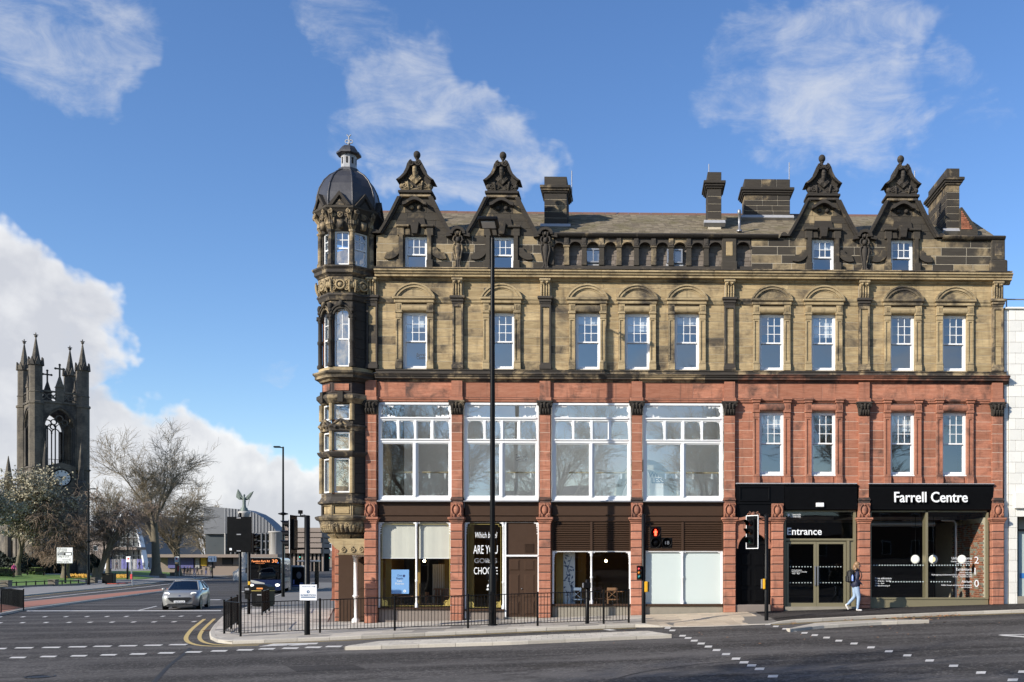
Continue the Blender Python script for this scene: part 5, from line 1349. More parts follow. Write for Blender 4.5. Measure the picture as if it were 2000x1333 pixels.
 cvv.tube((c-.52, -.03, cb+.05), (c+.52, -.03, cb+.05), .045, n=6)
 obj('crown_carving', cvv, K['ydark'] if p > 1500 else K['soot'], dm)
 obj('ball_finial', MB().lathe([(.10, 0), (.07, .05), (.045, .12), (.045, .17), (.08, .2), (.05, .22)], (c, .2, ct-.03), 12).ball((c, .2, ct+.30), .125, 14, 10, (1, 1, 1.12)), K['soot2'], dm)
 wt = Z(464); ws = MB(); y = -.10
 for s in (-1, 1):
  ws.box(c+s*dw, c+s*(dw+.20), -.03, .3, za0+.30, wt+.05).box(c+s*(dw+.03), c+s*(dw+.16), -.11, .1, za0+.30, wt)
  ws.bevel_box(min(c+s*(dw+.0), c+s*(dw+.24)), max(c+s*(dw+.0), c+s*(dw+.24)), -.16, .1, za0, za0+.30, .02)
  ws.bevel_box(min(c+s*.20, c+s*(dw+.27)), max(c+s*.20, c+s*(dw+.27)), -.16, .1, wt+.27, wt+.35, .02)
  ws.bevel_box(min(c+s*(dw-.02), c+s*(dw+.24)), max(c+s*(dw-.02), c+s*(dw+.24)), -.10, .1, wt-.02, wt+.27, .02)
  ws.prism([(c+s*.18, wt+.02), (c+s*(dw-.02), wt+.02), (c+s*(dw-.02), wt+.20), (c+s*.22, wt+.28)], -.06, .1, 'y')
  for (rr, px_, pz_) in ((.36, .92, za0+.62),):
   ws.arcband(c+s*px_*1.02, pz_+.14, .18, .42, math.pi if s > 0 else -math.pi*.62, math.pi*1.62 if s > 0 else 0, -.07, .04, 12)
 ws.box(c-dw, c+dw, -.02, .3, wt, wt+.07)
 sr = obj('window_surround', ws, K['soot'], BLD)
 ky = MB().prism([(c-.09, wt+.02), (c+.09, wt+.02), (c+.15, wt+.42), (c-.15, wt+.42)], -.22, .1, 'y'); obj('keystone', ky, K['soot2'], sr)
 ap = MB()
 for s in (-1, 1):
  n = 8
  for i in range(n):
   t0, t1 = i/n, (i+1)/n; zf = lambda t: wt + 1.0 + .20*math.cos(t*math.pi*.5)**1.0 - .05*t + (.06*max(0, t-.75)*4)
   ap.prism([(c+s*.42*t0, zf(t0)), (c+s*.42*t1, zf(t1)), (c+s*.42*t1, zf(t1)+.11), (c+s*.42*t0, zf(t0)+.11)], -.24, .03, 'y')
  ap.ball((c+s*.14, -.04, wt+.98), .085, 8, 6, (1, .9, .9))
 ap.prism([(c-.36, wt+.36), (c+.36, wt+.36), (c+.30, wt+.62), (c-.30, wt+.62)], -.05, .03, 'y')
 obj('hood_moulding', ap, K['soot2'], sr)
 sash(BLD, c, za0, wt, .80, Z(499), .17, 3, 2, K['glassu'])
 mb = MB(); reveal(mb, c-dw, c+dw, za0, wt, .05, .30, .04); obj('reveal', mb, K['ydark'], sr)
for p in (D1, D2, D3, D4): dormer(p)
def herm(p):
 x = X(p); z0, zt = za0, Z(449); H = zt - z0; mb = MB(); Y = -.06
 hm = MB(); hm.arcband(x, zt-.24, .17, .27, 0, math.pi, -.20, .3, 14, 1.0, .95); hm.arcband(x, zt-.24, .0, .18, 0, math.pi, -.02, .3, 14)
 for s in (-1, 1): hm.prism([(x+s*.20, zt-.30), (x+s*.42, zt-.34), (x+s*.42, zt-.22), (x+s*.26, zt-.18)], -.16, .2, 'y')
 h = obj('herm_bracket', hm, K['soot2'], BLD)
 mb.lathe([(.05, 0), (.07, .08), (.045, .13), (.07, .28), (.11, .55), (.125, .72), (.10, .86), (.05, .90)], (x, Y, z0), 12)
 mb.ball((x, Y-.04, z0+1.02), .085, 10, 8, (1, 1, 1.2)); mb.ball((x, Y-.05, zt-.20), .075, 8, 6)
 for s in (-1, 1):
  mb.path([(x+s*.07, Y-.05, z0+.04), (x+s*.06, Y-.03, z0+.20), (x+s*.10, Y-.05, z0+.42), (x+s*.155, Y-.06, z0+.66), (x+s*.15, Y-.08, z0+.82), (x+s*.09, Y-.10, z0+.87)], [.03, .022, .03, .038, .035, .03], 6)
  mb.path([(x+s*.10, Y-.08, z0+.90), (x+s*.165, Y-.06, z0+1.0), (x+s*.14, Y-.05, z0+1.12), (x+s*.05, Y-.05, z0+1.18)], [.028, .032, .03, .02], 6)
  mb.ball((x+s*.09, Y-.06, z0+.05), .05, 8, 5); leaf(mb, x+s*.05, Y-.03, zt-.36, zt-.12, .05, .05, s*.06)
 mb.box(x-.14, x+.14, -.05, .05, z0, z0+.05)
 obj('herm_carving', mb, K['ydark'], h)
for p in (895.5, 1066, 1687.5): herm(p)
# ================================================================== TURRET
TY = .45; TX = X(681.5, TY)
def zt_(py): return Z(py, 667, -.47)
TUR = None
tb = MB()
AP = .92
def octv(ap, k):   # vertex k; faces: k=0 front(-y) between v0 and v1
 r = ap / math.cos(R(22.5)); a = R(-112.5) + R(45) * k
 return Vector((TX + r*math.cos(a), TY + r*math.sin(a)))
def octring(name, prof_, mat, parent): return obj(name, MB().oct(prof_, (TX, TY, 0)), mat, parent)
TUR = octring('turret', [(AP-.14, zt_(1007)), (AP-.14, zt_(985))], K['ystone'], BLD)
octring('turret_corbel', [(.26, zt_(1062)), (.34, zt_(1055)), (.48, zt_(1049)), (.62, zt_(1042)), (.78, zt_(1037)), (.90, zt_(1026)), (.94, zt_(1019)), (.96, zt_(1017)), (1.02, zt_(1016)), (1.07, zt_(1012)), (1.07, zt_(1009)), (.95, zt_(1007))], K['ytrim'], BLD)
st = MB()
pq = [(0, 1083), (.05, 1076), (-.12, 1070), (-.20, 1064), (-.34, 1057), (-.36, 1052)]
for s in (0,):
 l = [(X(664, .1)+v, zt_(py)) for v, py in pq]; r_ = [(X(716, .1), zt_(py)) for py in (1052, 1083)]
 st.prism(l + r_, -.10, .9, 'y')
for px in (672, 690, 707): volute(st, X(px, -.1), zt_(1074), .10, -.11, .035, 1.4, 1)
st.bevel_box(X(662, .1), X(716, .1), -.14, .9, zt_(1084), zt_(1081), .02)
obj('corbel_stem', st, K['ytrim'], BLD)
def face_frame(k, ap):
 a, b = octv(ap, k), octv(ap, k+1); mid = (a+b)/2; d = (b-a).normalized(); nrm = Vector((mid.x-TX, mid.y-TY)).normalized()
 return Matrix(((d.x, -nrm.x, 0, mid.x), (d.y, -nrm.y, 0, mid.y), (0, 0, 1, 0), (0, 0, 0, 1)))
cvg = MB()
for k in (-2, -1, 0, 1):
 t2 = MB(); zc = zt_(1031)
 for u in (-.30, -.15, 0, .15, .30):
  leaf(t2, u, .10, zc-.13, zc+.16, .12, .07)
 for u in (-.22, .22): volute(t2, u, zc+.11, .08, -.01, .028, 1.5, 1 if u > 0 else -1)
 for u in range(-4, 5): t2.path([(u*.055*.6, .42, zt_(1054)), (u*.055*1.1, .22, zt_(1043))], [.018, .028], 5)
 Mx = face_frame(k, .90); cvg.add([tuple(Mx @ Vector(v)) for v in t2.v], t2.f, True)
obj('corbel_carving', cvg, K['ytrim'], BLD)
octring('turret_moulding', [(AP-.10, zt_(985)), (AP, zt_(985)), (AP+.06, zt_(983)), (AP+.06, zt_(980)), (AP+.0, zt_(977)), (AP-.06, zt_(970)), (AP-.05, zt_(964)), (AP-.2, zt_(963))], K['ydark'], BLD)
def facebox(mb, k, ap0, ap1, u0, u1, z0, z1, M=None):
 a, b = octv(AP, k), octv(AP, k+1); mid = (a+b)/2; d = (b-a).normalized(); nrm = Vector((d.y, -d.x));
 if nrm.dot(mid - Vector((TX, TY))) < 0: nrm = -nrm
 c = Vector((TX, TY))
 q = [c + nrm*ap0 + d*u0, c + nrm*ap0 + d*u1, c + nrm*ap1 + d*u1, c + nrm*ap1 + d*u0]
 vs = [(p.x, p.y, z) for z in (z0, z1) for p in q]
 mb.add(vs, [(0,3,2,1),(4,5,6,7),(0,1,5,4),(1,2,6,5),(2,3,7,6),(3,0,4,7)])
for k in (-1, 0, 1):
 m_ = MB(); facebox(m_, k, AP-.2, AP-.10, -.24, .24, zt_(1003), zt_(989)); obj('turret_panel', m_, K['ystone'], TUR)
 m_ = MB(); facebox(m_, k, AP-.2, AP-.06, -.385, -.29, zt_(1007), zt_(985)); facebox(m_, k, AP-.2, AP-.06, .29, .385, zt_(1007), zt_(985)); facebox(m_, k, AP-.2, AP-.06, -.29, .29, zt_(1007), zt_(1004.5)); facebox(m_, k, AP-.2, AP-.06, -.29, .29, zt_(987.5), zt_(985)); obj('turret_panel_frame', m_, K['ytrim'], TUR)
def posts_row(z0, z1, ap, r, mat, shaft=True, ks=(-1, 0, 1, 2), n=8, nm='colonnette', twist=False):
 for k in ks:
  v = octv(ap, k); mb = MB()
  if shaft:
   H = z1 - z0
   mb.lathe([(r*1.5, 0), (r*1.5, .05*H), (r, .08*H), (r, .46*H), (r*1.35, .48*H), (r*1.35, .52*H), (r, .54*H), (r*.95, .88*H), (r*1.3, .895*H), (r*1.05, .91*H), (r*1.7, .975*H), (r*1.8, H)], (v.x, v.y, z0), 10)
   for q in range(5):
    a = 2*math.pi*q/5; mb.ball((v.x + r*1.3*math.cos(a), v.y + r*1.3*math.sin(a), z0+H*.945), r*.62, 6, 4)
  else: mb.oct([(r, z0), (r, z1)], (v.x, v.y, 0))
  obj(nm, mb, mat, TUR)
hf = AP * math.tan(R(22.5))                               # half face width
def face_window(k, z0, z1, uw, gm, name='bay_window', arched=False, bars=True, cols=2, mid=None):
 fr = .05; m_ = MB()
 facebox(m_, k, AP-.20, AP-.12, -uw, -uw+fr, z0, z1); facebox(m_, k, AP-.20, AP-.12, uw-fr, uw, z0, z1); facebox(m_, k, AP-.20, AP-.12, -uw+fr, uw-fr, z1-fr, z1); facebox(m_, k, AP-.20, AP-.12, -uw+fr, uw-fr, z0, z0+fr)
 if mid:
  facebox(m_, k, AP-.20, AP-.125, -uw+fr, uw-fr, mid-.025, mid+.025)
  for q in range(1, cols): u = -uw + 2*uw*q/cols; facebox(m_, k, AP-.18, AP-.14, u-.012, u+.012, mid, z1)
  zm = (mid + z1)/2; facebox(m_, k, AP-.18, AP-.141, -uw, uw, zm-.012, zm+.012)
 w = obj(name, m_, K['white'], BLD)
 g = MB(); a, b = octv(AP, k), octv(AP, k+1); d = (b-a).normalized(); nrm = ((a+b)/2 - Vector((TX, TY))).normalized(); c = Vector((TX, TY)) + nrm*(AP-.16)
 q0, q1 = c - d*uw, c + d*uw
 g.add([(q0.x, q0.y, z0), (q1.x, q1.y, z0), (q1.x, q1.y, z1), (q0.x, q0.y, z1)], [(0,1,2,3)]); obj('pane', g, gm, w)
def solid_face(k, z0, z1, mat, ap=None, nb=4, nm='stone_block'):
 for i in range(nb):
  m_ = MB(); a = z0 + (z1-z0)*i/nb; b = z0 + (z1-z0)*(i+1)/nb; facebox(m_, k, AP-.3, (ap or AP-.03), -hf+.04, hf-.04, a+.005, b-.005); obj(nm, m_, mat, TUR)
tiers = [(zt_(963), zt_(893)), (zt_(880), zt_(842)), (zt_(820), zt_(788))]
for z0, z1 in tiers:
 for k in (-2, -1, 0): face_window(k, z0+.02, z1-.02, hf-.10, K['glass'], 'bay_window')
 posts_row(z0, z1, AP-.06, .075, K['ytrim'], False)
 for k in (-1, 0):
  m_ = MB()
  for u in (-hf+.04, hf-.11): facebox(m_, k, AP-.16, AP-.07, u, u+.07, z0, z1)
  obj('mullion_stone', m_, K['ytrim'], TUR)
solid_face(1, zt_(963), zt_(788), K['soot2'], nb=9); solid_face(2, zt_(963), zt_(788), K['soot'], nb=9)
octring('turret_transom', [(AP-.2, zt_(893)), (AP-.02, zt_(892)), (AP+.05, zt_(887)), (AP+.08, zt_(884)), (AP+.08, zt_(882)), (AP-.2, zt_(880))], K['ydark'], BLD)
octring('turret_transom', [(AP-.2, zt_(842)), (AP-.02, zt_(841)), (AP+.0, zt_(836)), (AP+.06, zt_(832)), (AP+.04, zt_(829)), (AP-.2, zt_(828))], K['ydark'], BLD)
crv = MB()
for k in (-1, 0):
 a, b = octv(AP+.02, k), octv(AP+.02, k+1); mid = (a+b)/2; d = (b-a)/2
 for s in (-1, 1):
  pts = [];
  for i in range(9): t = i/8; pts.append((mid.x + d.x*s*(1-t), mid.y + d.y*s*(1-t), zt_(831) + .20*(t**2)*(3-2*t)))
  crv.path(pts, [.05]*9, 6)
 crv.ball((mid.x, mid.y, zt_(830)), .10, 8, 6); crv.ball((mid.x, mid.y, zt_(824)), .06, 7, 5)
 for s in (-.5, .5): crv.ball((mid.x + d.x*s, mid.y + d.y*s, zt_(834)), .06, 7, 5)
obj('swan_neck_carving', crv, K['ydark'], BLD)
octring('turret_cornice', [(AP-.2, zt_(788)), (AP-.04, zt_(787)), (AP+.02, zt_(783)), (AP+.10, zt_(778)), (AP+.10, zt_(772)), (AP+.0, zt_(768)), (AP-.14, zt_(766))], K['ydark'], BLD)
for k in (-1, 0):
 m_ = MB(); facebox(m_, k, AP-.1, AP+.14, -.09, .09, zt_(786), zt_(765)); obj('keystone', m_, K['soot2'], TUR)
octring('turret_frieze', [(AP-.08, zt_(766)), (AP-.08, zt_(744))], K['rdark'], BLD)
for k in (-1, 0):
 m_ = MB(); facebox(m_, k, AP-.1, AP-.05, -.25, .25, zt_(762), zt_(749)); obj('turret_panel', m_, K['rstone'], TUR)
octring('turret_cornice', [(AP-.1, zt_(745)), (AP+.0, zt_(744)), (AP+.04, zt_(741)), (AP+.15, zt_(738)), (AP+.15, zt_(733)), (AP+.22, zt_(729)), (AP+.22, zt_(726)), (AP+.0, zt_(723))], K['soot'], BLD)
octring('turret_plinth', [(AP+.03, zt_(724)), (AP+.03, zt_(717)), (AP-.1, zt_(716))], K['ytrim'], BLD)
z0, z1 = zt_(716), zt_(606)
posts_row(z0, zt_(614), AP-.02, .075, K['soot2'])
for k in (-2, -1, 0):
 face_window(k, z0+.02, zt_(602), hf-.125, K['glassu'], 'bay_window', mid=zt_(661))
 m_ = MB()
 for u0, u1 in ((-hf+.02, -hf+.12), (hf-.12, hf-.02)): facebox(m_, k, AP-.22, AP-.10, u0, u1, z0, zt_(604))
 obj('jamb_stone', m_, K['rdark'], TUR)
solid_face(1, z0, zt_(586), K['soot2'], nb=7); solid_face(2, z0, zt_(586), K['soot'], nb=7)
for k in (-2, -1, 0):                                      # arch heads
 a, b = octv(AP-.04, k), octv(AP-.04, k+1); mid = (a+b)/2; d = (b-a).normalized(); nrm = Vector((mid.x-TX, mid.y-TY)).normalized()
 Mx = Matrix(((d.x, -nrm.x, 0, mid.x), (d.y, -nrm.y, 0, mid.y), (0, 0, 1, 0), (0, 0, 0, 1)))
 m_ = MB(); rr = hf - .13; zs_ = zt_(616); t2 = MB()
 for i in range(12):
  a0, a1 = math.pi*i/12, math.pi*(i+1)/12; q0 = (rr*math.cos(a0), zs_ + rr*math.sin(a0)); q1 = (rr*math.cos(a1), zs_ + rr*math.sin(a1))
  m_.prism([q0, (q0[0], zt_(586)), (q1[0], zt_(586)), q1], .0, .16, 'y', M=Mx)
 for s in (-1, 1): m_.prism([(s*rr, zs_), (s*hf, zs_), (s*hf, zt_(586)), (s*rr, zt_(586))], .0, .16, 'y', M=Mx)
 sv = len(t2.v); t2.arcband(0, zs_, rr, rr+.07, 0, math.pi, -.05, .02, 14); t2.arcband(0, zs_, rr+.09, rr+.14, .2, math.pi-.2, -.08, .02, 14); t2.ball((0, -.08, zt_(593)), .09, 8, 6, (1, 1, 1.3))
 t2.v = [tuple(Mx @ Vector(v)) for v in t2.v]
 obj('arch_head', m_, K['ydark'], TUR); obj('arch_moulding', t2, K['soot'], TUR)
for k in (-1, 0, 1):
 v = octv(AP, k); m_ = MB(); m_.ball((v.x, v.y, zt_(598)), .085, 8, 6, (1, 1, 1.6)); m_.ball((v.x, v.y, zt_(606)), .08, 8, 5); obj('carved_boss', m_, K['soot2'], TUR)
octring('turret_band', [(AP-.15, zt_(587)), (AP+.02, zt_(586)), (AP+.06, zt_(580)), (AP+.10, zt_(577)), (AP+.06, zt_(573)), (AP-.1, zt_(572))], K['ydark'], BLD)
octring('turret_frieze', [(AP-.02, zt_(573)), (AP+.03, zt_(558)), (AP+.05, zt_(541))], K['ydark'], BLD)
cf = MB(); rnd = random.Random(5)
for k in (-2, -1, 0, 1):
 a, b = octv(AP+.03, k), octv(AP+.03, k+1); mid = (a+b)/2; d = (b-a).normalized(); nrm = Vector((mid.x-TX, mid.y-TY)).normalized()
 Mx = Matrix(((d.x, -nrm.x, 0, mid.x), (d.y, -nrm.y, 0, mid.y), (0, 0, 1, 0), (0, 0, 0, 1)))
 t2 = MB(); zc = zt_(557)
 t2.arcband(0, zc, .12, .18, 0, 2*math.pi, -.10, .02, 16); t2.ball((0, -.04, zc), .10, 10, 6)
 for s in (-1, 1):
  volute(t2, s*.25, zc+.06, .11, -.05, .032, 1.6, s); volute(t2, s*.21, zc-.13, .08, -.05, .028, 1.5, -s); t2.ball((s*.37, -.05, zc), .07, 8, 6, (1, 1, 1.8))
  leaf(t2, s*.31, -.04, zc-.25, zc+.2, .07, .08, s*.03)
 for q in range(8): t2.ball((rnd.uniform(-.34, .34), -.03, zc + rnd.uniform(-.24, .24)), rnd.uniform(.03, .055), 6, 4)
 cf.add([tuple(Mx @ Vector(v)) for v in t2.v], t2.f, True)
obj('frieze_carving', cf, K['ytrim'], BLD)
octring('turret_cornice', [(AP-.1, zt_(541)), (AP+.06, zt_(540)), (AP+.10, zt_(537)), (AP+.17, zt_(534)), (AP+.17, zt_(528)), (AP+.24, zt_(524)), (AP+.24, zt_(521)), (AP+.0, zt_(517))], K['ydark'], BLD)
z0, z1 = zt_(517), zt_(449)
for k in (-2, -1, 0, 1):
 face_window(k, z0+.03, z1-.02, hf-.13, K['glassu'], 'bay_window', mid=zt_(483))
 m_ = MB()
 for u0, u1 in ((-hf+.0, -hf+.125), (hf-.125, hf-.0)): facebox(m_, k, AP-.22, AP-.06, u0, u1, z0, z1)
 obj('jamb_stone', m_, K['ydark'] if k < 1 else K['soot'], TUR)
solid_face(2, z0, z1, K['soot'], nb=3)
for k in (-1, 0, 1, 2):
 v = octv(AP-.02, k); m_ = MB(); m_.oct([(.10, z0), (.10, z0+.14), (.075, z0+.16), (.075, z1-.08), (.10, z1-.06), (.11, z1)], (v.x, v.y, 0)); obj('corner_pier', m_, K['ydark'], TUR)
octring('turret_capital_band', [(AP-.2, z1-.02), (AP-.04, z1-.02), (AP+.0, zt_(444)), (AP+.06, zt_(437)), (AP+.04, zt_(430)), (AP+.10, zt_(418)), (AP+.17, zt_(412)), (AP+.22, zt_(409)), (AP+.22, zt_(405)), (AP+.1, zt_(402))], K['soot'], BLD)
cc = MB()
for k in (-2, -1, 0, 1):
 t2 = MB(); zlo, zhi = zt_(447), zt_(411)
 for s in (-1, 1):                                       # scrolled consoles at the corners
  for w_ in (.0, .07): t2.path([(s*(hf-.02-w_), .06, zlo-.02), (s*(hf-.02-w_), -.04, zlo+.14), (s*(hf-.02-w_), -.02, zlo+.30), (s*(hf-.02-w_), -.14, zhi-.16), (s*(hf-.02-w_), -.20, zhi-.05)], [.035, .05, .045, .05, .045], 6)
  volute(t2, s*(hf-.06), zhi-.10, .085, -.20, .03, 1.5, s)
  volute(t2, s*.20, zt_(421), .075, -.05, .026, 1.5, -s); leaf(t2, s*.22, -.02, zt_(438), zt_(426), .07, .06)
 t2.arcband(0, zt_(421), .06, .11, 0, 2*math.pi, -.10, .02, 12); t2.ball((0, -.06, zt_(421)), .055, 8, 6)
 t2.prism([(-.07, zt_(447)), (.07, zt_(447)), (.11, zt_(432)), (-.11, zt_(432))], -.12, .06, 'y')
 Mx = face_frame(k, AP+.02); cc.add([tuple(Mx @ Vector(v)) for v in t2.v], t2.f, True)
obj('capital_carving', cc, K['ydark'], BLD)
for k in (-2, -1, 0, 1, 2):                                    # small gablets at the foot of the dome
 a, b = octv(AP+.19, k), octv(AP+.19, k+1); mid = (a+b)/2; d = (b-a).normalized(); nrm = Vector((mid.x-TX, mid.y-TY)).normalized()
 Mx = Matrix(((d.x, -nrm.x, 0, mid.x), (d.y, -nrm.y, 0, mid.y), (0, 0, 1, 0), (0, 0, 0, 1)))
 m_ = MB(); zg = zt_(405); w, hgt_ = .34, .44
 m_.prism([(-w, zg), (w, zg), (0, zg+hgt_)], .03, .45, 'y', M=Mx)
 for s in (-1, 1): m_.prism([(s*(w+.05), zg), (s*(w-.09), zg), (0, zg+hgt_-.09), (0, zg+hgt_+.06)], -.05, .5, 'y', M=Mx)
 gb = obj('gablet', m_, K['soot2'], TUR)
 m_ = MB(); m_.prism([(-.17, zg+.02), (.17, zg+.02), (0, zg+.22)], .0, .05, 'y', M=Mx); obj('gablet_panel', m_, K['ydark'], TUR)
zd0, zd1 = zt_(404), Z(337, 681, TY)
H = zd1 - zd0
dpro = [(1.00, 0), (1.02, .12), (1.00, .32), (.92, .54), (.78, .73), (.60, .87), (.42, .955), (.30, .99), (.27, 1.0)]
octring('dome', [(a, zd0 + H*t) for a, t in dpro], K['lead'], BLD)
for k in range(8):
 rl = MB(); a = R(22.5 + 45*k); kk = 1/math.cos(R(22.5))
 rl.path([(TX + ap*kk*math.cos(a), TY + ap*kk*math.sin(a), zd0 + H*t) for ap, t in dpro], .035, 6); obj('dome_roll', rl, K['lead'], BLD)
zl0 = zd1 - .03; zl1 = Z(306, 681, TY); zl2 = Z(293, 681, TY)
octring('lantern_base', [(.34, zl0), (.34, zl0+.10), (.27, zl0+.12)], K['lead'], BLD)
octring('lantern', [(.25, zl0+.10), (.25, zl1)], K['leadlight'], BLD)
for k in range(8):
 a = R(45*k - 90); x, y = TX + .255*math.cos(a), TY + .255*math.sin(a); m_ = MB().box(-.03, .03, -.008, .008, 0, .22, M=Matrix.Translation((x, y, zl0+.28)) @ Matrix.Rotation(a + R(90), 4, 'Z')); obj('lantern_slot', m_, K['indark'], TUR)
octring('lantern_cap', [(.27, zl1), (.40, zl1+.03), (.40, zl1+.09), (.33, zl1+.12), (.30, zl1+.20), (.22, zl1+.32), (.10, zl2+.12), (.04, zl2+.16)], K['lead'], BLD)
fz = zl2 + .12; vn = MB()
vn.tube((TX, TY, fz), (TX, TY, Z(266, 681, TY)), .022, n=6).ball((TX, TY, fz+.10), .05)
for s in (-1, 1):
 vn.arcband(TX + s*.07, Z(277, 681, TY), .045, .072, 0, 2*math.pi, TY-.02, TY+.02, 12)
 vn.path([(TX, TY, Z(268, 681, TY)), (TX + s*.07, TY, Z(263.5, 681, TY))], .022, 5)
obj('weathervane', vn, K['leadlight'], BLD)
# ================================================================== CORNER, SHELL, ROOMS
side = Vector((-.29, 1)).normalized()
CPX0, CPX1 = X(653.5, 1.9), X(689.5, 1.9); C0 = Vector((X(738), 0)); C1 = Vector((CPX0, 2.0)); C2 = C1 + side*12
cp = obj('corner_pillar', MB().box(CPX0+.02, CPX1-.02, 1.92, 2.6, h0(-11)-.1, Z(1052, 672, 1.9)), K['dmortar'], BLD)
z = Z(1055, 672, 1.9); zb0 = h0(-11)
while z > zb0 + .05:
 zn = max(zb0-.03, z - .32); block(cp, CPX0, CPX1, zn+.012, z-.012, 1.9, K['rrust'], .022, .6); z = zn
obj('corner_beam', MB().box(CPX0+.05, -9.4, 1.2, 2.4, Z(1057, 672, 1.9), Z(1020, 672, 1.9)), K['ytrim'], BLD)
ic = MB(); cxp = X(695, .55); iron_column(ic, cxp, h0(cxp), Z(1083, 695, .55), .55, .075, False); obj('iron_column', ic, K['white'], BLD)
obj('corner_head', MB().box(cxp-.1, X(716), .47, .63, Z(1088, 695, .55), Z(1083, 695, .55)), K['white'], BLD)
dd = panel_door(BLD, X(700, 1.1), X(718, 1.1), h0(-9.8)+.03, Z(1092, 705, 1.1), 1.1, K['brown'], ((.15, .85),), ((.06, .45), (.52, .94)))
obj('corner_lobby', MB().box(-10.9, X(738), 1.2, 1.3, h0(-10), Z(1060)), K['brown'], BLD)
sb = MB(); zlo, zhi = Z(1060), zpb
quad = [(C1.x, C1.y), (X(722), .02), (X(722), 1.5), (C1.x+1.0, C1.y+.6)]
sb.prism([(C1.x, C1.y), (C1.x + .9, C1.y-.75), (X(724), .03), (X(724), 3), (C1.x, 3)], zlo, zhi, 'z')
obj('corner_masonry', sb, K['soot'], BLD)
shl = MB()
shl.add([(C1.x, C1.y, -1), (C2.x, C2.y, -1), (C2.x, C2.y, zpb), (C1.x, C1.y, zpb)], [(0,1,2,3)])
shl.add([(C2.x, C2.y, -1), (XR, C2.y, -1), (XR, C2.y, zpb), (C2.x, C2.y, zpb)], [(0,1,2,3)])
shl.add([(XR-.01, C2.y, -1), (XR-.01, .02, -1), (XR-.01, .02, zpb), (XR-.01, C2.y, zpb)], [(0,1,2,3)])
obj('rear_wall', shl, K['ystone'], BLD)
side_wall = MB().box(XR-.03, XR, .05, 10, 0, zpb); obj('party_wall', side_wall, K['rstone'], BLD)
for zf, nm in ((Z(985), 'first_floor'), (Z(735), 'second_floor'), (Z(535), 'attic_floor'), (-.6, 'ground_floor')):
 m_ = MB(); th = .25
 if nm == 'ground_floor': m_.prism([(X(740), .05), (XR-.05, .05), (XR-.05, 9), (X(740), 9)], -.9, -.45, 'z');
 else: m_.prism([(X(724), .13), (XR-.05, .13), (XR-.05, 9), (X(724), 9)], zf-th/2, zf+th/2, 'z')
 obj('floor_slab', m_, K['inwhite'] if nm != 'ground_floor' else K['floorw'], BLD)
obj('room_wall', MB().box(X(724), XR-.05, 5.0, 5.1, Z(1003), Z(735)), K['inwhite'], BLD)
obj('room_wall', MB().box(X(724), XR-.05, 4.0, 4.1, Z(735), Z(535)), K['inwhite'], BLD)
obj('room_wall', MB().box(X(724), XR-.05, 2.5, 2.6, Z(535), Z(460)), K['ingrey'], BLD)
for px, y1, z0, z1, k in ((1425, 5, Z(1003), Z(735), 'inwhite'), (895, 4, Z(735), Z(535), 'inwhite'), (1060, 4, Z(735), Z(535), 'inwhite'), (1425, 4, Z(735), Z(535), 'ingrey'), (1687, 4, Z(735), Z(535), 'ingrey'), (1687, 5, Z(1003), Z(735), 'ingrey'), (895, 2.5, Z(535), Z(464), 'ingrey')):
 obj('partition', MB().box(X(px)-.06, X(px)+.06, .2, y1, z0, z1), K[k], BLD)
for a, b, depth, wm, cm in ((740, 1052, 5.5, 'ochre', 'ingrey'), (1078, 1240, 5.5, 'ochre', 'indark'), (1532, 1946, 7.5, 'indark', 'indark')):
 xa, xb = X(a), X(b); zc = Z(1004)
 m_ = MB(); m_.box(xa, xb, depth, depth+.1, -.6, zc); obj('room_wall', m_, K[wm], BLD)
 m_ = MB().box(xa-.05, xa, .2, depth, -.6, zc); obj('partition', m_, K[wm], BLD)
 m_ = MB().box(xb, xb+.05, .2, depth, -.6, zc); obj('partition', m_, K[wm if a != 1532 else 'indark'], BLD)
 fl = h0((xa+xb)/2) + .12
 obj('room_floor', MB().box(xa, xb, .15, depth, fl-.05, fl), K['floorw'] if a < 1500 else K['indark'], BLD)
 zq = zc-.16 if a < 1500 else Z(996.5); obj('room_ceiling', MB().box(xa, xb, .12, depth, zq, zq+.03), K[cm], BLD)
sd_ = C2 - C1; LS = sd_.length; ud = sd_.normalized()
MS = Matrix(((ud.x, ud.y, 0, C1.x), (ud.y, -ud.x, 0, C1.y), (0, 0, 1, 0), (0, 0, 0, 1)))   # local y points into the building
obj('side_wall', MB().box(0, LS, -.02, .1, -.9, zz['sill_b'], M=MS), K['rstone'], BLD)
for za_, zb_, y_, k_ in ((zz['cor_b'], zz['cor_t'], -.34, 'ytrim'), (zz['c1b'], zz['sill_b'], -.28, 'ydark'), (zz['str_b'], zz['str_t'], -.08, 'ytrim'), (Z(1010), Z(1000), -.15, 'rtrim'), (zpb, zpt, -.12, 'soot2')): obj('side_band', MB().bevel_box(0, LS, y_, .05, za_, zb_, .02, M=MS), K[k_], BLD)
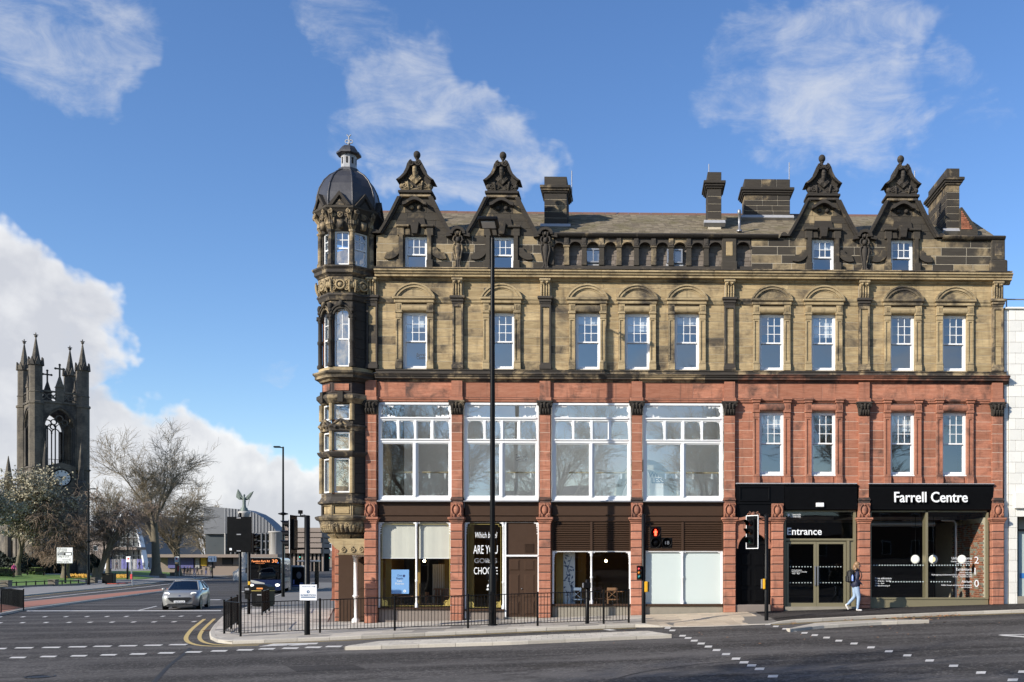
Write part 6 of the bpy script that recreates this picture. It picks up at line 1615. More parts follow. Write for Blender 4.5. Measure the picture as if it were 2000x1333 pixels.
for k in range(4):
 u = 1.9 + k*2.7
 for za_, zb_ in ((zz['w2b'], zz['w2t']), (Z(960), Z(820)), (Z(1170), Z(1040))):
  w_ = .5 if zb_ > 8 else .95
  fr_ = MB().box(u-w_-.16, u-w_, -.14, .05, za_-.1, zb_+.1, M=MS).box(u+w_, u+w_+.16, -.14, .05, za_-.1, zb_+.1, M=MS).box(u-w_, u+w_, -.14, .05, zb_, zb_+.16, M=MS).box(u-w_-.2, u+w_+.2, -.18, .05, za_-.16, za_-.1, M=MS)
  so_ = obj('window_surround', fr_, K['ytrim'] if zb_ > 8 else K['rtrim'], BLD)
  wf_ = MB().box(u-w_, u-w_+.07, -.07, .04, za_, zb_, M=MS).box(u+w_-.07, u+w_, -.07, .04, za_, zb_, M=MS).box(u-w_, u+w_, -.07, .04, zb_-.07, zb_, M=MS).box(u-w_, u+w_, -.07, .04, za_-.1, za_+.05, M=MS).box(u-w_, u+w_, -.06, .04, (za_+zb_)/2-.03, (za_+zb_)/2+.03, M=MS); obj('sash', wf_, K['white'], so_)
  obj('pane', MB().box(u-w_+.07, u+w_-.07, -.04, -.03, za_+.05, zb_-.07, M=MS), K['darkpane'], so_)
# ================================================================== BUILDINGS BEYOND
K['church'] = M_stone('soot_black_church_stone', (.13, .112, .088), (.25, .215, .165), soot=.60, width=.2, rnd=.3, sscale=.5, srnd=.3, black=(.026, .024, .022))
K['dial'] = M_plain('white_clock_dial', (.66, .66, .63), .6, var=.05)
K['zinc'] = M_plain('standing_seam_zinc', (.145, .15, .16), .5, metal=.3, var=.12, scale=.3)
K['farglass'] = M_glass('far_building_glass', (.25, .32, .34), .30)
K['concrete'] = M_plain('car_park_concrete', (.23, .185, .155), .85, var=.15, scale=.3)
K['palestone'] = M_plain('pale_cladding', (.40, .38, .35), .7, var=.1, scale=.3)
K['darkclad'] = M_plain('dark_glazed_cladding', (.07, .08, .085), .3, var=.2, scale=.4)
K['steelw'] = M_plain('white_steel_rib', (.72, .73, .74), .4, var=.05)
K['bronze'] = M_plain('green_bronze', (.14, .17, .15), .6, metal=.3, var=.3, scale=3)
def church():
 phi = R(45); Y0 = 109.3; s = FPX / (Y0 - CAM.y)
 fl = P(70, 1100, Y0); L = 6.05
 Zc = lambda py: 1.7 + (HORZ - py) / s
 t = thing('church_tower', 'soot-black gothic church tower with open belfry, clock and four pinnacled corner turrets', 'church tower', (fl.x, fl.y, 0), phi)
 mat = K['church']
 zb = -1.0; zs = Zc(913); zc = Zc(789)
 obj('lower_stage', MB().box(-.7, L+.7, -.7, L+.7, zb, zs).bevel_box(-.95, L+.95, -.95, L+.95, zs-.5, zs, .25), mat, t)
 gb = MB().prism([(L/2-1.9, zs-4.0), (L/2+1.9, zs-4.0), (L/2+1.9, zs+.1), (L/2, zs+.65), (L/2-1.9, zs+.1)], -1.0, .0, 'y'); obj('clock_gable', gb, mat, t)
 zcl = Zc(934); ck = MB().lathe([(1.15, 0), (1.15, .06), (0, .06)], n=28, smooth=False, M=Matrix.Translation((L/2, -1.0, zcl)) @ Matrix.Rotation(R(90), 4, 'X')); cl = obj('clock', ck, K['dial'], t)
 ring = MB(); ring.arcband(L/2, zcl, 1.12, 1.30, 0, 2*math.pi, -1.12, -.98, 28)
 for k in range(12):
  a = k*math.pi/6; r0, r1 = .80, 1.05; d = Vector((math.sin(a), math.cos(a))); q = Vector((d.y, -d.x))*.05
  ring.prism([(L/2+d.x*r0-q.x, zcl+d.y*r0-q.y), (L/2+d.x*r0+q.x, zcl+d.y*r0+q.y), (L/2+d.x*r1+q.x, zcl+d.y*r1+q.y), (L/2+d.x*r1-q.x, zcl+d.y*r1-q.y)], -1.09, -1.07, 'y')
 obj('clock_ring', ring, K['black'], cl)
 hd = MB()
 for a, r, w in ((R(285), .70, .09), (R(184), .98, .07)):
  d = Vector((math.sin(a), math.cos(a))); q = Vector((d.y, -d.x))*w
  hd.prism([(L/2-d.x*.18-q.x, zcl-d.y*.18-q.y), (L/2-d.x*.18+q.x, zcl-d.y*.18+q.y), (L/2+d.x*r, zcl+d.y*r)], -1.13, -1.11, 'y')
 obj('clock_hand', hd, K['black'], cl)
 ow, zo0, zsp = 1.95, zs + .25, Zc(838)
 ztop = Zc(806)
 def arch_pts(hw, z, n=10):
  R_ = hw*1.55; cx = R_ - hw; out = []
  for i in range(n+1):
   a = math.acos(cx/R_) * i/n; out.append((hw - R_ + R_*math.cos(a), z + R_*math.sin(a)))
  return out                                        # right half, from springing to apex
 ap = arch_pts(ow, zsp); za = ap[-1][1]
 for side in range(4):
  Mx = Matrix.Translation((L/2, L/2, 0)) @ Matrix.Rotation(side*math.pi/2, 4, 'Z')
  w = MB(); y0, y1 = -L/2-.25, -L/2+.45
  for s_ in (-1, 1):
   w.prism([(s_*ow, zo0-.3), (s_*L/2, zo0-.3), (s_*L/2, zsp), (s_*ow, zsp)], y0, y1, 'y', M=Mx)
   for (xa, z0), (xb, z1) in zip(ap[:-1], ap[1:]): w.prism([(s_*xa, z0), (s_*L/2, z0), (s_*L/2, z1), (s_*xb, z1)], y0, y1, 'y', M=Mx)
  w.box(-L/2, L/2, y0, y1, za, zc, M=Mx)
  obj('belfry_wall', w, mat, t)
  tr = MB()
  for k in (-1, 1):
   for xx, rr in ((ow-.10, .14), (ow-.35, .10)): tr.tube(Mx @ Vector((k*xx, y0+.1, zo0)), Mx @ Vector((k*xx, y0+.1, zsp+.3)), rr, n=6)
   tr.tube(Mx @ Vector((k*.52, y0+.35, zo0)), Mx @ Vector((k*.52, y0+.35, zsp+.4)), .09, n=6)
  for cx_ in (-1.05, 0, 1.05):
   for s_ in (-1, 1):
    pr = arch_pts(.50, zsp-.1, 5)
    for (xa, z0), (xb, z1) in zip(pr[:-1], pr[1:]): tr.prism([(cx_+s_*xa, z0), (cx_+s_*(xa+.14), z0), (cx_+s_*(xb+.10), z1+.06), (cx_+s_*xb, z1)], y0+.22, y0+.48, 'y', M=Mx)
  q2 = MB()
  for cz_, cx_, rr in ((zsp+1.45, 0, .42), (zsp+.95, -.72, .30), (zsp+.95, .72, .30)): q2.arcband(cx_, cz_, rr, rr+.14, 0, 2*math.pi, y0+.22, y0+.46, 12)
  tr.add([tuple(Mx @ Vector(v)) for v in q2.v], q2.f)
  for s_ in (-1, 1):
   hp = arch_pts(ow+.18, zsp, 8)
   for (xa, z0), (xb, z1) in zip(hp[:-1], hp[1:]): tr.prism([(s_*xa, z0), (s_*(xa+.2), z0), (s_*(xb+.16), z1+.12), (s_*xb, z1)], y0-.14, y0+.1, 'y', M=Mx)
  obj('tracery', tr, mat, t)
  pp = MB()                                         # pierced parapet
  pp.box(-L/2, L/2, y0-.15, y1, zc, zc+.3, M=Mx).box(-L/2, L/2, y0, y1-.3, Zc(768), Zc(765), M=Mx)
  q2 = MB()
  for k in range(6):
   cx_ = -L/2+.9 + k*(L-1.8)/5
   q2.arcband(cx_, (zc+.3+Zc(768))/2, .30, .44, 0, 2*math.pi, y0+.05, y0+.3, 10)
  pp.add([tuple(Mx @ Vector(v)) for v in q2.v], q2.f)
  obj('parapet', pp, mat, t)
  cz0 = Zc(768); cr = MB().prism([(-.5, zc), (.5, zc), (.5, cz0+.9), (.0, cz0+2.6), (-.5, cz0+.9)], y0-.1, y0+.5, 'y', M=Mx).prism([(-.62, cz0+.8), (.62, cz0+.8), (0, cz0+1.5)], y0-.2, y0+.6, 'y', M=Mx)
  zk = cz0 + 3.0
  cr.box(-.09, .09, y0+.05, y0+.3, cz0+2.0, zk+1.15, M=Mx).box(-.55, .55, y0+.08, y0+.27, zk+.45, zk+.65, M=Mx)
  for dx, dz in ((-.55, .55), (.55, .55), (0, 1.15)): cr.ball(tuple(Mx @ Vector((dx, y0+.17, zk+dz))), .18, 6, 4)
  obj('parapet_cross', cr, mat, t)
 obj('belfry_floor', MB().box(0, L, 0, L, zs-.2, zs+.05), mat, t)
 rl = MB()
 for k in range(9): rl.tube((L/2-1.4+k*.35, -.2, zs), (L/2-1.4+k*.35, -.2, zs+1.1), .03, n=4)
 rl.tube((L/2-1.5, -.2, zs+1.1), (L/2+1.5, -.2, zs+1.1), .04, n=4); obj('belfry_railing', rl, K['blackm'], t)
 for (x, y) in ((0, 0), (L, 0), (L, L), (0, L)):
  zt0 = Zc(715); m_ = MB()
  m_.oct([(.86, zb), (.86, zc-.4), (.98, zc-.3), (.98, zc), (.80, zc+.1), (.80, zc+1.3), (.88, zc+1.4), (.78, zc+1.55), (.78, zt0), (.86, zt0+.1), (.86, zt0+.4)], (x, y, 0))
  tu = obj('corner_turret', m_, mat, t)
  pn = MB().oct([(.55, zt0+.3), (.04, zt0+3.9)], (x, y, 0)).ball((x, y, zt0+3.9), .22, 6, 5); pn.box(x-.3, x+.3, y-.06, y+.06, zt0+4.05, zt0+4.15).tube((x, y, zt0+3.8), (x, y, zt0+4.4), .07, n=5)
  obj('pinnacle', pn, mat, tu)
  for k in range(8):
   a = R(45*k); d = Vector((math.cos(a), math.sin(a))); q = Vector((-d.y, d.x)); c = Vector((x, y)) + d*.86
   Mg = Matrix(((q.x, d.x, 0, c.x), (q.y, d.y, 0, c.y), (0, 0, 1, 0), (0, 0, 0, 1)))
   g_ = MB().prism([(-.36, zt0-.3), (.36, zt0-.3), (0, zt0+.85)], -.05, .14, 'y', M=Mg); obj('turret_gablet', g_, mat, tu)
 nv = MB().box(-1, L+1, L+.5, L+26, zb, Zc(985)).prism([(-1.5, Zc(985)), (L+1.5, Zc(985)), (L/2, Zc(955))], L+.5, L+26, 'y'); obj('nave', nv, mat, t)
 q = MB().oct([(.5, zb), (.5, Zc(935)), (.42, Zc(930)), (.04, Zc(893))], (-2.6, 3.5, 0)); obj('buttress_pinnacle', q, mat, t)
 for xx in (L/2-2.2, L/2+2.4):
  q = MB().box(xx-.5, xx+.5, -2.0, -.6, zb, zs-2.2).prism([(-2.0, zs-2.2), (-.6, zs-2.2), (-.6, zs-.6)], xx-.5, xx+.5, 'x'); q.oct([(.35, zs-2.4), (.32, zs+.8), (.04, zs+3.6)], (xx, -1.5, 0)); obj('buttress', q, mat, t)
church()
def station():
 Yb = 199.4; s = FPX / (Yb - CAM.y)
 c = P(243, 1100, Yb); t = thing('arched_hall', 'grey vaulted hall with white arch ribs and glazed end behind the trees', 'building', (c.x, c.y, 0), R(-8))
 zb = -.8; H = 1.7 + (HORZ - 1007)/s - zb; a = 40/s*1.02
 def par(u, aw=a, h=H): return h*(1 - abs(u)**2.3)
 n = 24; pts = [(-a + 2*a*i/n) for i in range(n+1)]
 sh = MB(); Lb = 15
 for i in range(n):
  u0, u1 = pts[i], pts[i+1]; z0, z1 = zb + par(u0/a), zb + par(u1/a)
  sh.add([(u0, 1.2, z0), (u0+6, Lb, z0), (u1+6, Lb, z1), (u1, 1.2, z1)], [(0,1,2,3)], True)
 obj('vault_roof', sh, K['zinc'], t)
 def rib(y, name, sc=1.0, xo=0.0, depth=1.6):
  m_ = MB()
  for i in range(n):
   u0, u1 = pts[i]*sc, pts[i+1]*sc; z0, z1 = zb + par(pts[i]/a)*sc, zb + par(pts[i+1]/a)*sc
   m_.prism([(xo+u0, z0), (xo+u1, z1), (xo+u1*1.06, z1+.4*sc+.2), (xo+u0*1.06, z0+.4*sc+.2)], y, y+depth, 'y')
  obj(name, m_, K['steelw'], t)
 rib(0, 'arch_rib'); rib(12, 'arch_rib', .98, 9.8, 3.2)
 g_ = MB().prism([(pts[i], zb + par(pts[i]/a)) for i in range(n+1)], 1.4, 1.6, 'y'); obj('glazed_end', g_, K['darkclad'], t)
 for k in range(1, 6):
  z = zb + H*k/6.5; hw = a*(1 - (k/6.5))**(1/2.3); obj('transom', MB().box(-hw, hw, 1.1, 1.5, z-.15, z+.15), K['zinc'], t)
 for k in range(-3, 4):
  x = k*a/4; obj('mullion', MB().box(x-.09, x+.09, 1.15, 1.45, zb, zb + par(x/a)-.2), K['zinc'], t)
 obj('canopy', MB().box(-a*.9, a*.9, -2.0, 1.4, zb+5.6, zb+6.2), K['concrete'], t)
 for k in range(-4, 5): obj('shopfront', MB().box(k*a/5-.8, k*a/5+.8, .6, 1.0, zb, zb+3.4), M_plain('shop_front', random.choice([(.05, .06, .25), (.3, .3, .32), (.12, .12, .13), (.10, .10, .3)]), .5), t)
station()
def curved_building():
 Yb = 162.2; s = FPX / (Yb - CAM.y); x0 = P(405, 1100, Yb).x; x1 = P(541, 1100, Yb).x; zb = -.8; Zp = lambda py: 1.7 + (HORZ - py)/s
 t = thing('curved_roof_building', 'shopping centre with curved zinc roof and tall glass wall behind the bus', 'building', (0, 0, 0))
 w = x1 - x0
 xw = P(398, 1100, Yb).x; xl = P(300, 1100, Yb).x
 pr = [(xw, Zp(990)), (P(480, 1100, Yb).x, Zp(997)), (P(500, 1100, Yb).x, Zp(1004)), (P(515, 1100, Yb).x, Zp(1013)), (P(528, 1100, Yb).x, Zp(1024)), (P(536, 1100, Yb).x, Zp(1033)), (x1, Zp(1042))]
 rf_ = MB(); Dp = 5
 for (xa, za), (xb, z1) in zip(pr[:-1], pr[1:]): rf_.prism([(xa, Zp(1042)-.2), (xb, Zp(1042)-.2), (xb, z1), (xa, za)], Yb, Yb+Dp, 'y')
 obj('curved_roof', rf_, K['zinc'], t)
 for k in range(16):
  xx = P(440 + k*6.2, 1100, Yb).x
  zt = next(za + (z1-za)*(xx-xa)/(xb-xa) for (xa, za), (xb, z1) in zip(pr[:-1], pr[1:]) if xx <= xb)
  obj('roof_seam', MB().box(xx-.07, xx+.07, Yb-.12, Yb+.02, Zp(1041), zt), K['greym'], t)
 gx0 = P(440, 1100, Yb).x
 obj('core_wall', MB().box(xw, x1-.2, Yb+.8, Yb+Dp, zb, Zp(1042)), K['darkclad'], t)
 obj('glass_wall', MB().box(gx0, x1-.15, Yb+.1, Yb+.3, zb+3, Zp(1042)-.2), K['farglass'], t)
 k = 0; xx = gx0
 while xx < x1:
  obj('fin', MB().box(xx-.10, xx+.10, Yb-.25, Yb+.35, zb+3, Zp(1042)), K['zinc'] if k % 3 else K['palestone'], t); xx += .85 if k % 2 else 1.15; k += 1
 for py in (1058, 1074): obj('floor_band', MB().box(gx0, x1, Yb-.02, Yb+.35, Zp(py)-.15, Zp(py)+.15), K['zinc'], t)
 obj('podium', MB().box(xl, x1+1, Yb-2.5, Yb+.5, zb+3.6, zb+4.2), K['concrete'], t)
 obj('lower_wall', MB().box(xl, x1-.2, Yb-.2, Yb+.6, zb, zb+3.6), K['concrete'], t)
 for px0, px1, y0, y1, col in ((318, 368, 1084, 1110, (.07, .07, .22)), (383, 394, 1090, 1105, (.55, .35, .02)), (425, 445, 1087, 1103, (.012, .012, .014)), (398, 406, 1092, 1108, (.05, .05, .06)), (447, 462, 1086, 1103, (.18, .17, .17)), (372, 380, 1090, 1110, (.3, .3, .3))):
  a, b = P(px0, 1100, Yb-2.6), P(px1, 1100, Yb-2.6); obj('shop_panel', MB().box(a.x, b.x, Yb-.5, Yb-.2, Zp(y1), Zp(y0)), M_plain('shop_panel', col, .5), t)
 c = MB().lathe([(1.5, zb), (1.5, Zp(1042)), (1.7, Zp(1041)), (1.7, Zp(1039)), (0, Zp(1036))], (x1-.6, Yb+1.2, 0), 20); obj('corner_drum', c, K['palestone'], t)
curved_building()
def car_park():
 Yb = 261.2; s = FPX / (Yb - CAM.y); Zp = lambda py: 1.7 + (HORZ - py)/s; Xp = lambda px: P(px, 1100, Yb).x
 t = thing('car_park', 'multi-storey car park with stacked concrete decks in the distance', 'building', (0, 0, 0))
 for k, py in enumerate((1036, 1046, 1056, 1066, 1077)):
  z = Zp(py); e = 1.5*(k % 2)
  dk = obj('deck_band', MB().box(Xp(538)-e, Xp(627 + (k % 2)*2), Yb-.3, Yb+9, z-.65, z+.65), K['concrete'], t)
  obj('deck_slab', MB().box(Xp(538), Xp(626), Yb, Yb+9, z-.7, z-.6), K['indark'], dk)
 for k in range(12): x = Xp(540 + k*8); obj('column', MB().box(x-.25, x+.25, Yb+1.0, Yb+1.6, -.8, Zp(1036)), K['concrete'], t)
 obj('back_wall', MB().box(Xp(538), Xp(626), Yb+8, Yb+8.5, -.8, Zp(1036)), K['indark'], t)
 obj('stair_tower', MB().box(Xp(538), Xp(552), Yb-1, Yb+6, -.8, Zp(1030)).box(Xp(548), Xp(556), Yb+2, Yb+8, Zp(1036), Zp(1022)), K['concrete'], t)
 t2 = thing('grey_shed', 'low grey building far down the street beside the corner pillar', 'building', (0, 0, 0))
 obj('wall', MB().box(Xp(622), Xp(700), Yb+30, Yb+40, -.8, Zp(1062)), K['zinc'], t2); obj('parapet', MB().box(Xp(621), Xp(701), Yb+29.5, Yb+40.5, Zp(1062), Zp(1060)), K['concrete'], t2)
 obj('loading_door', MB().box(Xp(640), Xp(650), Yb+29.8, Yb+30.2, -.8, Zp(1080)), K['indark'], t2)
car_park()
for i, (p0, p1, pt, Yb, lab) in enumerate(((-260, 20, 1062, 288.7, 'long far terrace behind the blossom tree'), (150, 215, 1055, 316.2, 'far brown block seen between the trees left of the arched hall'), (560, 760, 1088, 453.7, 'distant low roofline at the end of the street'))):
 s = FPX/(Yb - CAM.y); t = thing('far_building', lab, 'building', (0, 0, 0)); x0, x1 = P(p0, 1100, Yb).x, P(p1, 1100, Yb).x; zt = 1.7 + (HORZ-pt)/s
 obj('wall', MB().box(x0, x1, Yb, Yb+14, -1, zt), K['concrete'], t); obj('roof', MB().prism([(Yb-.5, zt), (Yb+14.5, zt), (Yb+7, zt+3)], x0, x1, 'x'), K['slate2'], t)
 x = x0 + 2
 while x < x1 - 2:
  for z in range(2, int(zt)-1, 4): w = obj('window', MB().box(x-.7, x+.7, Yb-.08, Yb+.1, z, z+1.8), K['white'], t); obj('pane', MB().box(x-.55, x+.55, Yb-.1, Yb-.05, z+.15, z+1.65), K['farglass'], w)
  x += 4.5
t = thing('opposite_terrace', 'brick terrace across the road mirrored in the shop windows', 'building', (0, 0, 0))
brk = M_plain('terrace_brick', (.13, .07, .05), .9, var=.25, scale=2)
obj('wall', MB().box(-60, 60, -104, -92, -1, 7.2), brk, t); obj('roof', MB().prism([(-104.4, 7.2), (-91.6, 7.2), (-98, 10.2)], -60, 60, 'x'), K['slate2'], t)
for k in range(30):
 for z in (1.0, 4.4): w = obj('window', MB().box(-58+k*4-.6, -58+k*4+.6, -92.05, -91.9, z, z+1.9), K['white'], t); obj('pane', MB().box(-58+k*4-.5, -58+k*4+.5, -91.9, -91.86, z+.1, z+1.8), K['indark'], w)
def neighbour():
 t = thing('white_tiled_building', 'white glazed-tile building adjoining on the right', 'building', (0, 0, 0))
 x0 = X(1962); zt = Z(605, 1985); x1 = 24.0; Yf = .03
 obj('wall', MB().box(x0, X(1987), Yf+.02, 9, -.5, zt).box(X(1987), x1, Yf+.02, 9, Z(1003, 1990), zt).box(X(1987), x1, .5, 9, -.5, Z(1003, 1990)), K['mortar'], t)
 zb = hgt(13, 0); n = 27; hh = (zt - zb)/n
 xs = [x0, X(1971)];
 for r in range(n):
  a = zb + hh*r; b = a + hh
  block(t, x0, X(1970), a+.004, b-.004, Yf-.0, K['terra'], .006, .05, 'tile')
  x = X(1970) + .01; k = 0
  while x < min(x1, 16.5):
   w = .46 if (k or r % 2) else .24
   low = b < Z(1003, 1990) + .02
   xe = x + w
   if low and xe > X(1987): xe = X(1987)
   if xe - x > .05: block(t, x+.004, xe-.004, a+.004, b-.004, Yf-.04, K['terra'], .006, .05, 'tile')
   if low and xe >= X(1987) - .01: break
   x = xe; k += 1
 obj('fascia', MB().bevel_box(X(1980), x1, -.12, .1, Z(994, 1990), Z(962, 1990), .02), K['terra'], t)
 obj('coping', MB().bevel_box(x0, x1, -.08, .4, zt, zt+.08, .02), K['terra'], t)
 rl = MB(); zr = Z(581, 1985)
 for x in (X(1972), X(1972)+1.6, X(1972)+3.2): rl.tube((x, .3, zt), (x, .3, zr), .025, n=6)
 rl.tube((X(1964), .3, zr), (x1, .3, zr), .025, n=6); obj('roof_railing', rl, K['greym'], t)
 obj('roof_plant', MB().box(X(1985), x1, 1.5, 5, zt, Z(590, 1990)), K['greym'], t)
 zs, zh = Z(1165, 1990), Z(1003, 1990)
 w = obj('shop_window', MB().box(X(1987), X(1987)+.06, .05, .2, zs, zh).box(X(1987)+.06, 18, .05, .2, zh-.07, zh).box(X(1987)+.06, 18, .05, .2, Z(1037, 1990), Z(1034, 1990)), K['blackm'], t)
 wpane(w, X(1987), 18, zs, zh, .12, K['glassd'])
 obj('window_blind', MB().box(X(1987), 18, .2, .22, zs, Z(1038, 1990)), K['frost'], w)
 obj('blue_mark', MB().box(X(1996), 15, .19, .2, Z(1130, 1990), Z(1120, 1990)), M_plain('blue_print', (.05, .22, .6), .5), w)
 obj('stall_riser', MB().box(X(1987), 18, .0, .2, zb-.1, zs), K['render'], t)
neighbour()
def memorial():
 Yb = 107.2; s = FPX/(Yb - CAM.y); Zp = lambda py: 1.7 + (HORZ - py)/s; c = P(477, 1100, Yb)
 t = thing('war_memorial', 'green bronze winged figure on a stone column above the bus', 'monument', (c.x, c.y, 0))
 st = K['palestone']
 obj('column', MB().lathe([(1.5, -.8), (1.5, .4), (1.0, .7), (.75, 1.0), (.62, 1.4), (.52, Zp(1012)), (.60, Zp(1010)), (.8, Zp(1005)), (.85, Zp(1001)), (.6, Zp(1000))], (0, 0, 0), 16), st, t)
 obj('plinth', MB().lathe([(.55, Zp(1000)), (.5, Zp(996)), (.42, Zp(993))], (0, 0, 0), 12), K['bronze'], t)
 f = MB(); z0, z1 = Zp(993), Zp(969); H = z1 - z0
 f.lathe([(.30, 0), (.24, .18*H), (.22, .40*H), (.25, .52*H), (.20, .60*H), (.27, .74*H), (.24, .82*H), (.09, .87*H), (.09, .89*H)], (0, 0, z0), 12)
 f.ball((0, 0, z1-.02), .15, 10, 8, (1, 1, 1.25))
 f.path([(-.24, 0, z0+.80*H), (-.5, -.1, z0+.70*H), (-.45, -.3, z0+.85*H)], [.09, .07, .06], 6); f.path([(.24, 0, z0+.80*H), (.55, -.1, z0+.72*H), (.80, -.1, z0+.66*H)], [.09, .07, .06], 6)
 f.path([(.82, -.1, z0+.80*H), (.55, -.1, z0+.1*H)], .03, 5)
 fg = obj('figure', f, K['bronze'], t)
 for s_, top, w in ((-1, 957, 1.15), (1, 961, 1.25)):
  wg = MB(); zt = Zp(top)
  pts = [(0.12*s_, z0+.78*H), (.35*s_, z0+.95*H), (.55*s_ if s_ < 0 else .8, z0+1.2*H), ((.95 if s_ < 0 else 1.25)*s_, zt), ((1.15 if s_ < 0 else 1.1)*s_, z0+1.1*H), ((1.2 if s_ < 0 else .85)*s_, z0+.85*H), ((.8 if s_ < 0 else .55)*s_, z0+.66*H), (.2*s_, z0+.6*H)]
  wg.prism(pts, .10, .22, 'y')
  for k in range(6):
   a = k/5; wg.path([(.25*s_, .08, z0+(.66+.1*a)*H), (pts[3][0]*(1-a)+pts[6][0]*a, .08, pts[3][1]*(1-a)+pts[6][1]*a)], [.05, .03], 5)
  obj('wing', wg, K['bronze'], fg)
memorial()
# ================================================================== STREET FURNITURE
def gp(px, py): q = GP(px, py); q.z = ph(q.x, q.y); return q
_bar = MB().tube((0, 0, .10), (0, 0, 1.02), .0095, n=5).mesh('bar'); _bar.materials.append(K['blackm'])
_post = MB().tube((0, 0, -.05), (0, 0, 1.08), .034, n=8).mesh('post'); _post.materials.append(K['blackm'])
def railing(a, b, label, post_a=True, post_b=True, group='guard railing panels at the junction', step=.105, H=1.03):
 a = Vector(a); b = Vector(b); d = b - a; L = math.hypot(d.x, d.y); ang = math.atan2(d.y, d.x)
 t = thing('guard_railing', label, 'railing', a, ang, group)
 sl = d.z / L
 for nm, z in (('top_rail', H), ('bottom_rail', .10)): obj(nm, MB().tube((0, 0, z), (L, 0, z + d.z), .016 if nm == 'top_rail' else .013, n=6), K['blackm'], t)
 for on, x in ((post_a, 0), (post_b, L)):
  if on: o = link('post', _post, t); o.location = (x, 0, sl*x)
 n = max(2, int(round(L / step)))
 for i in range(1, n): x = L*i/n; o = link('bar', _bar, t); o.location = (x, 0, sl*x)
 return t
fp = [gp(*q) for q in ((470, 1243.5), (625, 1236.5), (771, 1232), (914, 1227.5), (1050, 1223), (1179, 1219), (1228, 1217))]
fl = ['from the corner post past the white builder sign', 'between the builder sign and the corner entrance column', 'in front of the cream cafe blinds', 'in front of the lettered dark window and tall lamp post', 'in front of the louvred cafe window', 'short end piece beside the pedestrian signal']
for i, (a, b) in enumerate(zip(fp[:-1], fp[1:])): railing(a, b, 'black guard railing panel ' + fl[i], True, i == len(fp)-2)
B0 = gp(438, 1238); railing(B0, fp[0], 'black guard railing panel angled across the kerb corner', True, False, step=.2)
d_ = Vector((-.30, 1, 0)).normalized()
def onp(v): return Vector((v.x, v.y, ph(v.x, v.y)))
B1 = onp(B0 + d_*2.1); B2 = onp(B0 + d_*4.2)
railing(B0, B1, 'black guard railing panel running back along the side street kerb, nearest the corner', False, True, step=.19); railing(B1, B2, 'black guard railing panel running back along the side street kerb, farther from the corner', False, True, step=.19)
B3 = onp(B0 + d_*11.4 + Vector((.35, 0, 0))); B4 = onp(B0 + d_*13.5 + Vector((.35, 0, 0))); B5 = onp(B0 + d_*15.6 + Vector((.35, 0, 0)))
railing(B3, B4, 'black guard railing panel left of the litter bin'); railing(B4, B5, 'black guard railing panel left of the litter bin, farther along the kerb', False)
I0 = GP(46, 1191); I1 = GP(2, 1196.5); railing(I1, I0, 'black railing panel on the red traffic island at left edge', True, True, step=.09, H=1.15)
I2 = GP(0, 1183); railing(I2, I0, 'black railing panel on the back edge of the red traffic island', False, False, step=.09, H=1.15)
def lamp_tall(px, py, ptop, label):
 q = gp(px, py); zt = P(px, ptop, q.y).z
 t = thing('street_lamp', label, 'street lamp', q); H = zt - q.z
 obj('post', MB().lathe([(.125, 0), (.125, 1.75), (.085, 1.95), (.085, 2.0), (.08, H*.55), (.065, H*.98), (.05, H)], (0, 0, 0), 16), K['blackm'], t)
 obj('base_collar', MB().lathe([(.16, 0), (.16, .03), (.128, .05)], (0, 0, 0), 16), K['blackm'], t)
 obj('door_panel', MB().bevel_box(-.06, .06, -.135, -.10, .5, 1.1, .01), K['blackm'], t)
 obj('arm', MB().path([(0, 0, H-.04), (0, -.35, H+.06), (0, -.70, H+.10)], .035, 8), K['blackm'], t)
 M_ = Matrix.Translation((0, -.85, H+.14)) @ Matrix.Rotation(R(-16), 4, 'X')
 hd = obj('lamp_head', MB().bevel_box(-.31, .31, -.26, .26, -.06, .08, .03, M=M_), K['blackm'], t)
 obj('lens', MB().box(-.21, .21, -.17, .17, -.075, -.055, M=M_), M_plain('lamp_lens', (.55, .56, .55), .3), hd)
 return t
lamp_tall(962, 1222, 462, 'tall black street lamp on the pavement in front of the dark lettered window')
def lamp_side(px, py, ptop, label, arm_px, ring=None, r=.085):
 q = gp(px, py); zt = P(px, ptop, q.y).z; H = zt - q.z; t = thing('street_lamp', label, 'street lamp', q)
 obj('post', MB().lathe([(r*1.35, 0), (r*1.35, 1.6), (r, 1.8), (r*.7, H)], (0, 0, 0), 12), K['blackm'], t)
 ax = P(arm_px, ptop, q.y).x - q.x
 obj('arm', MB().tube((0, 0, H-.08), (ax*.5, 0, H-.02), .04, n=6), K['blackm'], t)
 obj('lamp_head', MB().bevel_box(min(ax, ax*.3), max(ax, ax*.3), -.14, .14, H-.07, H+.04, .03), K['blackm'], t)
 if ring: z = P(px, ring, q.y).z - q.z; obj('collar', MB().lathe([(r, z-.1), (.34, z-.03), (.34, z+.03), (r, z+.1)], (0, 0, 0), 12), K['blackm'], t)
lamp_side(553, 1166, 873, 'tall black street lamp beside the bus shelter', 535, 1004)
lamp_side(173, 1143, 955, 'black lamp column at the pavement edge left of the big bare tree', 187, 1058, .12)
lamp_side(249, 1134, 1044, 'short black lamp column in front of the arched hall', 252, None, .10)
lamp_side(510, 1118, 1024, 'slim black double-arm lamp in front of the glass wall', 518, None, .09)
lamp_side(636, 1112, 1036, 'far black lamp column in the gap left of the corner pillar', 632, 1046, .12)
lensm = {}
def lens(col, on):
 k = (col, on)
 if k not in lensm:
  c = {'r': (.75, .04, .03), 'a': (.75, .26, .05), 'g': (.05, .55, .42)}[col]
  lensm[k] = M_emit('lit_lens_' + col, c, 4.0) if on else M_plain('dark_lens_' + col, tuple(x*.05 for x in c), .3, spec=.2)
 return lensm[k]
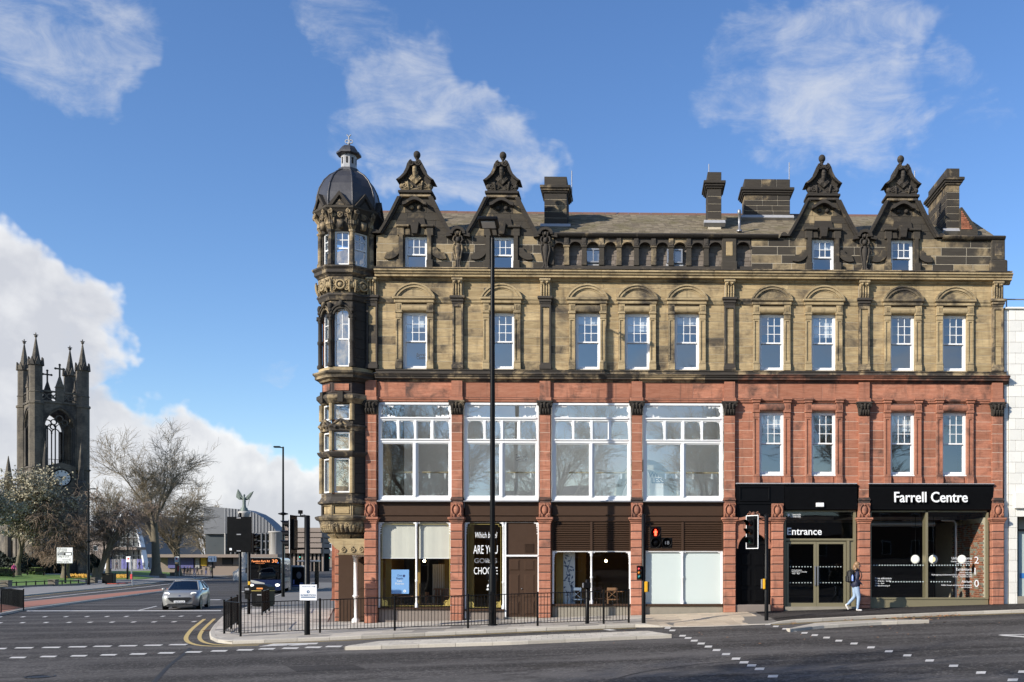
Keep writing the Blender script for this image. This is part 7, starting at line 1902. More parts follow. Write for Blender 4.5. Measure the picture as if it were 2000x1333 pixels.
def signal_head(parent, M, lit='r', border=None, sc=1.0, cols='rag', hood=.24):
 n = len(cols); Hh = .30*n*sc; w = .17*sc
 hd = obj('signal_head', MB().bevel_box(-w, w, -.06*sc, .12*sc, -Hh/2, Hh/2, .02*sc, M=M), K['blackm'], parent)
 if border: obj('white_border', MB().bevel_box(-w-.13*sc, w+.13*sc, .03, .055, -Hh/2-.13*sc, Hh/2+.13*sc, .02, M=M), K['blackm'], hd);
 if border:
  b0, b1 = w+.13*sc, Hh/2+.13*sc; m_ = MB(); e = .022
  m_.box(-b0, -b0+e, .015, .03, -b1, b1, M=M).box(b0-e, b0, .015, .03, -b1, b1, M=M).box(-b0+e, b0-e, .015, .03, b1-e, b1, M=M).box(-b0+e, b0-e, .015, .03, -b1, -b1+e, M=M); obj('border_strip', m_, K['letter'], hd)
 for k, c in enumerate(cols):
  z = Hh/2 - .30*sc*(k+.5); Mk = M @ Matrix.Translation((0, -.06*sc, z)) @ Matrix.Rotation(R(90), 4, 'X')
  obj('lens', MB().lathe([(.105*sc, 0), (.105*sc, .012), (.0, .03)], n=16, M=Mk), lens(c, c == lit), hd)
  hm = MB(); vs = []; n2 = 14
  for i in range(n2+1):
   a = R(-35) + R(250)*i/n2
   for yy, rr in ((0, .118*sc), (-hood*sc*(.45+.55*max(0, math.sin(a))), .118*sc)): vs.append(tuple(M @ Vector((rr*math.cos(a), -.06*sc + yy, z + rr*math.sin(a)))))
  hm.add(vs, [(2*i, 2*i+1, 2*i+3, 2*i+2) for i in range(n2)], True); obj('hood', hm, K['blackm'], hd)
 return hd
def pole(t, H, r, dome=True): return obj('pole', MB().lathe([(r*1.02, -.05), (r, 0), (r, H), (r*.7, H+.015), (0, H+.02)], (0, 0, 0), 14), K['blackm'], t)
q = gp(469, 1236); s = FPX/(q.y - CAM.y)
t = thing('sign_post', 'slim black post carrying two black backs of road signs at the kerb corner', 'sign', q); H = P(469, 1003, q.y).z - q.z; pole(t, H, .045)
zA, zB = P(469, 1079, q.y).z - q.z, P(469, 1010, q.y).z - q.z
obj('sign_board', MB().bevel_box((446-469)/s, (493-469)/s, -.10, -.06, zA, zB, .008), K['black'], t)
obj('sign_sticker', MB().box((451-469)/s, (455.5-469)/s, -.103, -.1, zA+.06, zA+.13), K['letter'], t)
for z in (zA+.04, (zA+zB)/2, zB-.04): obj('clamp', MB().bevel_box(-.07, .07, -.115, .06, z-.02, z+.02, .006), K['greym'], t)
q = gp(600, 1240.5); s = FPX/(q.y - CAM.y); Zq = lambda py: P(600, py, q.y).z - q.z
t = thing('traffic_signal', 'thick black signal pole with side-on signal head, camera and builder sign', 'traffic light', q); pole(t, Zq(1008), .085)
Mh = Matrix.Translation(((571-600)/s, 0, (Zq(1005)+Zq(1083))/2)) @ Matrix.Rotation(R(-90), 4, 'Z')
signal_head(t, Mh, None, True, 1.0, 'rag', .30)
obj('bracket', MB().tube((0, 0, Zq(1010)), ((571-600)/s, 0, Zq(1008)), .022, n=6).tube((0, 0, Zq(1072)), ((571-600)/s, 0, Zq(1074)), .022, n=6), K['blackm'], t)
obj('camera', MB().bevel_box(-.26, -.15, -.06, .06, Zq(1004), Zq(997), .01).tube((-.2, 0, Zq(1008)), (-.2, 0, Zq(1003)), .02, n=6).path([(-.2, 0, Zq(1008)), (-.08, 0, Zq(1006.5)), (0, 0, Zq(1010))], .018, 6), K['blackm'], t)
sg = thing('builder_sign', 'white builder sign with blue lettering on the railing by the thick signal pole', 'sign', (q.x, q.y-.10, q.z))
x0, x1, z0, z1 = (588-600)/s, (621-600)/s, Zq(1173), Zq(1142)
obj('board', MB().bevel_box(x0, x1, -.02, 0, z0, z1, .004), M_plain('white_sign_face', (.72, .73, .75), .4, var=.02), sg)
blu = M_plain('navy_print', (.02, .09, .20), .5, var=.05); xm = (x0+x1)/2
text('lettering', 'ROBERTSON', .075, (xm, -.022, z0+.135), blu, sg, width=(x1-x0)*.86, depth=.001, bold=.001)
obj('blue_bar', MB().box(x0+.04, x1-.04, -.0225, -.02, z0+.085, z0+.115), blu, sg)
obj('round_logo', MB().arcband(xm, z0+.265, .0, .045, 0, 2*math.pi, -.0225, -.02, 16), blu, sg)
obj('logo_arrow', MB().prism([(xm-.012, z0+.265), (xm+.012, z0+.29), (xm+.012, z0+.24)], -.024, -.0225, 'y'), K['letter'], sg)
obj('arrow', MB().box(xm+.10, xm+.2, -.0225, -.02, z1-.065, z1-.055).prism([(xm+.17, z1-.08), (xm+.22, z1-.06), (xm+.17, z1-.04)], -.0225, -.02, 'y'), blu, sg)
text('lettering', 'RECEPTION', .03, (xm-.06, -.022, z1-.07), blu, sg, width=.24, depth=.001)
q = gp(486, 1200); s = FPX/(q.y - CAM.y); Zq = lambda py: P(486, py, q.y).z - q.z
t = thing('traffic_signal', 'black crossing signal with push-button box behind the corner railing', 'traffic light', q); pole(t, Zq(1050), .07)
for xx, rz, nm in ((-.0, 180, 0), (.22, 90, 1)): signal_head(t, Matrix.Translation((xx, .22 if not nm else 0, Zq(1062))) @ Matrix.Rotation(R(rz), 4, 'Z'), None, None, 1.0, 'rag')
obj('push_button_box', MB().bevel_box(-.13, .13, -.2, -.05, Zq(1160), Zq(1146), .02).bevel_box(-.10, .10, -.2, -.05, Zq(1170), Zq(1160), .02), K['blackm'], t)
obj('button_panel', MB().box(-.09, .09, -.205, -.2, Zq(1153), Zq(1149)), K['greym'], t)
obj('yellow_notice', MB().bevel_box(.02, .11, -.16, -.06, Zq(1143), Zq(1136), .008), M_plain('yellow_plastic', (.62, .38, .02), .4), t)
ylw = M_plain('amber_box', (.70, .36, .015), .4, var=.05)
q = gp(1257, 1217); s = FPX/(q.y - CAM.y); Zq = lambda py: P(1257, py, q.y).z - q.z
t = thing('pedestrian_signal', 'black pole with lit red standing-man signal beside the frosted window', 'traffic light', q); pole(t, Zq(1006), .065)
hx = (1281-1257)/s; Mh = Matrix.Translation((hx, -.02, (Zq(1030)+Zq(1071))/2));
hd = obj('signal_box', MB().bevel_box(hx-.19, hx+.17, -.10, .10, Zq(1071), Zq(1030.5), .02).bevel_box(hx+.175, hx+.52, -.10, .10, Zq(1071), Zq(1051), .02), K['blackm'], t)
for xx, py, nm in ((hx-.01, 1040.5, 'r'), (hx-.01, 1060.5, 'k'), (hx+.34, 1060.5, 'c')):
 Mk = Matrix.Translation((xx, -.10, Zq(py))) @ Matrix.Rotation(R(90), 4, 'X')
 obj('lens', MB().lathe([(.135, 0), (.135, .012), (0, .018)], n=20, M=Mk), M_plain('dark_red_lens', (.10, .005, .005), .2) if nm == 'r' else K['black'], hd)
 obj('lens_ring', MB().lathe([(.135, 0), (.16, 0), (.16, .09), (.145, .09), (.135, .02)], n=20, caps=False, M=Mk), K['blackm'], hd)
mm = MB(); zc = Zq(1040.5)
mm.ball((hx-.01, -.125, zc+.075), .026, 8, 6, (1, .3, 1)); mm.bevel_box(hx-.058, hx+.038, -.132, -.118, zc-.02, zc+.048, .012); mm.bevel_box(hx-.045, hx+.025, -.132, -.118, zc-.105, zc-.02, .008)
obj('red_man', mm, M_emit('red_signal', (1.0, .05, .02), 5.0), hd)
text('digits', '18', .16, (hx+.34, -.125, Zq(1060.5)-.055), K['greym'], hd, depth=.002, width=.13)
obj('bracket', MB().tube((0, 0, Zq(1022)), (hx-.15, 0, Zq(1031)), .018, n=6).tube((hx-.17, 0, Zq(1023)), (hx-.17, 0, Zq(1033)), .018, n=6).tube((0, 0, Zq(1068)), (hx-.1, 0, Zq(1068)), .02, n=6), K['blackm'], t)
signal_head(t, Matrix.Translation(((1249-1257)/s, -.06, (Zq(1104)+Zq(1134))/2)) @ Matrix.Rotation(R(-15), 4, 'Z'), None, None, .50, 'rag', .1)
for k, (c, py) in enumerate((('r', 1111.5), ('a', 1119), ('g', 1126.5))): obj('repeater_lens', MB().lathe([(.045, 0), (.045, .01), (0, .03)], n=12, M=Matrix.Translation(((1248.5-1257)/s, -.10, Zq(py))) @ Matrix.Rotation(R(90), 4, 'X')), lens(c, False) if False else M_plain('repeater_' + c, {'r': (.6, .03, .04), 'a': (.6, .2, .03), 'g': (.03, .25, .28)}[c], .2), t)
obj('push_button_box', MB().bevel_box(.03, .03+.11, -.09, .05, Zq(1157), Zq(1136), .02), ylw, t); obj('box_back', MB().bevel_box(.145, .18, -.07, .06, Zq(1156.5), Zq(1136.5), .012), K['blackm'], t)
q = gp(1497, 1209); s = FPX/(q.y - CAM.y); Zq = lambda py: P(1497, py, q.y).z - q.z
t = thing('traffic_signal', 'black signal pole with white-bordered hooded head in front of the black arched door', 'traffic light', q); pole(t, Zq(1006), .065)
signal_head(t, Matrix.Translation(((1468-1497)/s, 0, (Zq(1007)+Zq(1072))/2)) @ Matrix.Rotation(R(-52), 4, 'Z'), None, True, .92, 'rag', .30)
obj('bracket', MB().tube((0, 0, Zq(1012)), ((1468-1497)/s, .1, Zq(1014)), .02, n=6).tube((0, 0, Zq(1064)), ((1468-1497)/s, .1, Zq(1066)), .02, n=6), K['blackm'], t)
obj('push_button_box', MB().bevel_box(-.12, -.04, -.10, .06, Zq(1151), Zq(1131), .015), ylw, t); obj('box_back', MB().bevel_box(-.17, -.125, -.06, .07, Zq(1150), Zq(1131.5), .012), K['greym'], t)
q = gp(1147, 1218.5); s = FPX/(q.y - CAM.y); Zq = lambda py: P(1147, py, q.y).z - q.z
t = thing('crossing_post', 'short black push-button post in front of the louvred cafe window', 'post', q); pole(t, Zq(1133), .065)
obj('push_button_box', MB().bevel_box(-.10, .12, -.17, -.05, Zq(1149), Zq(1138), .015), K['blackm'], t); obj('side_box', MB().bevel_box(-.15, -.10, -.12, .0, Zq(1148), Zq(1139), .01), K['greym'], t)
q = gp(514, 1184); s = FPX/(q.y - CAM.y); w = 34/s/2; H = 42/s
t = thing('litter_bin', 'square black litter bin with gold trim and sloping lid behind the railing', 'bin', q, R(-6))
obj('body', MB().bevel_box(-w, w, -w*.8, w*.8, .06, H*.70, .02).box(-w*.9, w*.9, -w*.75, w*.75, 0, .06), K['black'], t)
obj('hood', MB().bevel_box(-w*1.02, w*1.02, -w*.82, w*.82, H*.72, H*.90, .02).prism([(-w*.9, H*.9), (w*.9, H*.9), (w*.45, H), (-w*.45, H)], -w*.7, w*.7, 'y'), K['black'], t)
obj('gold_band', MB().bevel_box(-w*1.03, w*1.03, -w*.83, w*.83, H*.695, H*.72, .004), K['gold'], t)
obj('orange_label', MB().box(-w*.36, w*.36, -w*.835, -w*.82, H*.78, H*.85), M_plain('orange_print', (.65, .22, .04), .4), t)
obj('ash_plate', MB().box(-w*.3, w*.2, -w*.815, -w*.8, H*.50, H*.55), K['greym'], t)
obj('door', MB().bevel_box(-w*.5, w*.35, -w*.83, -w*.79, H*.1, H*.46, .01), K['blackm'], t)
q = gp(585, 1153); s = FPX/(q.y - CAM.y); Zq = lambda py: P(585, py, q.y).z - q.z
t = thing('bus_shelter', 'glazed bus shelter with black posts left of the corner pillar', 'bus shelter', q, R(16))
L = 9.0
obj('roof', MB().bevel_box(-.2, 1.5, -.3, L+.3, Zq(1098), Zq(1094.5), .04), K['greym'], t)
for k in range(9):
 y = L*k/8; obj('post', MB().box(1.28, 1.36, y-.04, y+.04, 0, Zq(1098)), K['blackm'], t)
 if k < 8: obj('pane', MB().box(1.31, 1.33, y+.06, y+L/8-.06, .35, Zq(1101)), K['glass'], t)
for y in (0, L): obj('end_frame', MB().box(.1, .16, y-.03, y+.03, 0, Zq(1098)), K['blackm'], t)
obj('bench', MB().box(.9, 1.2, 1.5, 7, .48, .54).box(1.0, 1.1, 2, 2.1, 0, .48).box(1.0, 1.1, 6, 6.1, 0, .48), K['greym'], t)
q2 = gp(583, 1153); ad = thing('advert_panel', 'dark grey advertising panel with face poster at the shelter end', 'sign', q2, R(4)); s2 = FPX/(q2.y - CAM.y)
w = 28/s2/2; H = 48/s2
obj('frame', MB().bevel_box(-w, w, -.1, .1, 0, H, .03), K['ingrey'], ad); obj('screen', MB().box(-w*.82, w*.86, -.11, -.1, H*.14, H*.93), K['black'], ad)
m_ = MB(); m_.arcband(.1*w, H*.60, 0, w*.42, 0, 2*math.pi, -.114, -.111, 16, .8, 1.15); obj('poster_face', m_, M_plain('poster_grey', (.12, .11, .12), .6, var=.5, scale=5), ad)
obj('poster_band', MB().box(-w*.75, w*.75, -.114, -.111, H*.16, H*.21).box(-w*.7, -w*.5, -.114, -.111, H*.24, H*.42).box(w*.2, w*.7, -.114, -.111, H*.26, H*.30), M_plain('poster_blue', (.15, .17, .40), .5), ad)
text('lettering', 'Newcastle', .13, (0, -.112, H*.945), K['letter'], ad, depth=.001, width=w*.9)
q = gp(127, 1141); s = FPX/(q.y - CAM.y); Zq = lambda py: P(127, py, q.y).z - q.z
t = thing('direction_sign', 'white car park direction sign on a black post on the lawn', 'sign', q); obj('post', MB().tube((0, .06, 0), (0, .06, Zq(1071)), .10, n=10), K['blackm'], t)
wd2 = 15/s; bz0, bz1 = Zq(1100.5), Zq(1070)
obj('board', MB().bevel_box(-wd2, wd2, -.06, -.02, bz0, bz1, .01), M_plain('sign_white', (.68, .68, .66), .5, var=.03), t)
H = bz1 - bz0
for s_, zf, sz in (('Multi-storey', .86, .30), ('car parks', .74, .30), ('College St car pk', .38, .26), ('Other traffic', .04, .26)): text('lettering', s_, sz, (-wd2*.92, -.063, bz0 + H*zf), K['black'], t, depth=.001, align='LEFT', width=wd2*(1.2 if sz > .28 else 1.45))
obj('black_panel', MB().box(-wd2*.9, wd2*.9, -.064, -.06, bz0+H*.50, bz0+H*.70), K['black'], t)
text('lettering', 'Eldon', .2, (-wd2*.8, -.066, bz0+H*.605), K['letter'], t, depth=.001, align='LEFT', width=wd2*.7); text('lettering', 'Square', .2, (-wd2*.8, -.066, bz0+H*.515), K['letter'], t, depth=.001, align='LEFT', width=wd2*.7)
obj('car_symbol', MB().bevel_box(wd2*.12, wd2*.8, -.068, -.064, bz0+H*.54, bz0+H*.65, .001), K['letter'], t)
obj('route_arrow', MB().box(-wd2*.3, wd2*.7, -.066, -.06, bz0+H*.20, bz0+H*.225).box(wd2*.66, wd2*.70, -.066, -.06, bz0+H*.10, bz0+H*.32), K['black'], t)
for px, py, lab in ((259, 1144, 'leaning white bus stop flag with red notice in front of the arched hall'), (350, 1128, 'white bus stop flag with red notice right of the big tree')):
 q = gp(px, py); s = FPX/(q.y - CAM.y); t = thing('bus_stop_flag', lab, 'sign', q); H = (py - 1089)/s
 obj('pole', MB().path([(0, 0, 0), (-4/s if px < 300 else 0, 0, H)], .07, 8), K['greym'], t)
 xo = (-8/s if px < 300 else -5/s); obj('flag', MB().bevel_box(xo-4/s, xo+5/s, -.05, 0, H-10/s, H+1/s, .02), K['letter'], t)
 rd = M_plain('red_print', (.55, .04, .04), .5); obj('red_mark', MB().box(xo-1.5/s, xo+2/s, -.06, -.05, H-5/s, H-1.5/s), rd, t); obj('timetable', MB().bevel_box(-4/s if px < 300 else -3/s, 0, -.1, .0, 12/s, 22/s, .02), rd, t)
for px, py, pt, lab in ((549, 1118, 1082, 'far green traffic light above the bus roof'), (586, 1116, 1083, 'far green traffic light left of the thick signal pole'), (614, 1114, 1080, 'white-bordered far green traffic light right of the thick pole'), (644, 1112, 1086, 'small far green traffic light beside the corner pillar')):
 q = gp(px, py); s = FPX/(q.y - CAM.y); t = thing('traffic_signal', lab, 'traffic light', q); H = (py-pt)/s; pole(t, H-.5, .07)
 signal_head(t, Matrix.Translation((0, -.1, H-.5)), 'g', 'white' if px == 614 else None, 1.15, 'rag')
q = gp(415, 1129); s = FPX/(q.y - CAM.y); t = thing('lane_sign', 'white lane direction sign board on a black post on the plaza', 'sign', q); H = (1129-1087)/s
obj('post', MB().tube((0, 0, 0), (0, 0, H), .08, n=8), K['blackm'], t); obj('board', MB().bevel_box(-8/s, 8/s, -.12, -.05, H-11/s, H, .02), K['letter'], t)
obj('lane_arrows', MB().box(-2/s, -1/s, -.125, -.12, H-9/s, H-3/s).box(4/s, 5/s, -.125, -.12, H-9/s, H-3/s).box(-6/s, -2/s, -.125, -.12, H-6/s, H-5/s), K['black'], t)
pstone = M_plain('low_wall_stone', (.15, .13, .10), .9, var=.3, scale=4)
edge = [gp(*p) for p in ((-70, 1156), (12, 1149.5), (104, 1146.5), (182, 1141))]
for i, p in enumerate(edge[1:]):
 s = FPX/(p.y - CAM.y); t = thing('stone_post', ['squat stone post of the lawn fence at the left edge', 'squat stone post of the lawn fence left of the direction sign', 'squat stone post of the lawn fence beside the lamp column'][i], 'post', p, 0, 'low stone posts of the lawn fence'); obj('shaft', MB().bevel_box(-.38, .38, -.3, .3, -.1, .66, .03), pstone, t); obj('capping', MB().bevel_box(-.42, .42, -.34, .34, .66, .74, .03), pstone, t)
for i, (a, b) in enumerate(zip(edge[:-1], edge[1:])):
 d = b - a; L = d.length; ang = math.atan2(d.y, d.x)
 t = thing('lawn_rail', ['low dark rail of the lawn fence at the left edge', 'low dark rail of the lawn fence left of the direction sign', 'low dark rail of the lawn fence under the direction sign'][i], 'railing', a, ang, 'low rails round the lawn')
 obj('kerb_wall', MB().box(.3, L-.3, -.15, .15, -.1, .18), pstone, t); obj('rail', MB().tube((.3, 0, .5), (L-.3, 0, .5), .05, n=6), K['blackm'], t)
 for k in range(1, 5): obj('post', MB().tube((L*k/5, 0, .15), (L*k/5, 0, .58), .06, n=6), K['blackm'], t)
for i, (px, py) in enumerate(((318, 1130.5), (338, 1127.5))):
 p = gp(px, py); t = thing('stone_post', ['squat stone post at the foot of the big bare tree', 'squat stone post right of the big bare tree'][i], 'post', p, 0, 'low stone posts of the lawn fence'); obj('shaft', MB().bevel_box(-.42, .42, -.3, .3, -.1, .72, .03), pstone, t); obj('capping', MB().bevel_box(-.46, .46, -.34, .34, .72, .8, .03), pstone, t)
def bench(px, py, label, w=2.0):
 p = gp(px, py); p.z += .1; t = thing('park_bench', label, 'bench', p, R(20))
 for k in range(3): obj('seat_slat', MB().box(-w/2, w/2, -.22+.15*k, -.10+.15*k, .42, .46), K['blackm'], t)
 for k in range(3): obj('back_slat', MB().box(-w/2, w/2, .24, .27, .55+.15*k, .66+.15*k), K['blackm'], t)
 for x in (-w/2+.1, w/2-.1): obj('leg', MB().box(x-.05, x+.05, -.22, .28, 0, .42).box(x-.04, x+.04, .22, .3, .42, 1.0), K['blackm'], t)
bench(8, 1130, 'dark park bench in front of the clipped hedge at the left edge'); bench(70, 1126, 'dark park bench under the blossom tree')
q = gp(213, 1141); t = thing('waste_bin', 'wide black park bin beside the lying scooters', 'bin', q); obj('body', MB().bevel_box(-.62, .62, -.4, .4, 0, 1.05, .04), K['black'], t); obj('lid', MB().bevel_box(-.66, .66, -.44, .44, 1.12, 1.25, .04).box(-.6, -.5, -.4, .4, 1.0, 1.15).box(.5, .6, -.4, .4, 1.0, 1.15), K['black'], t)
org = M_plain('orange_scooter', (.55, .10, .06), .4)
for px, py, rz, lab in ((219, 1143, .2, 'orange hire scooter lying on the pavement beside the bin'), (238, 1142, 1.1, 'second orange hire scooter lying nearest the lamp column')):
 q = gp(px, py); t = thing('kick_scooter', lab, 'scooter', q, rz)
 obj('deck', MB().bevel_box(-.5, .5, -.08, .08, .08, .18, .03), org, t); obj('stem', MB().tube((.5, 0, .14), (1.35, .35, .22), .04, n=8), org, t); obj('handlebar', MB().tube((1.25, .1, .25), (1.45, .6, .2), .025, n=6), K['blackm'], t)
 for x in (-.58, .58): obj('wheel', MB().lathe([(.12, -.04), (.14, 0), (.12, .04)], (x, 0, .12), 12), K['blackm'], t)
# ================================================================== VEHICLES
def loft(mb, secs, mirror=True):
 n = len(secs[0][1]); o = []
 for y, pr in secs:
  full = [(-x, y, z) for x, z in pr] + [(x, y, z) for x, z in reversed(pr[:-1])] if abs(pr[-1][0]) < 1e-6 else [(-x, y, z) for x, z in pr] + [(x, y, z) for x, z in reversed(pr)]
  o.append(full)
 m = len(o[0]); vs = [p for r in o for p in r]; fs = []
 for k in range(len(o)-1):
  for i in range(m-1): fs.append((k*m+i, (k+1)*m+i, (k+1)*m+i+1, k*m+i+1))
 fs.append(tuple(range(m))[::-1] if False else tuple(range(m))); fs.append(tuple(range((len(o)-1)*m, len(o)*m))[::-1])
 mb.add(vs, fs, True)
 return mb
def fixn(o):
 bm = bmesh.new(); bm.from_mesh(o.data); bmesh.ops.recalc_face_normals(bm, faces=bm.faces); bm.to_mesh(o.data); bm.free(); return o
K['silver'] = M_plain('silver_car_paint', (.33, .325, .305), .32, metal=.4, var=.03, coat=.5)
K['tyre'] = M_plain('tyre_rubber', (.018, .018, .018), .8)
K['alloy'] = M_plain('alloy_rim', (.30, .30, .31), .35, metal=.8)
K['carglass'] = M_glass('car_glass', (.10, .13, .14), .10)
K['plastic'] = M_plain('black_trim_plastic', (.010, .010, .011), .5, var=.1)
K['clearlamp'] = M_plain('headlamp_chrome', (.75, .76, .78), .12, metal=.6, var=.05)
def car():
 q = GP(365, 1188.5, -.10); t = thing('silver_car', 'silver crossover car driving towards the junction with left indicator lit', 'car', q, R(15))
 S = [(-2.10, (.50, .58, .60, .54, .34), (.30, .45, .60, .70, .73)), (-2.02, (.70, .78, .79, .70, .46), (.24, .44, .64, .78, .82)), (-1.85, (.80, .86, .865, .80, .52), (.20, .44, .68, .86, .90)), (-1.55, (.86, .895, .90, .85, .56), (.20, .45, .72, .93, .96)),
   (-1.15, (.88, .90, .90, .86, .6), (.20, .46, .76, .99, 1.01)), (-.8, (.88, .90, .90, .86, .62), (.2, .46, .78, 1.02, 1.04)), (.2, (.88, .90, .90, .87, .62), (.2, .46, .79, 1.04, 1.06)), (1.4, (.87, .90, .905, .88, .6), (.22, .46, .80, 1.07, 1.08)), (1.9, (.78, .85, .86, .82, .5), (.30, .5, .80, 1.05, 1.08)), (2.05, (.62, .72, .74, .70, .4), (.4, .55, .8, 1.0, 1.04))]
 mb = MB(); loft(mb, [(y, [(w, z) for w, z in zip(ws, zs_)] + [(0, zs_[-1]+.015)]) for y, ws, zs_ in S])
 body = fixn(obj('body', mb, K['silver'], t))
 bt = {'f': (.74, -1.02, 1.00), 'r': (.80, 1.72, 1.06)}; tp = {'f': (.56, -.18, 1.475), 'm': (.60, .45, 1.53), 'r': (.55, 1.38, 1.46)}
 gl = MB()
 for s in (-1, 1):
  vs = [(s*.80, -.92, 1.02), (s*.82, .4, 1.05), (s*.80, 1.60, 1.07), (s*.56, 1.36, 1.45), (s*.61, .45, 1.505), (s*.58, -.16, 1.455)]
  g_ = MB().add(vs, [(0,1,4,5), (1,2,3,4)]); obj('side_window', g_, K['carglass'], t)
  obj('window_pillar', MB().tube((s*.76, -1.02, 1.0), (s*.57, -.17, 1.47), .035, n=6).tube((s*.83, .42, 1.05), (s*.61, .46, 1.51), .03, n=6).tube((s*.81, 1.66, 1.06), (s*.55, 1.38, 1.46), .05, n=6), K['silver'], t)
 obj('windscreen', MB().add([(-.76, -1.02, 1.0), (.76, -1.02, 1.0), (.57, -.17, 1.47), (-.57, -.17, 1.47), (0, -1.10, 1.01), (0, -.22, 1.49)], [(0,4,5,3), (4,1,2,5)], True), K['carglass'], t)
 obj('rear_window', MB().add([(-.78, 1.7, 1.06), (.78, 1.7, 1.06), (.55, 1.38, 1.46), (-.55, 1.38, 1.46)], [(3,2,1,0)]), K['carglass'], t)
 rf_ = MB(); loft(rf_, [(-.20, [(.58, 1.455), (.50, 1.49), (0, 1.505)]), (.15, [(.61, 1.48), (.52, 1.52), (0, 1.535)]), (.8, [(.61, 1.47), (.5, 1.515), (0, 1.53)]), (1.40, [(.56, 1.44), (.45, 1.47), (0, 1.48)])]); fixn(obj('roof', rf_, K['silver'], t))
 obj('cabin', MB().box(-.7, .7, -.5, 1.4, .6, 1.06).box(-.60, -.22, .0, .2, 1.0, 1.32).box(.22, .60, .0, .2, 1.0, 1.32).bevel_box(-.58, .58, -1.0, -.5, .95, 1.05, .03), K['plastic'], t)
 dr = MB(); dr.ball((-.38, -.05, 1.32), .10, 10, 8, (1, 1, 1.2)).lathe([(.20, 0), (.22, .18), (.10, .28), (.06, .32)], (-.38, .02, .95), 10)
 for s in (-1, 1): dr.path([(-.38+s*.19, -.02, 1.2), (-.38+s*.24, -.25, 1.05), (-.38+s*.14, -.45, 1.1)], [.06, .05, .04], 6)
 drv = obj('person', dr, M_plain('pale_shirt', (.36, .36, .36), .8)); drv.location = q; drv.rotation_euler = (0, 0, R(15)); tag(drv, 'driver in a pale top behind the silver car windscreen', 'person')
 for s in (-1, 1):
  for y in (-1.28, 1.28):
   Mw = Matrix.Translation((s*.80, y, .33)) @ Matrix.Rotation(R(90), 4, 'Y')
   w = obj('wheel', MB().lathe([(.20, -.11), (.31, -.11), (.335, -.06), (.335, .06), (.31, .11), (.20, .11)], n=24, M=Mw), K['tyre'], t)
   rim = MB().lathe([(.22, -.09), (.22, .09)], n=20, M=Mw)
   for k in range(5):
    a = 2*math.pi*k/5; rim.tube(Mw @ Vector((0, 0, s*.09)), Mw @ Vector((.21*math.cos(a), .21*math.sin(a), s*.09)), .03, n=5)
   obj('rim', rim, K['alloy'], w)
   obj('wheel_arch', MB().lathe([(.40, -.02), (.40, .02)], n=24, M=Matrix.Translation((s*.893, y, .36)) @ Matrix.Rotation(R(90), 4, 'Y')), K['plastic'], t)
  M_ = Matrix.Translation((s*.635, -1.86, .80)) @ Matrix.Rotation(s*R(32), 4, 'Z') @ Matrix.Rotation(R(-28), 4, 'X')
  hl = obj('headlight', MB().ball((0, 0, 0), 1, 16, 10, (.185, .05, .115), M=M_), K['clearlamp'], t)
  obj('lamp_eye', MB().ball((-s*.02, -.028, -.02), 1, 12, 8, (.12, .035, .07), M=M_), K['plastic'] if s < 0 else K['plastic'], hl)
  dl = MB(); n = 10
  for i in range(n): a0, a1 = R(200)*i/n - R(10), R(200)*(i+1)/n - R(10); dl.tube(M_ @ Vector((.155*math.cos(a0), -.05, .09*math.sin(a0))), M_ @ Vector((.155*math.cos(a1), -.05, .09*math.sin(a1))), .018, n=5)
  obj('running_light', dl, M_emit('running_light', (1, .97, .9), 2.2 if s < 0 else 1.2), hl)
  if s > 0: obj('indicator', MB().ball((.05, -.05, -.05), .05, 10, 6, (1.2, .5, .8), M=M_), M_emit('amber_indicator', (1.0, .33, .05), 5.0), hl)
  obj('fog_surround', MB().bevel_box(-.17, .17, -.05, .05, -.07, .07, .03, M=Matrix.Translation((s*.63, -1.965, .42)) @ Matrix.Rotation(s*R(34), 4, 'Z')), K['plastic'], t)
  obj('fog_lamp', MB().ball((s*.66, -2.0, .36), .045, 8, 6), K['clearlamp'], t)
  mr = MB().ball((s*1.0, -.70, 1.06), 1, 12, 8, (.12, .08, .075)); mr.tube((s*.84, -.72, 1.02), (s*.95, -.70, 1.04), .03, n=6); obj('mirror', mr, K['silver'], t)
 obj('grille', MB().prism([(-.58, .60), (-.50, .66), (.50, .66), (.58, .60), (.42, .46), (.30, .40), (-.30, .40), (-.42, .46)], -2.135, -2.0, 'y'), K['plastic'], t)
 obj('lower_intake', MB().prism([(-.55, .33), (.55, .33), (.68, .22), (-.68, .22)], -2.10, -1.9, 'y'), K['plastic'], t)
 obj('splitter', MB().bevel_box(-.62, .62, -2.10, -1.9, .195, .225, .01), K['silver'], t)
 pl = obj('number_plate', MB().bevel_box(-.27, .27, -2.16, -2.13, .375, .49, .006), K['letter'], t)
 text('plate_text', 'NL72 LCA', .10, (0, -2.163, .395), K['black'], pl, width=.46, depth=.001, bold=.001)
 obj('badge', MB().ball((0, -2.09, .735), 1, 12, 6, (.07, .02, .03)), M_plain('badge_blue', (.03, .05, .15), .3, metal=.5), t)
 obj('underbody', MB().box(-.75, .75, -1.8, 1.8, .16, .3), K['plastic'], t)
car()
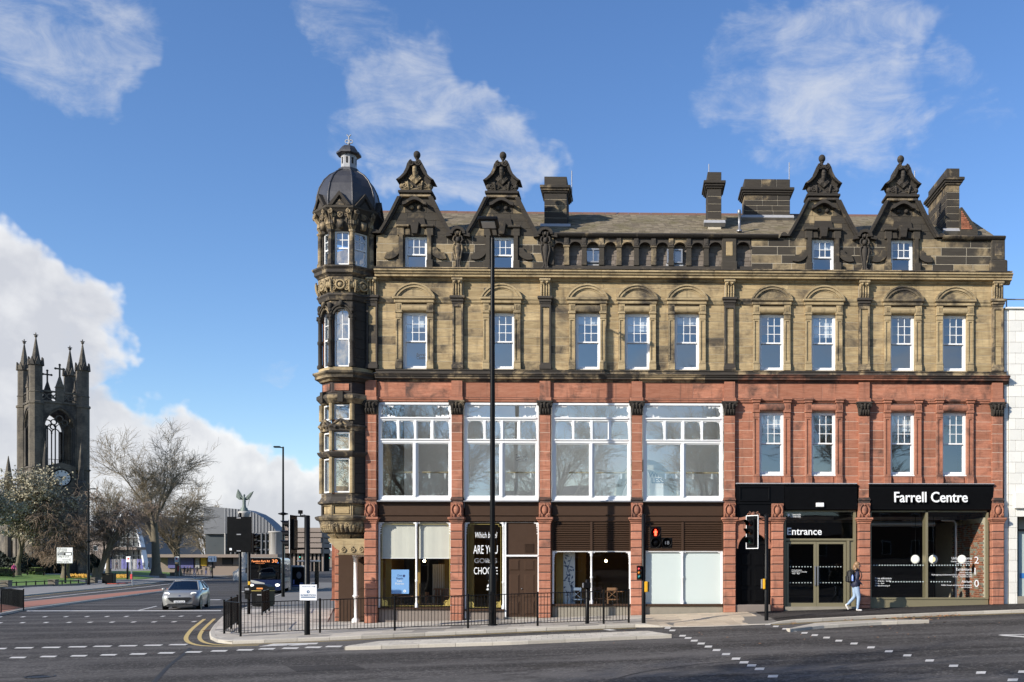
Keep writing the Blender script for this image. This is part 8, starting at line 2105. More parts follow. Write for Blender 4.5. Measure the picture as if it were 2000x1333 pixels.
def bus():
 q = GP(517, 1160.5, -.10); t = thing('city_bus', 'single-decker bus on route 30 arriving at the stop', 'bus', q, R(15.5))
 W, H, L = 1.25, 2.98, 10.6
 navy = M_plain('navy_bus_paint', (.012, .022, .075), .25, coat=.6, var=.05); cream = M_plain('cream_bus_paint', (.58, .56, .50), .3, coat=.4, var=.04)
 def rr(w, h0, h1, r, n=4):
  pts = []
  for cx, cz, a0 in ((w-r, h1-r, 0), (-w+r, h1-r, 90), (-w+.05, h0+.05, 180), (w-.05, h0+.05, 270)):
   r_ = r if a0 < 180 else .05
   for i in range(n+1): a = R(a0 + 90*i/n); pts.append((cx + r_*math.cos(a), cz + r_*math.sin(a)))
  return pts
 obj('body', MB().prism(rr(W, .30, H, .22), .12, L, 'y'), cream, t)
 fr = MB()
 obj('front_panel', MB().prism(rr(W-.02, .30, 1.16, .05), -.05, .14, 'y'), navy, t)
 obj('swoosh', MB().prism([(-W+.08, 1.02), (-W+.5, .85), (.0, .82), (.0, .90), (-W+.4, 1.12), (-W+.08, 1.15)], -.065, -.05, 'y'), cream, t)
 obj('front_frame', MB().prism(rr(W-.03, 1.16, H-.03, .20), -.01, .13, 'y'), K['black'], t)
 obj('windscreen', MB().bevel_box(-W+.12, W-.12, -.05, -.02, 1.18, 2.38, .02), K['carglass'], t)
 obj('destination_screen', MB().bevel_box(-W+.16, W-.16, -.05, -.02, 2.46, 2.86, .02), K['black'], t)
 amb = M_emit('amber_led', (.9, .30, .10), .75)
 text('route_text', 'Fawdon Park Rd', .24, (-.30, -.055, 2.60), amb, t, width=1.35, depth=.002, bold=.002); text('route_number', '30', .36, (.76, -.055, 2.57), amb, t, width=.42, depth=.002, bold=.002)
 text('route_text', 'City Centre', .09, (-.35, -.055, 2.48), amb, t, width=.7, depth=.002)
 obj('side_notice', MB().box(.98, 1.06, -.055, -.05, 2.50, 2.60), M_plain('blue_notice', (.1, .25, .7), .4), t)
 for s in (-1, 1):
  obj('headlight', MB().ball((s*.98, -.05, .72), 1, 12, 8, (.17, .06, .10)), M_emit('bus_headlight', (1, .96, .85), 3.0 if s > 0 else 1.0), t)
  obj('mirror', MB().bevel_box(s*1.36-.09, s*1.36+.09, -.30, -.18, 1.7, 2.15, .03).path([(s*1.2, 0, 2.5), (s*1.36, -.25, 2.4), (s*1.36, -.25, 2.1)], .025, 6), K['plastic'], t)
  for y in (2.4, 8.2):
   w = obj('wheel', MB().lathe([(.28, -.14), (.46, -.14), (.48, -.08), (.48, .08), (.46, .14), (.28, .14)], n=20, M=Matrix.Translation((s*1.12, y, .48)) @ Matrix.Rotation(R(90), 4, 'Y')), K['tyre'], t); obj('rim', MB().lathe([(.28, -.10), (.28, .10), (.1, .15)], n=16, M=Matrix.Translation((s*1.12, y, .48)) @ Matrix.Rotation(s*R(90), 4, 'Y')), K['alloy'], w)
  for k in range(5): obj('side_window', MB().bevel_box(s*W-.02, s*W+.02, .5+k*1.95, 2.3+k*1.95, 1.25, 2.45, .01), K['carglass'], t)
  obj('skirt', MB().box(s*W-.01, s*W+.015, .2, L, .32, .95), navy, t)
 obj('wiper', MB().path([(-.9, -.06, 1.2), (-.2, -.06, 1.32)], .02, 5).path([(.1, -.06, 1.2), (.8, -.06, 1.32)], .02, 5), K['plastic'], t)
 rail = MB();
 for x, y in ((.35, 1.2), (.75, 1.5), (.2, 2.6), (-.6, 3.0)): rail.tube((x, y, .9), (x, y, 2.4), .03, n=6)
 rail.tube((.2, 1.3, 1.5), (.75, 1.3, 1.75), .03, n=6); obj('hand_rail', rail, M_plain('orange_rail', (.75, .20, .05), .4), t)
 obj('cabin_floor', MB().box(-W+.1, W-.1, .2, L-.2, .35, .9), K['plastic'], t)
 obj('number_plate', MB().box(-.26, .26, -.075, -.06, .42, .53), K['letter'], t)
 dm = MB().ball((-.68, .75, 1.98), .13, 10, 8, (1, 1, 1.2)).lathe([(.22, 0), (.26, .35), (.12, .5), (.07, .55)], (-.68, .8, 1.3), 10).path([(-.86, .75, 1.7), (-.9, .5, 1.5), (-.75, .35, 1.55)], [.08, .06, .05], 6)
 drv = obj('person', dm, M_plain('driver_pale_shirt', (.5, .5, .52), .8)); drv.location = q; drv.rotation_euler = (0, 0, R(15.5)); tag(drv, 'bus driver in a pale shirt at the wheel of the bus', 'person')
bus()
# ================================================================== TREES
K['bark'] = M_plain('tree_bark', (.14, .118, .08), .9, var=.45, scale=3, bump=.5, bscale=14)
K['twig'] = M_plain('pale_twig', (.25, .205, .135), .9, var=.3, scale=2)
K['twig2'] = M_plain('reddish_twig', (.24, .175, .125), .9, var=.3, scale=2)
K['blossom'] = M_plain('blossom_and_bud', (.36, .325, .225), .8, var=.6, scale=5)
K['leaf'] = M_plain('evergreen_leaf', (.045, .075, .02), .7, var=.5, scale=3)
K['spring'] = M_plain('spring_leaf', (.12, .17, .04), .7, var=.4, scale=3)
def tree(name, label, base, H, spread, seed, trunk_r, fork=.28, levels=4, nkids=(6, 6, 5, 5), droop=0.0, twm=None, group='bare trees in the park', lean=0.0, tipr=.022, up=.35, leaves=None, leafn=3, leafs=.12, wob=1.0):
 rnd = random.Random(seed); tr = MB(); tw = MB(); lv_ = MB()
 def branch(p, d, L, r, lev):
  n = 5 if lev < 2 else (4 if lev < 3 else 3); pts = [p.copy()]; rad = [r]; dd = d.copy(); tip = r*(.55 if lev == 0 else .35) if lev < levels else tipr*.5
  for i in range(n):
   w = wob*(.10 + .09*lev)
   dd += Vector((rnd.uniform(-w, w), rnd.uniform(-w, w), rnd.uniform(-w, w) + (up*.10 if lev < 3 else up*.03) - droop*(.05 + .13*max(0, lev-1))))
   dd.normalize(); pts.append(pts[-1] + dd*(L/n)); rad.append(r + (tip - r)*(i+1)/n)
  mb = tr if lev < 2 else tw
  mb.path([tuple(q) for q in pts], rad, 7 if lev == 0 else (5 if lev < 2 else 3), smooth=True) if lev < 2 else None
  if lev >= 2:
   for i in range(len(pts)-1): tw.tube(pts[i], pts[i+1], rad[i], rad[i+1], 3 if lev > 2 else 4, False)
  if lev >= levels:
   if leaves:
    for i in range(leafn):
     c = pts[rnd.randrange(1, len(pts))] + Vector((rnd.gauss(0, .12), rnd.gauss(0, .12), rnd.gauss(0, .12))); a = Vector((rnd.gauss(0, 1), rnd.gauss(0, 1), rnd.gauss(0, 1))).normalized()*leafs; b = a.cross(Vector((rnd.gauss(0, 1), rnd.gauss(0, 1), rnd.gauss(0, 1)))).normalized()*leafs*.7
     lv_.add([tuple(c-a), tuple(c+b), tuple(c+a), tuple(c-b)], [(0,1,2,3)])
   return
  k = nkids[lev]
  for j in range(k):
   t = rnd.uniform(.25, 1.0) if lev else rnd.uniform(fork, 1.0)
   if j == 0: t = 1.0
   i = min(n-1, int(t*n)); f = t*n - i; c = pts[i].lerp(pts[i+1], min(1, f)); rr = rad[i] + (rad[i+1]-rad[i])*min(1, f)
   ax = Vector((rnd.uniform(-1, 1), rnd.uniform(-1, 1), rnd.uniform(-.25, .45))); tang = (pts[i+1]-pts[i]).normalized(); ax = (ax - tang*ax.dot(tang)).normalized()
   sp = rnd.uniform(.5, 1.15) * spread
   nd = (tang*(1.0 if j else 1.4) + ax*sp + Vector((0, 0, up if lev < 2 else up*.4))).normalized()
   Lk = L*rnd.uniform(.48, .78)*(1.0 if lev else .95); branch(c, nd, Lk, max(tipr, rr*rnd.uniform(.45, .68)), lev+1)
 t = thing(name, label, 'tree', base, rnd.uniform(0, 6.28), group)
 branch(Vector((0, 0, -.2)), Vector((lean, 0, 1)).normalized(), H*.46, trunk_r, 0)
 tr.lathe([(trunk_r*1.9, -.3), (trunk_r*1.45, .25), (trunk_r*1.12, .9), (trunk_r*.98, 1.6)], (0, 0, 0), 9)
 obj('trunk', tr, K['bark'], t); obj('crown', tw, twm or K['twig'], t)
 if leaves: o = obj('leaf_cover', lv_, leaves, t); o['kind'] = 'stuff'
 zmax = max(v[2] for v in tw.v); s = H / zmax; t.scale = (s, s, s)
 return t
def gpl(px, py, d=.0): q = GP(px, py); q.z += d; return q
big = tree('bare_tree', 'largest bare spreading tree with thick flared trunk on the lawn', gpl(305, 1127), 26, 1.0, 21, .80, .36, 5, (8, 6, 5, 5, 5), tipr=.025, up=.2, wob=.62, group='bare trees in the park')
tree('bare_tree', 'dense twiggy bare tree right of the largest tree', gpl(348, 1126), 19, 1.15, 5, .55, .30, 4, (9, 8, 7, 6), droop=.35, tipr=.03, wob=.75, twm=K['twig'], group='bare trees in the park')
tree('bare_tree', 'brown drooping bare tree with leaning trunk left of the black lamp column', gpl(188, 1134), 12.5, .95, 33, .42, .25, 4, (9, 7, 7, 6), droop=.75, twm=K['twig2'], lean=-.35, tipr=.026)
tree('bare_tree', 'brown drooping bare tree behind the direction sign', gpl(128, 1131), 11.5, 1.0, 41, .40, .2, 4, (9, 7, 7, 6), droop=.85, wob=.8, twm=K['twig2'], lean=-.1, tipr=.026)
tree('bare_tree', 'slender bare tree rising right of the black lamp column', gpl(212, 1133), 13.5, .62, 12, .36, .35, 4, (7, 6, 6, 5), wob=.7, twm=K['twig'], tipr=.026)
tree('bare_tree', 'low dark bare tree between the big tree and the sign post', gpl(405, 1121), 17, 1.0, 8, .45, .25, 4, (8, 7, 6, 5), droop=.4, tipr=.045)
tree('blossom_tree', 'rounded tree covered in pale blossom in front of the church', gpl(34, 1126), 14.0, .95, 3, .32, .22, 4, (9, 7, 6, 6), twm=K['bark'], leaves=K['blossom'], leafn=7, leafs=.15, tipr=.024, group='blossoming trees at the left')
tree('blossom_tree', 'pale blossoming tree cut by the left edge', gpl(-45, 1128), 15.5, .95, 13, .32, .22, 4, (8, 7, 6, 5), twm=K['bark'], leaves=K['blossom'], leafn=7, leafs=.15, tipr=.026, group='blossoming trees at the left')
for px, py, h, lab, sd in ((566, 1113, 6.5, 'rounded spring-green tree behind the far signals', 2), (590, 1112, 6.0, 'olive green tree in front of the car park', 4), (618, 1111, 5.5, 'brown bare tree in front of the far car park', 6)):
 tree('street_tree', lab, gpl(px, py), h*1.6, .9, sd, .3, .25, 3, (8, 7, 7), twm=K['twig'], leaves=K['spring'] if sd != 6 else None, leafn=5, leafs=.5, tipr=.06, group='small trees down the street')
def hedge(px0, px1, py, h, label):
 a, b = gpl(px0, py), gpl(px1, py); rnd = random.Random(px0); L = (b-a).length; mb = MB(); t = thing('hedge', label, 'hedge', a, math.atan2(b.y-a.y, b.x-a.x))
 for i in range(int(900*L/4)):
  u = rnd.uniform(0, L); v = rnd.uniform(-.5, .5); z = h*rnd.random()**.5*(1 - .3*(2*u/L-1)**4); c = Vector((u, v, z)); r1 = Vector((rnd.gauss(0, 1), rnd.gauss(0, 1), rnd.gauss(0, 1))).normalized()*.13; r2 = r1.cross(Vector((rnd.gauss(0, 1), rnd.gauss(0, 1), rnd.gauss(0, 1)))).normalized()*.10
  mb.add([tuple(c-r1), tuple(c+r2), tuple(c+r1), tuple(c-r2)], [(0,1,2,3)])
 o = obj('foliage', mb, K['spring'], t); o['kind'] = 'stuff'; obj('stem_core', MB().bevel_box(.2, L-.2, -.35, .35, 0, h*.75, .15), K['leaf'], t)
hedge(-20, 22, 1127, 1.0, 'clipped green hedge behind the left bench'); hedge(60, 80, 1124, .95, 'clipped green shrub beside the bench under the blossom tree')
fb = MB(); rnd = random.Random(4)
for i in range(2200):
 q = GP(rnd.uniform(130, 256), 0) if False else GP(rnd.uniform(128, 172) if i % 2 else rnd.uniform(198, 250), rnd.uniform(1127.5, 1131.5)); r = rnd.uniform(.06, .14); z = q.z + .12 + rnd.uniform(.05, .3); a = rnd.uniform(0, 3.1)
 fb.add([(q.x-r*math.cos(a), q.y, z-r*.6), (q.x+r*math.cos(a), q.y+r*math.sin(a), z-r*.4), (q.x, q.y+.05, z+r)], [(0,1,2)])
tag(obj('flower_bed', fb, M_plain('yellow_orange_petals', (.60, .33, .04), .7, var=.6, scale=3)), 'yellow and orange flower beds on the lawn', 'flowers', None, 'stuff')
sh = MB(); rnd = random.Random(9)
for i in range(6500):
 u = rnd.random(); px = -30 + 225*u; q = GP(px, 1119.5 + rnd.uniform(-1.2, 1.0)); z = q.z + rnd.random()**.7*3.1*(1 - .35*abs(math.sin(px*.07))); r = rnd.uniform(.15, .34); d = Vector((rnd.gauss(0, 1), rnd.gauss(0, 1), rnd.gauss(0, 1))).normalized()*r; e = d.cross(Vector((rnd.gauss(0, 1), rnd.gauss(0, 1), rnd.gauss(0, 1)))).normalized()*r*.7; c = Vector((q.x, q.y, z))
 sh.add([tuple(c-d), tuple(c+e), tuple(c+d), tuple(c-e)], [(0,1,2,3)])
tag(obj('evergreen_shrubbery', sh, M_plain('dark_evergreen', (.012, .018, .008), .8, var=.5, scale=2)), 'dark evergreen shrubbery along the foot of the church', 'shrubs', None, 'stuff')
for i, (x, y, s, rz, lab) in enumerate(((-24, -66, .80, 1.0, 'leftmost'), (-8, -62, .72, 2.1, 'second'), (7, -70, .85, 3.3, 'third'), (22, -64, .76, 4.4, 'rightmost'))):
 c = dup(big, (x, y, hgt(x, y)), rz, lab + ' of the bare trees across the road mirrored in the windows', 'bare trees across the road', s*big.scale.x)
dup(big, (-14, -34.5, hgt(-14, -34)), 0.6, 'bare tree behind the viewpoint that shades the road', 'bare trees across the road', .62*big.scale.x)
# ================================================================== PEOPLE
K['skin'] = M_plain('skin', (.50, .30, .22), .55, var=.05)
def person_mesh(J, E, mats, sub=2):
 names = list(J); me = bpy.data.meshes.new('person'); me.from_pydata([J[n][0] for n in names], [(names.index(a), names.index(b)) for a, b, _ in E], [])
 o = bpy.data.objects.new('tmp', me); COL.objects.link(o)
 m = o.modifiers.new('s', 'SKIN'); m.use_smooth_shade = True; m.branch_smoothing = .6
 sv = me.skin_vertices[0].data
 for i, n in enumerate(names): sv[i].radius = (J[n][1], J[n][2]); sv[i].use_root = (n == 'pelvis')
 ss = o.modifiers.new('u', 'SUBSURF'); ss.levels = sub; ss.render_levels = sub
 dg = bpy.context.evaluated_depsgraph_get(); out = bpy.data.meshes.new_from_object(o.evaluated_get(dg))
 bpy.data.objects.remove(o); bpy.data.meshes.remove(me)
 out.materials.clear()
 for k in mats: out.materials.append(k)
 segs = [(Vector(J[a][0]), Vector(J[b][0]), k, (J[a][1] + J[b][1])/2) for a, b, k in E]
 for p in out.polygons:
  c = p.center; best = None
  for a, b, k, r in segs:
   d = b - a; t = max(0, min(1, (c-a).dot(d)/max(1e-9, d.length_squared))); q = ((a + d*t) - c).length - r
   if best is None or q < best[0]: best = (q, k)
  p.material_index = best[1]; p.use_smooth = True
 return out
def skeleton(h=1.7, stride=.28, arm=.2, broad=1.0, sit=False, child=False):
 k = h/1.7; b = broad
 J = {'pelvis': ((0, 0, .95*k), .14*k*b, .105*k), 'belly': ((0, 0, 1.10*k), .135*k*b, .10*k), 'chest': ((0, -.01*k, 1.30*k), .165*k*b, .115*k), 'neck0': ((0, 0, 1.45*k), .065*k, .06*k), 'neck1': ((0, -.01*k, 1.50*k), .052*k, .052*k),
   'chin': ((0, -.025*k, 1.555*k), .062*k, .075*k), 'head': ((0, -.01*k, 1.63*k), .076*k, .092*k), 'crown': ((0, 0, 1.69*k), .055*k, .068*k)}
 E = [('pelvis', 'belly', 0), ('belly', 'chest', 0), ('chest', 'neck0', 0), ('neck0', 'neck1', 2), ('neck1', 'chin', 2), ('chin', 'head', 2), ('head', 'crown', 3)]
 for s, n, ph_ in ((-1, 'R', 1), (1, 'L', -1)):
  st = stride*ph_; ar = -arm*ph_
  J['sh'+n] = ((s*.175*k*b, 0, 1.40*k), .068*k, .07*k); J['el'+n] = ((s*.235*k*b, .03*k - ar*.3, 1.13*k), .05*k, .05*k); J['wr'+n] = ((s*.245*k*b, -.06*k - ar, .90*k), .034*k, .032*k); J['ha'+n] = ((s*.245*k*b, -.09*k - ar*1.1, .81*k), .03*k, .042*k)
  J['hip'+n] = ((s*.09*k, 0, .90*k), .095*k, .10*k); J['kn'+n] = ((s*.095*k, -st*.45 - .03*k, .49*k), .06*k, .062*k); J['an'+n] = ((s*.095*k, -st*.95 + (.10*k if st < 0 else 0), (.09 if st >= 0 else .16)*k), .042*k, .045*k); J['to'+n] = ((s*.105*k, -st*.95 - (.17*k if st >= 0 else .05*k), .04*k), .042*k, .034*k)
  E += [('chest', 'sh'+n, 0), ('sh'+n, 'el'+n, 0), ('el'+n, 'wr'+n, 0), ('wr'+n, 'ha'+n, 2), ('pelvis', 'hip'+n, 1), ('hip'+n, 'kn'+n, 1), ('kn'+n, 'an'+n, 1), ('an'+n, 'to'+n, 4)]
 return J, E
cl = {}
def cloth(c):
 if c not in cl: cl[c] = M_plain('cloth_%d' % len(cl), c, .8, var=.15, scale=14)
 return cl[c]
hairs = [(.03, .02, .012), (.09, .05, .025), (.015, .012, .01), (.22, .14, .07)]
shoe = cloth((.03, .03, .03))
far = [  # px, py (feet), height px, top, trousers, facing degrees, label
 (360, 1127, 1.75, (.03, .03, .04), (.05, .07, .14), 30, 'person in a dark coat left of the walker in pink'), (366, 1126, 1.7, (.02, .02, .025), (.02, .02, .02), 200, 'person all in black beside the walker in pink'),
 (371.5, 1126, 1.72, (.03, .025, .025), (.03, .03, .05), 10, 'person in black just left of the walker in pink'), (379.5, 1129, 1.66, (.62, .36, .36), (.62, .52, .50), -20, 'walker in a pale pink coat and light trousers'), (385, 1124, 1.74, (.015, .015, .02), (.02, .02, .03), 160, 'person in a black coat right behind the walker in pink'),
 (394, 1124.5, 1.15, (.02, .02, .03), (.03, .03, .04), 15, 'small child in dark clothes walking on the plaza'), (402.5, 1125, 1.74, (.03, .03, .035), (.05, .08, .20), -15, 'person in a black jacket and blue jeans'), (412, 1125, 1.7, (.07, .08, .05), (.03, .03, .06), 20, 'person in an olive jacket beside the lane sign'),
 (428, 1122.5, 1.78, (.02, .02, .022), (.03, .03, .03), 200, 'lone person in black walking right of the lane sign'), (457, 1122, 1.7, (.03, .035, .04), (.02, .02, .02), 30, 'person in dark clothes carrying a green bag left of the sign post'), (465, 1121.5, 1.68, (.45, .15, .13), (.1, .1, .1), -40, 'person in a red top beside the sign post'), (473, 1121, 1.75, (.02, .02, .02), (.03, .03, .03), 60, 'person in black seen just right of the slim sign post'),
 (228, 1113.5, 1.7, (.05, .05, .06), (.1, .05, .05), 0, 'far person in front of the arched hall shops'), (272, 1113, 1.75, (.03, .03, .04), (.03, .03, .03), 90, 'far person in black left of the big trunk'), (281, 1113.5, 1.7, (.4, .4, .42), (.05, .05, .06), 40, 'far person in a pale top left of the big trunk'),
 (324, 1114, 1.5, (.5, .48, .45), (.1, .1, .12), 10, 'far person in white seated area right of the big trunk'), (290, 1114, 1.7, (.05, .05, .06), (.04, .04, .05), 120, 'far dark-clothed person directly left of the flared trunk'), (27.5, 1129.5, 1.62, (.62, .10, .26), (.03, .03, .035), 80, 'person in a bright pink top near the left bench')]
for i, (px, py, h, a, b, rz, lab) in enumerate(far):
 q = GP(px, py)
 J, E = skeleton(h*1.06, (.26, .18, .05, .22)[i % 4], (.2, .12, .05)[i % 3], 1.0 + .08*(i % 3))
 me = person_mesh(J, E, [cloth(a), cloth(b), K['skin'], cloth(hairs[i % 4]), shoe], 1)
 o = link('person', me); o.location = q; o.rotation_euler = (0, 0, R(rz)); tag(o, lab, 'person', 'people on the plaza' if px > 100 else None)
def walker():
 q = GP(1672, 1194.5); q.z = ph(q.x, q.y)
 navy, jeans, shoes, hair = M_plain('navy_quilted_jacket', (.014, .018, .045), .55, var=.2, scale=30, bump=.4, bscale=30), M_plain('pale_blue_denim', (.30, .40, .54), .85, var=.16, scale=18), M_plain('white_trainers', (.68, .64, .60), .6), M_plain('blonde_brown_hair', (.26, .15, .075), .45, var=.35, scale=25)
 k = 1.0
 J = {'pelvis': ((-.03, 0, .93), .125, .15), 'belly': ((-.01, 0, 1.06), .12, .15), 'chest': ((.02, 0, 1.26), .125, .165), 'neck0': ((.03, 0, 1.405), .07, .075), 'neck1': ((.05, 0, 1.46), .05, .05), 'chin': ((.085, 0, 1.51), .07, .058), 'head': ((.075, 0, 1.585), .092, .074), 'crown': ((.06, 0, 1.645), .07, .058),
   'shR': ((.02, -.16, 1.35), .075, .07), 'elR': ((-.05, -.21, 1.11), .062, .062), 'wrR': ((.10, -.17, .965), .042, .042), 'haR': ((.155, -.135, .93), .035, .03), 'shL': ((.02, .16, 1.35), .075, .07), 'elL': ((-.02, .21, 1.11), .06, .06), 'wrL': ((.13, .18, .98), .042, .042), 'haL': ((.19, .15, .95), .035, .03),
   'hipR': ((-.02, -.085, .87), .115, .11), 'knR': ((.07, -.085, .49), .072, .07), 'anR': ((.03, -.085, .11), .044, .042), 'heR': ((.0, -.085, .045), .045, .042), 'toR': ((.19, -.09, .035), .034, .045),
   'hipL': ((-.02, .085, .87), .115, .11), 'knL': ((-.02, .085, .50), .07, .07), 'anL': ((-.27, .085, .235), .044, .042), 'heL': ((-.335, .085, .215), .044, .042), 'toL': ((-.23, .09, .05), .034, .045)}
 E = [('pelvis', 'belly', 0), ('belly', 'chest', 0), ('chest', 'neck0', 0), ('neck0', 'neck1', 2), ('neck1', 'chin', 2), ('chin', 'head', 2), ('head', 'crown', 2)]
 for n in 'RL': E += [('chest', 'sh'+n, 0), ('sh'+n, 'el'+n, 0), ('el'+n, 'wr'+n, 0), ('wr'+n, 'ha'+n, 2), ('pelvis', 'hip'+n, 1), ('hip'+n, 'kn'+n, 1), ('kn'+n, 'an'+n, 1), ('an'+n, 'he'+n, 4), ('he'+n, 'to'+n, 4)]
 for n, s in (('R', -1), ('L', 1)):                      # five short curled fingers
  hx, hy, hz = J['ha'+n][0]
  for f in range(4):
   y = hy + s*(-.03 + .02*f); ln = (.03, .035, .034, .026)[f]
   J['f%s%da' % (n, f)] = ((hx+.035, y, hz-.012), .010, .010); J['f%s%db' % (n, f)] = ((hx+.035+ln, y, hz-.03), .009, .009); J['f%s%dc' % (n, f)] = ((hx+.03+ln, y, hz-.055), .008, .008)
   E += [('ha'+n, 'f%s%da' % (n, f), 2), ('f%s%da' % (n, f), 'f%s%db' % (n, f), 2), ('f%s%db' % (n, f), 'f%s%dc' % (n, f), 2)]
  J['t%sa' % n] = ((hx+.01, hy - s*.04, hz+.015), .011, .011); J['t%sb' % n] = ((hx+.04, hy - s*.048, hz+.0), .009, .009); E += [('ha'+n, 't%sa' % n, 2), ('t%sa' % n, 't%sb' % n, 2)]
 me = person_mesh(J, E, [navy, jeans, K['skin'], hair, shoes], 2)
 o = link('person', me); o.location = q; o.rotation_euler = (0, 0, R(4)); tag(o, 'walker in navy jacket, pale jeans and white trainers passing the entrance', 'person')
 hm = MB(); hm.ball((.035, 0, 1.60), 1, 14, 10, (.105, .093, .105)); hm.ball((-.045, 0, 1.50), 1, 12, 8, (.07, .085, .12)); hm.ball((-.02, -.055, 1.40), 1, 12, 8, (.055, .045, .15)); hm.ball((-.03, .05, 1.40), 1, 12, 8, (.055, .045, .15)); hm.ball((.0, -.075, 1.30), 1, 10, 8, (.038, .03, .14)); hm.ball((.06, -.078, 1.50), 1, 10, 8, (.035, .018, .10))
 obj('hair', hm, hair, o)
 fm = MB().ball((.168, 0, 1.545), 1, 8, 6, (.022, .014, .02));
 for s in (-1, 1): fm.ball((.145, s*.032, 1.575), .010, 6, 5); fm.ball((.075, s*.08, 1.555), 1, 8, 6, (.02, .012, .032))
 fm.ball((.155, 0, 1.512), 1, 8, 4, (.012, .024, .006)); obj('face', fm, K['skin'], o)
 jk = MB().lathe([(.150, .84), (.172, .90), (.165, 1.0), (.158, 1.08)], (0, 0, 0), 16); jk.v = [(x*.93-.02, y*1.08, z) for x, y, z in jk.v]; obj('jacket_hem', jk, navy, o)
 col_ = MB().lathe([(.085, 1.38), (.10, 1.43), (.095, 1.47)], (.03, 0, 0), 14, caps=False); obj('hood_collar', col_, navy, o)
 bp = thing('backpack', 'black backpack on the back of the walker outside the entrance', 'backpack', q, R(4)); bk = M_plain('black_nylon', (.012, .012, .013), .55, var=.3, scale=20, bump=.3)
 obj('bag', MB().bevel_box(-.30, -.09, -.15, .15, .98, 1.40, .055), bk, bp); obj('front_pocket', MB().bevel_box(-.345, -.28, -.13, .13, 1.0, 1.22, .03), bk, bp); obj('top_handle', MB().path([(-.15, -.04, 1.40), (-.15, -.03, 1.44), (-.15, .03, 1.44), (-.15, .04, 1.40)], .012, 6), bk, bp)
 for s in (-1, 1): obj('strap', MB().path([(-.12, s*.09, 1.38), (.0, s*.12, 1.43), (.13, s*.12, 1.36), (.165, s*.12, 1.2), (.10, s*.15, 1.06), (-.10, s*.14, 1.02)], .018, 6), bk, bp)
 obj('bottle', MB().lathe([(.035, 0), (.035, .16), (.02, .18), (.02, .21)], (-.17, -.175, 1.04), 10), M_plain('blue_bottle', (.2, .3, .7), .3), bp)
walker()
# ================================================================== THINGS INSIDE AND ON THE BUILDING
def chair(x, y, z, rz, label, mat=None):
 t = thing('cafe_chair', label, 'chair', (x, y, z), rz, 'cafe chairs'); m = mat or K['timber']
 obj('seat', MB().bevel_box(-.21, .21, -.21, .21, .43, .47, .012), m, t)
 for sx in (-1, 1):
  obj('leg', MB().tube((sx*.18, -.18, 0), (sx*.17, -.17, .43), .018, n=6), m, t); obj('leg', MB().tube((sx*.18, .19, 0), (sx*.17, .19, .88), .018, n=6), m, t)
 obj('backrest', MB().box(-.19, .19, .18, .205, .78, .88).path([(-.17, .19, .5), (.17, .19, .78)], .012, 5).path([(.17, .19, .5), (-.17, .19, .78)], .012, 5), m, t)
def table(x, y, z, label):
 t = thing('cafe_table', label, 'table', (x, y, z), 0, 'cafe tables'); obj('table_top', MB().bevel_box(-.4, .4, -.35, .35, .71, .75, .01), K['timber'], t); obj('pedestal', MB().lathe([(.24, 0), (.22, .03), (.04, .05), (.035, .71)], (0, 0, 0), 12), K['blackm'], t)
f1 = h0(X(812)) + .12; f3 = h0(X(1160)) + .12
table(X(790), 1.0, f1, 'timber cafe table behind the blue poster'); table(X(845), 1.3, f1, 'timber cafe table behind the right cream blind'); table(X(1195), .95, f3, 'timber cafe table behind the louvred bay window, right pane'); table(X(1120), 1.3, f3, 'timber cafe table behind the louvred bay window, left pane')
chair(X(775), .9, f1, 1.2, 'timber chair left of the table behind the blue poster'); chair(X(806), 1.2, f1, -1.3, 'timber chair just left of the white iron column'); chair(X(832), 1.1, f1, 1.5, 'timber chair just right of the white iron column'); chair(X(1196), .45, f3, 3.1, 'cross-back timber chair close to the glass under the louvres'); chair(X(1128), .6, f3, 2.8, 'blue-grey chair behind the short black post', M_plain('blue_chair', (.12, .17, .26), .6)); chair(X(1168), 1.2, f3, .4, 'dark timber chair right of the white iron column under the louvres', M_plain('dark_timber', (.07, .035, .02), .5))
t = thing('counter', 'slatted timber counter inside the cafe window', 'counter', (X(862), 1.6, f1))
for k in range(10): obj('slat', MB().box(-.55+k*.11, -.47+k*.11, -.02, .02, 0, .95), K['timber'], t)
obj('top', MB().box(-.6, .6, -.05, .5, .95, 1.0), K['timber'], t)
t = thing('radiator', 'tall white column radiator inside the cafe', 'radiator', (X(828), 2.6, f1+.3))
for k in range(7): obj('column', MB().tube((-.21+k*.07, 0, 0), (-.21+k*.07, 0, 1.6), .028, n=6), K['inwhite'], t)
for px, w, y, k in ((770, .34, 2.2, 'indark'), (800, .7, 3.2, 'indark'), (850, .4, 3.0, 'ingrey'), (870, .25, 2.4, 'frost')): obj('interior_panel', MB().box(X(px)-w/2, X(px)+w/2, y, y+.1, f1, Z(1010)), K[k], BLD)
for p0, p1, y, k in ((746, 758, .5, 'ochre'), (799, 811, .8, 'ochre'), (846, 868, 2.0, 'ochre'), (913, 922, .4, 'ochre'), (1084, 1098, .4, 'ochre'), (1121, 1138, 2.2, 'ochre')): obj('interior_panel', MB().box(X(p0), X(p1), y, y+.08, f1, Z(1012)), K[k], BLD)
for px, y, lab in ((812, 1.4, 'warm glowing bulb above the cafe table beside the iron column'), (862, 2.2, 'added warm bulb above the slatted counter to light the room'), (1180, 2.0, 'added warm bulb behind the louvred bay window to light the room')):  # counter and bay window bulbs are added to brighten the cafe walls
 t = thing('pendant_lamp', lab, 'lamp', (X(px), y, Z(1096)), 0, 'cafe pendant bulbs'); obj('bulb', MB().ball((0, 0, 0), .05, 10, 8), M_emit('warm_bulb', (1, .72, .38), 22.0), t); obj('cord', MB().tube((0, 0, .05), (0, 0, 1.3), .008, n=5), K['blackm'], t)
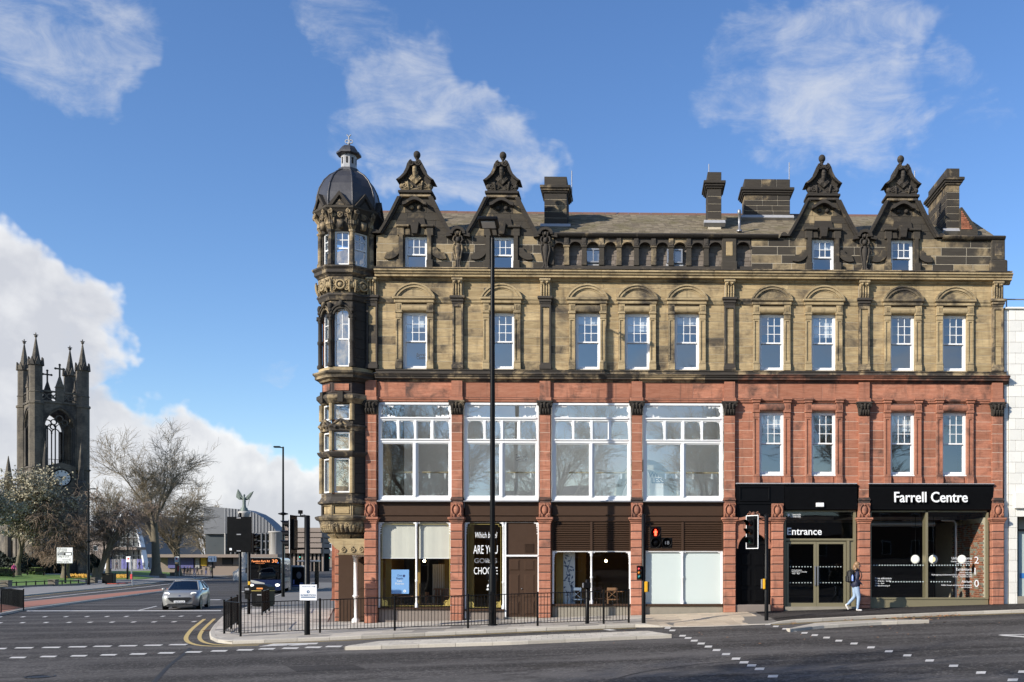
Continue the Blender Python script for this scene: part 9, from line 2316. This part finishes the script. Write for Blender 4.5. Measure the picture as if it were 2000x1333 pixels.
pn = thing('patterned_screen', 'white panel painted with blue foliage inside the left pane under the louvres', 'screen', (X(1109), .5, f3)); obj('panel', MB().box(-.22, .22, 0, .04, 0, 2.4), M_plain('screen_white', (.66, .67, .66), .7, var=.03), pn)
lm = M_plain('leaf_blue', (.10, .14, .22), .7); rnd = random.Random(2); pm = MB()
for i in range(26): a = rnd.uniform(0, 3.14); x, z = rnd.uniform(-.16, .16), rnd.uniform(.3, 2.1); r = rnd.uniform(.05, .11); pm.prism([(x-r*math.cos(a), z-r*math.sin(a)), (x+.03*math.sin(a), z-.03*math.cos(a)), (x+r*math.cos(a), z+r*math.sin(a)), (x-.03*math.sin(a), z+.03*math.cos(a))], -.006, -.001, 'y')
pm.path([(-.1, -.003, .2), (.1, -.003, .8), (-.08, -.003, 1.4), (.1, -.003, 2.0)], .008, 4); obj('painted_leaves', pm, lm, pn)
po = thing('poster', 'pale blue pastry poster hanging in the cafe window', 'poster', (X(780), .13, Z(1160))); ph_w, ph_h = .62, Z(1113) - Z(1160)
obj('sheet', MB().box(-ph_w/2, ph_w/2, 0, .006, 0, ph_h), M_plain('pale_blue_paper', (.20, .40, .75), .6, var=.03), po)
nv_ = M_plain('navy_ink', (.02, .04, .16), .6)
text('lettering', 'Dot', .10, (-.02, -.003, ph_h*.72), nv_, po, depth=.001); text('lettering', 'Bagels', .10, (-.02, -.003, ph_h*.60), nv_, po, depth=.001); text('lettering', 'K&G', .09, (-.02, -.003, ph_h*.49), K['letter'], po, depth=.001); text('lettering', 'Pastries', .10, (-.02, -.003, ph_h*.38), K['letter'], po, depth=.001)
obj('ink_disc', MB().arcband(.13, ph_h*.74, 0, .045, 0, 2*math.pi, -.003, -.001, 12), nv_, po); obj('pastry_ring', MB().arcband(.16, ph_h*.11, .02, .05, 0, 2*math.pi, -.003, -.001, 12), K['letter'], po)
for i, px in enumerate((1788, 1823, 1879)):
 t = thing('disc_lamp', ['left', 'middle', 'right'][i] + ' round white disc lamp in the large shop window', 'lamp', (X(px, .9), .9, Z(1093, px, .9)), 0, 'disc lamps in the shop window')
 Md = Matrix.Rotation(R(-35), 4, 'Z') @ Matrix.Rotation(R(90), 4, 'X'); obj('disc', MB().lathe([(.165, 0), (.165, .03), (.13, .05), (.05, .06), (0, .06)], n=24, M=Md), K['inwhite'], t); obj('glow', MB().lathe([(.10, .056), (.0, .08)], n=20, M=Md), M_emit('warm_lamp', (1.0, .80, .45), .9), t); obj('cord', MB().tube((0, 0, 0), (0, 0, 1.6), .008, n=5), K['blackm'], t)
xb_ = X(1945); bw = obj('brick_wall', MB().box(xb_-.35, xb_-.30, .2, 6, 0, Z(1010)), K['mortar'], BLD)
for r in range(42):
 y = .22 + (.11 if r % 2 else 0); z = .05 + r*.078
 while y < 3.6 and z < Z(1020):
  o = block(bw, 0, .21, 0, .066, 0, brm if random.random() < .62 else K['render'], .004, .03, 'brick'); o.rotation_euler = (0, 0, R(90)) ; o.rotation_euler = (0, 0, R(-90)); o.location = (xb_-.365, y+.1, z+.03); y += .222
obj('ceiling_duct', MB().tube((X(1703), 1.5, Z(1020)), (X(1850), 1.5, Z(1020)), .10, n=10), K['greym'], BLD)
obj('drop_pipe', MB().path([(X(1858), 1.2, Z(1013)), (X(1884), 1.2, Z(1014)), (X(1888), 1.2, Z(1020)), (X(1888), 1.2, h0(X(1888)))], .05, 8), K['greym'], BLD)
for p, z0, z1 in ((810.5, Z(640), zz['w2t']), (1148, Z(630), zz['w2t']), (1244.7, Z(645), zz['w2t']), (1341.8, Z(630), zz['w2t']), (1608.5, Z(655), zz['w2t']), (1762.5, Z(840), f1t), (1507, Z(835), f1t), (1607.5, Z(482), Z(466))):
 obj('roller_shade', MB().box(X(p)-.36, X(p)+.36, .28, .285, z0, z1-.08), K['inwhite'], BLD)
for (pa, pb) in BAYS:
 a, b = X(pa)+.25, X(pb)-.1; z = Z(921); mid = (a+b)/2
 for u0, u1 in ((a+.3, mid-.05), (mid+.05, b)):
  hr = obj('gallery_rail', MB().bevel_box(u0, u1, .55, .62, z-.03, z+.03, .01), M_plain('pale_oak', (.42, .33, .18), .5), BLD)
  for u in (u0+.25, u1-.25): obj('rail_bracket', MB().box(u-.03, u+.03, .56, .61, z-.22, z-.03), K['inwhite'], hr)
 cs_ = obj('ceiling_light', MB().box(mid-.7, mid+.6, 1.2, 1.4, Z(741)-.16, Z(741)-.13), M_emit('strip_light', (1, .97, .92), 15.0), BLD)
 tr = obj('track_light', MB().box(mid-.2, b, 1.8, 1.84, Z(842), Z(841)), K['inwhite'], BLD)
 for k in range(3): obj('spot', MB().tube((mid+.1+k*.4, 1.82, Z(842)), (mid+.1+k*.4, 1.82, Z(849)), .04, n=8), K['inwhite'], tr)
gm_ = M_plain('grey_decal', (.06, .065, .075), .6)
text('window_decal', 'Farrell', .19, (X(1006), .092, Z(895)), gm_, BLD, depth=.001, align='LEFT', width=.40); text('window_decal', 'Centre', .19, (X(1006), .092, Z(901)), gm_, BLD, depth=.001, align='LEFT', width=.40)
text('window_decal', 'Farrell', .16, (X(811), .19, Z(696)), gm_, BLD, depth=.001, align='LEFT', width=.32); text('window_decal', 'Centre', .16, (X(811), .19, Z(702)), gm_, BLD, depth=.001, align='LEFT', width=.32)
ex_ = obj('exhibition_panel', MB().box(X(1268, 1.2), X(1322, 1.2), 1.2, 1.25, Z(1000), Z(915)), K['inwhite'], BLD)
text('panel_text', 'WITH', .26, (X(1285, 1.2), 1.19, Z(932, 1285, 1.2)), blu, ex_, depth=.001, bold=.008); text('panel_text', 'LESS', .26, (X(1285, 1.2), 1.19, Z(944, 1285, 1.2)), blu, ex_, depth=.001, bold=.008)
ar = MB();
for k in range(14):
 a0, a1 = math.pi*k/14, math.pi*(k+1)/14; ar.arcband(X(1262, 1.0), Z(985), 1.05, 1.35, a0, a1, .9, 1.5, 1, .9, 1.25)
obj('arch_model', ar, M_plain('pale_rough_model', (.45, .42, .34), .9, var=.2, bump=.5), BLD)
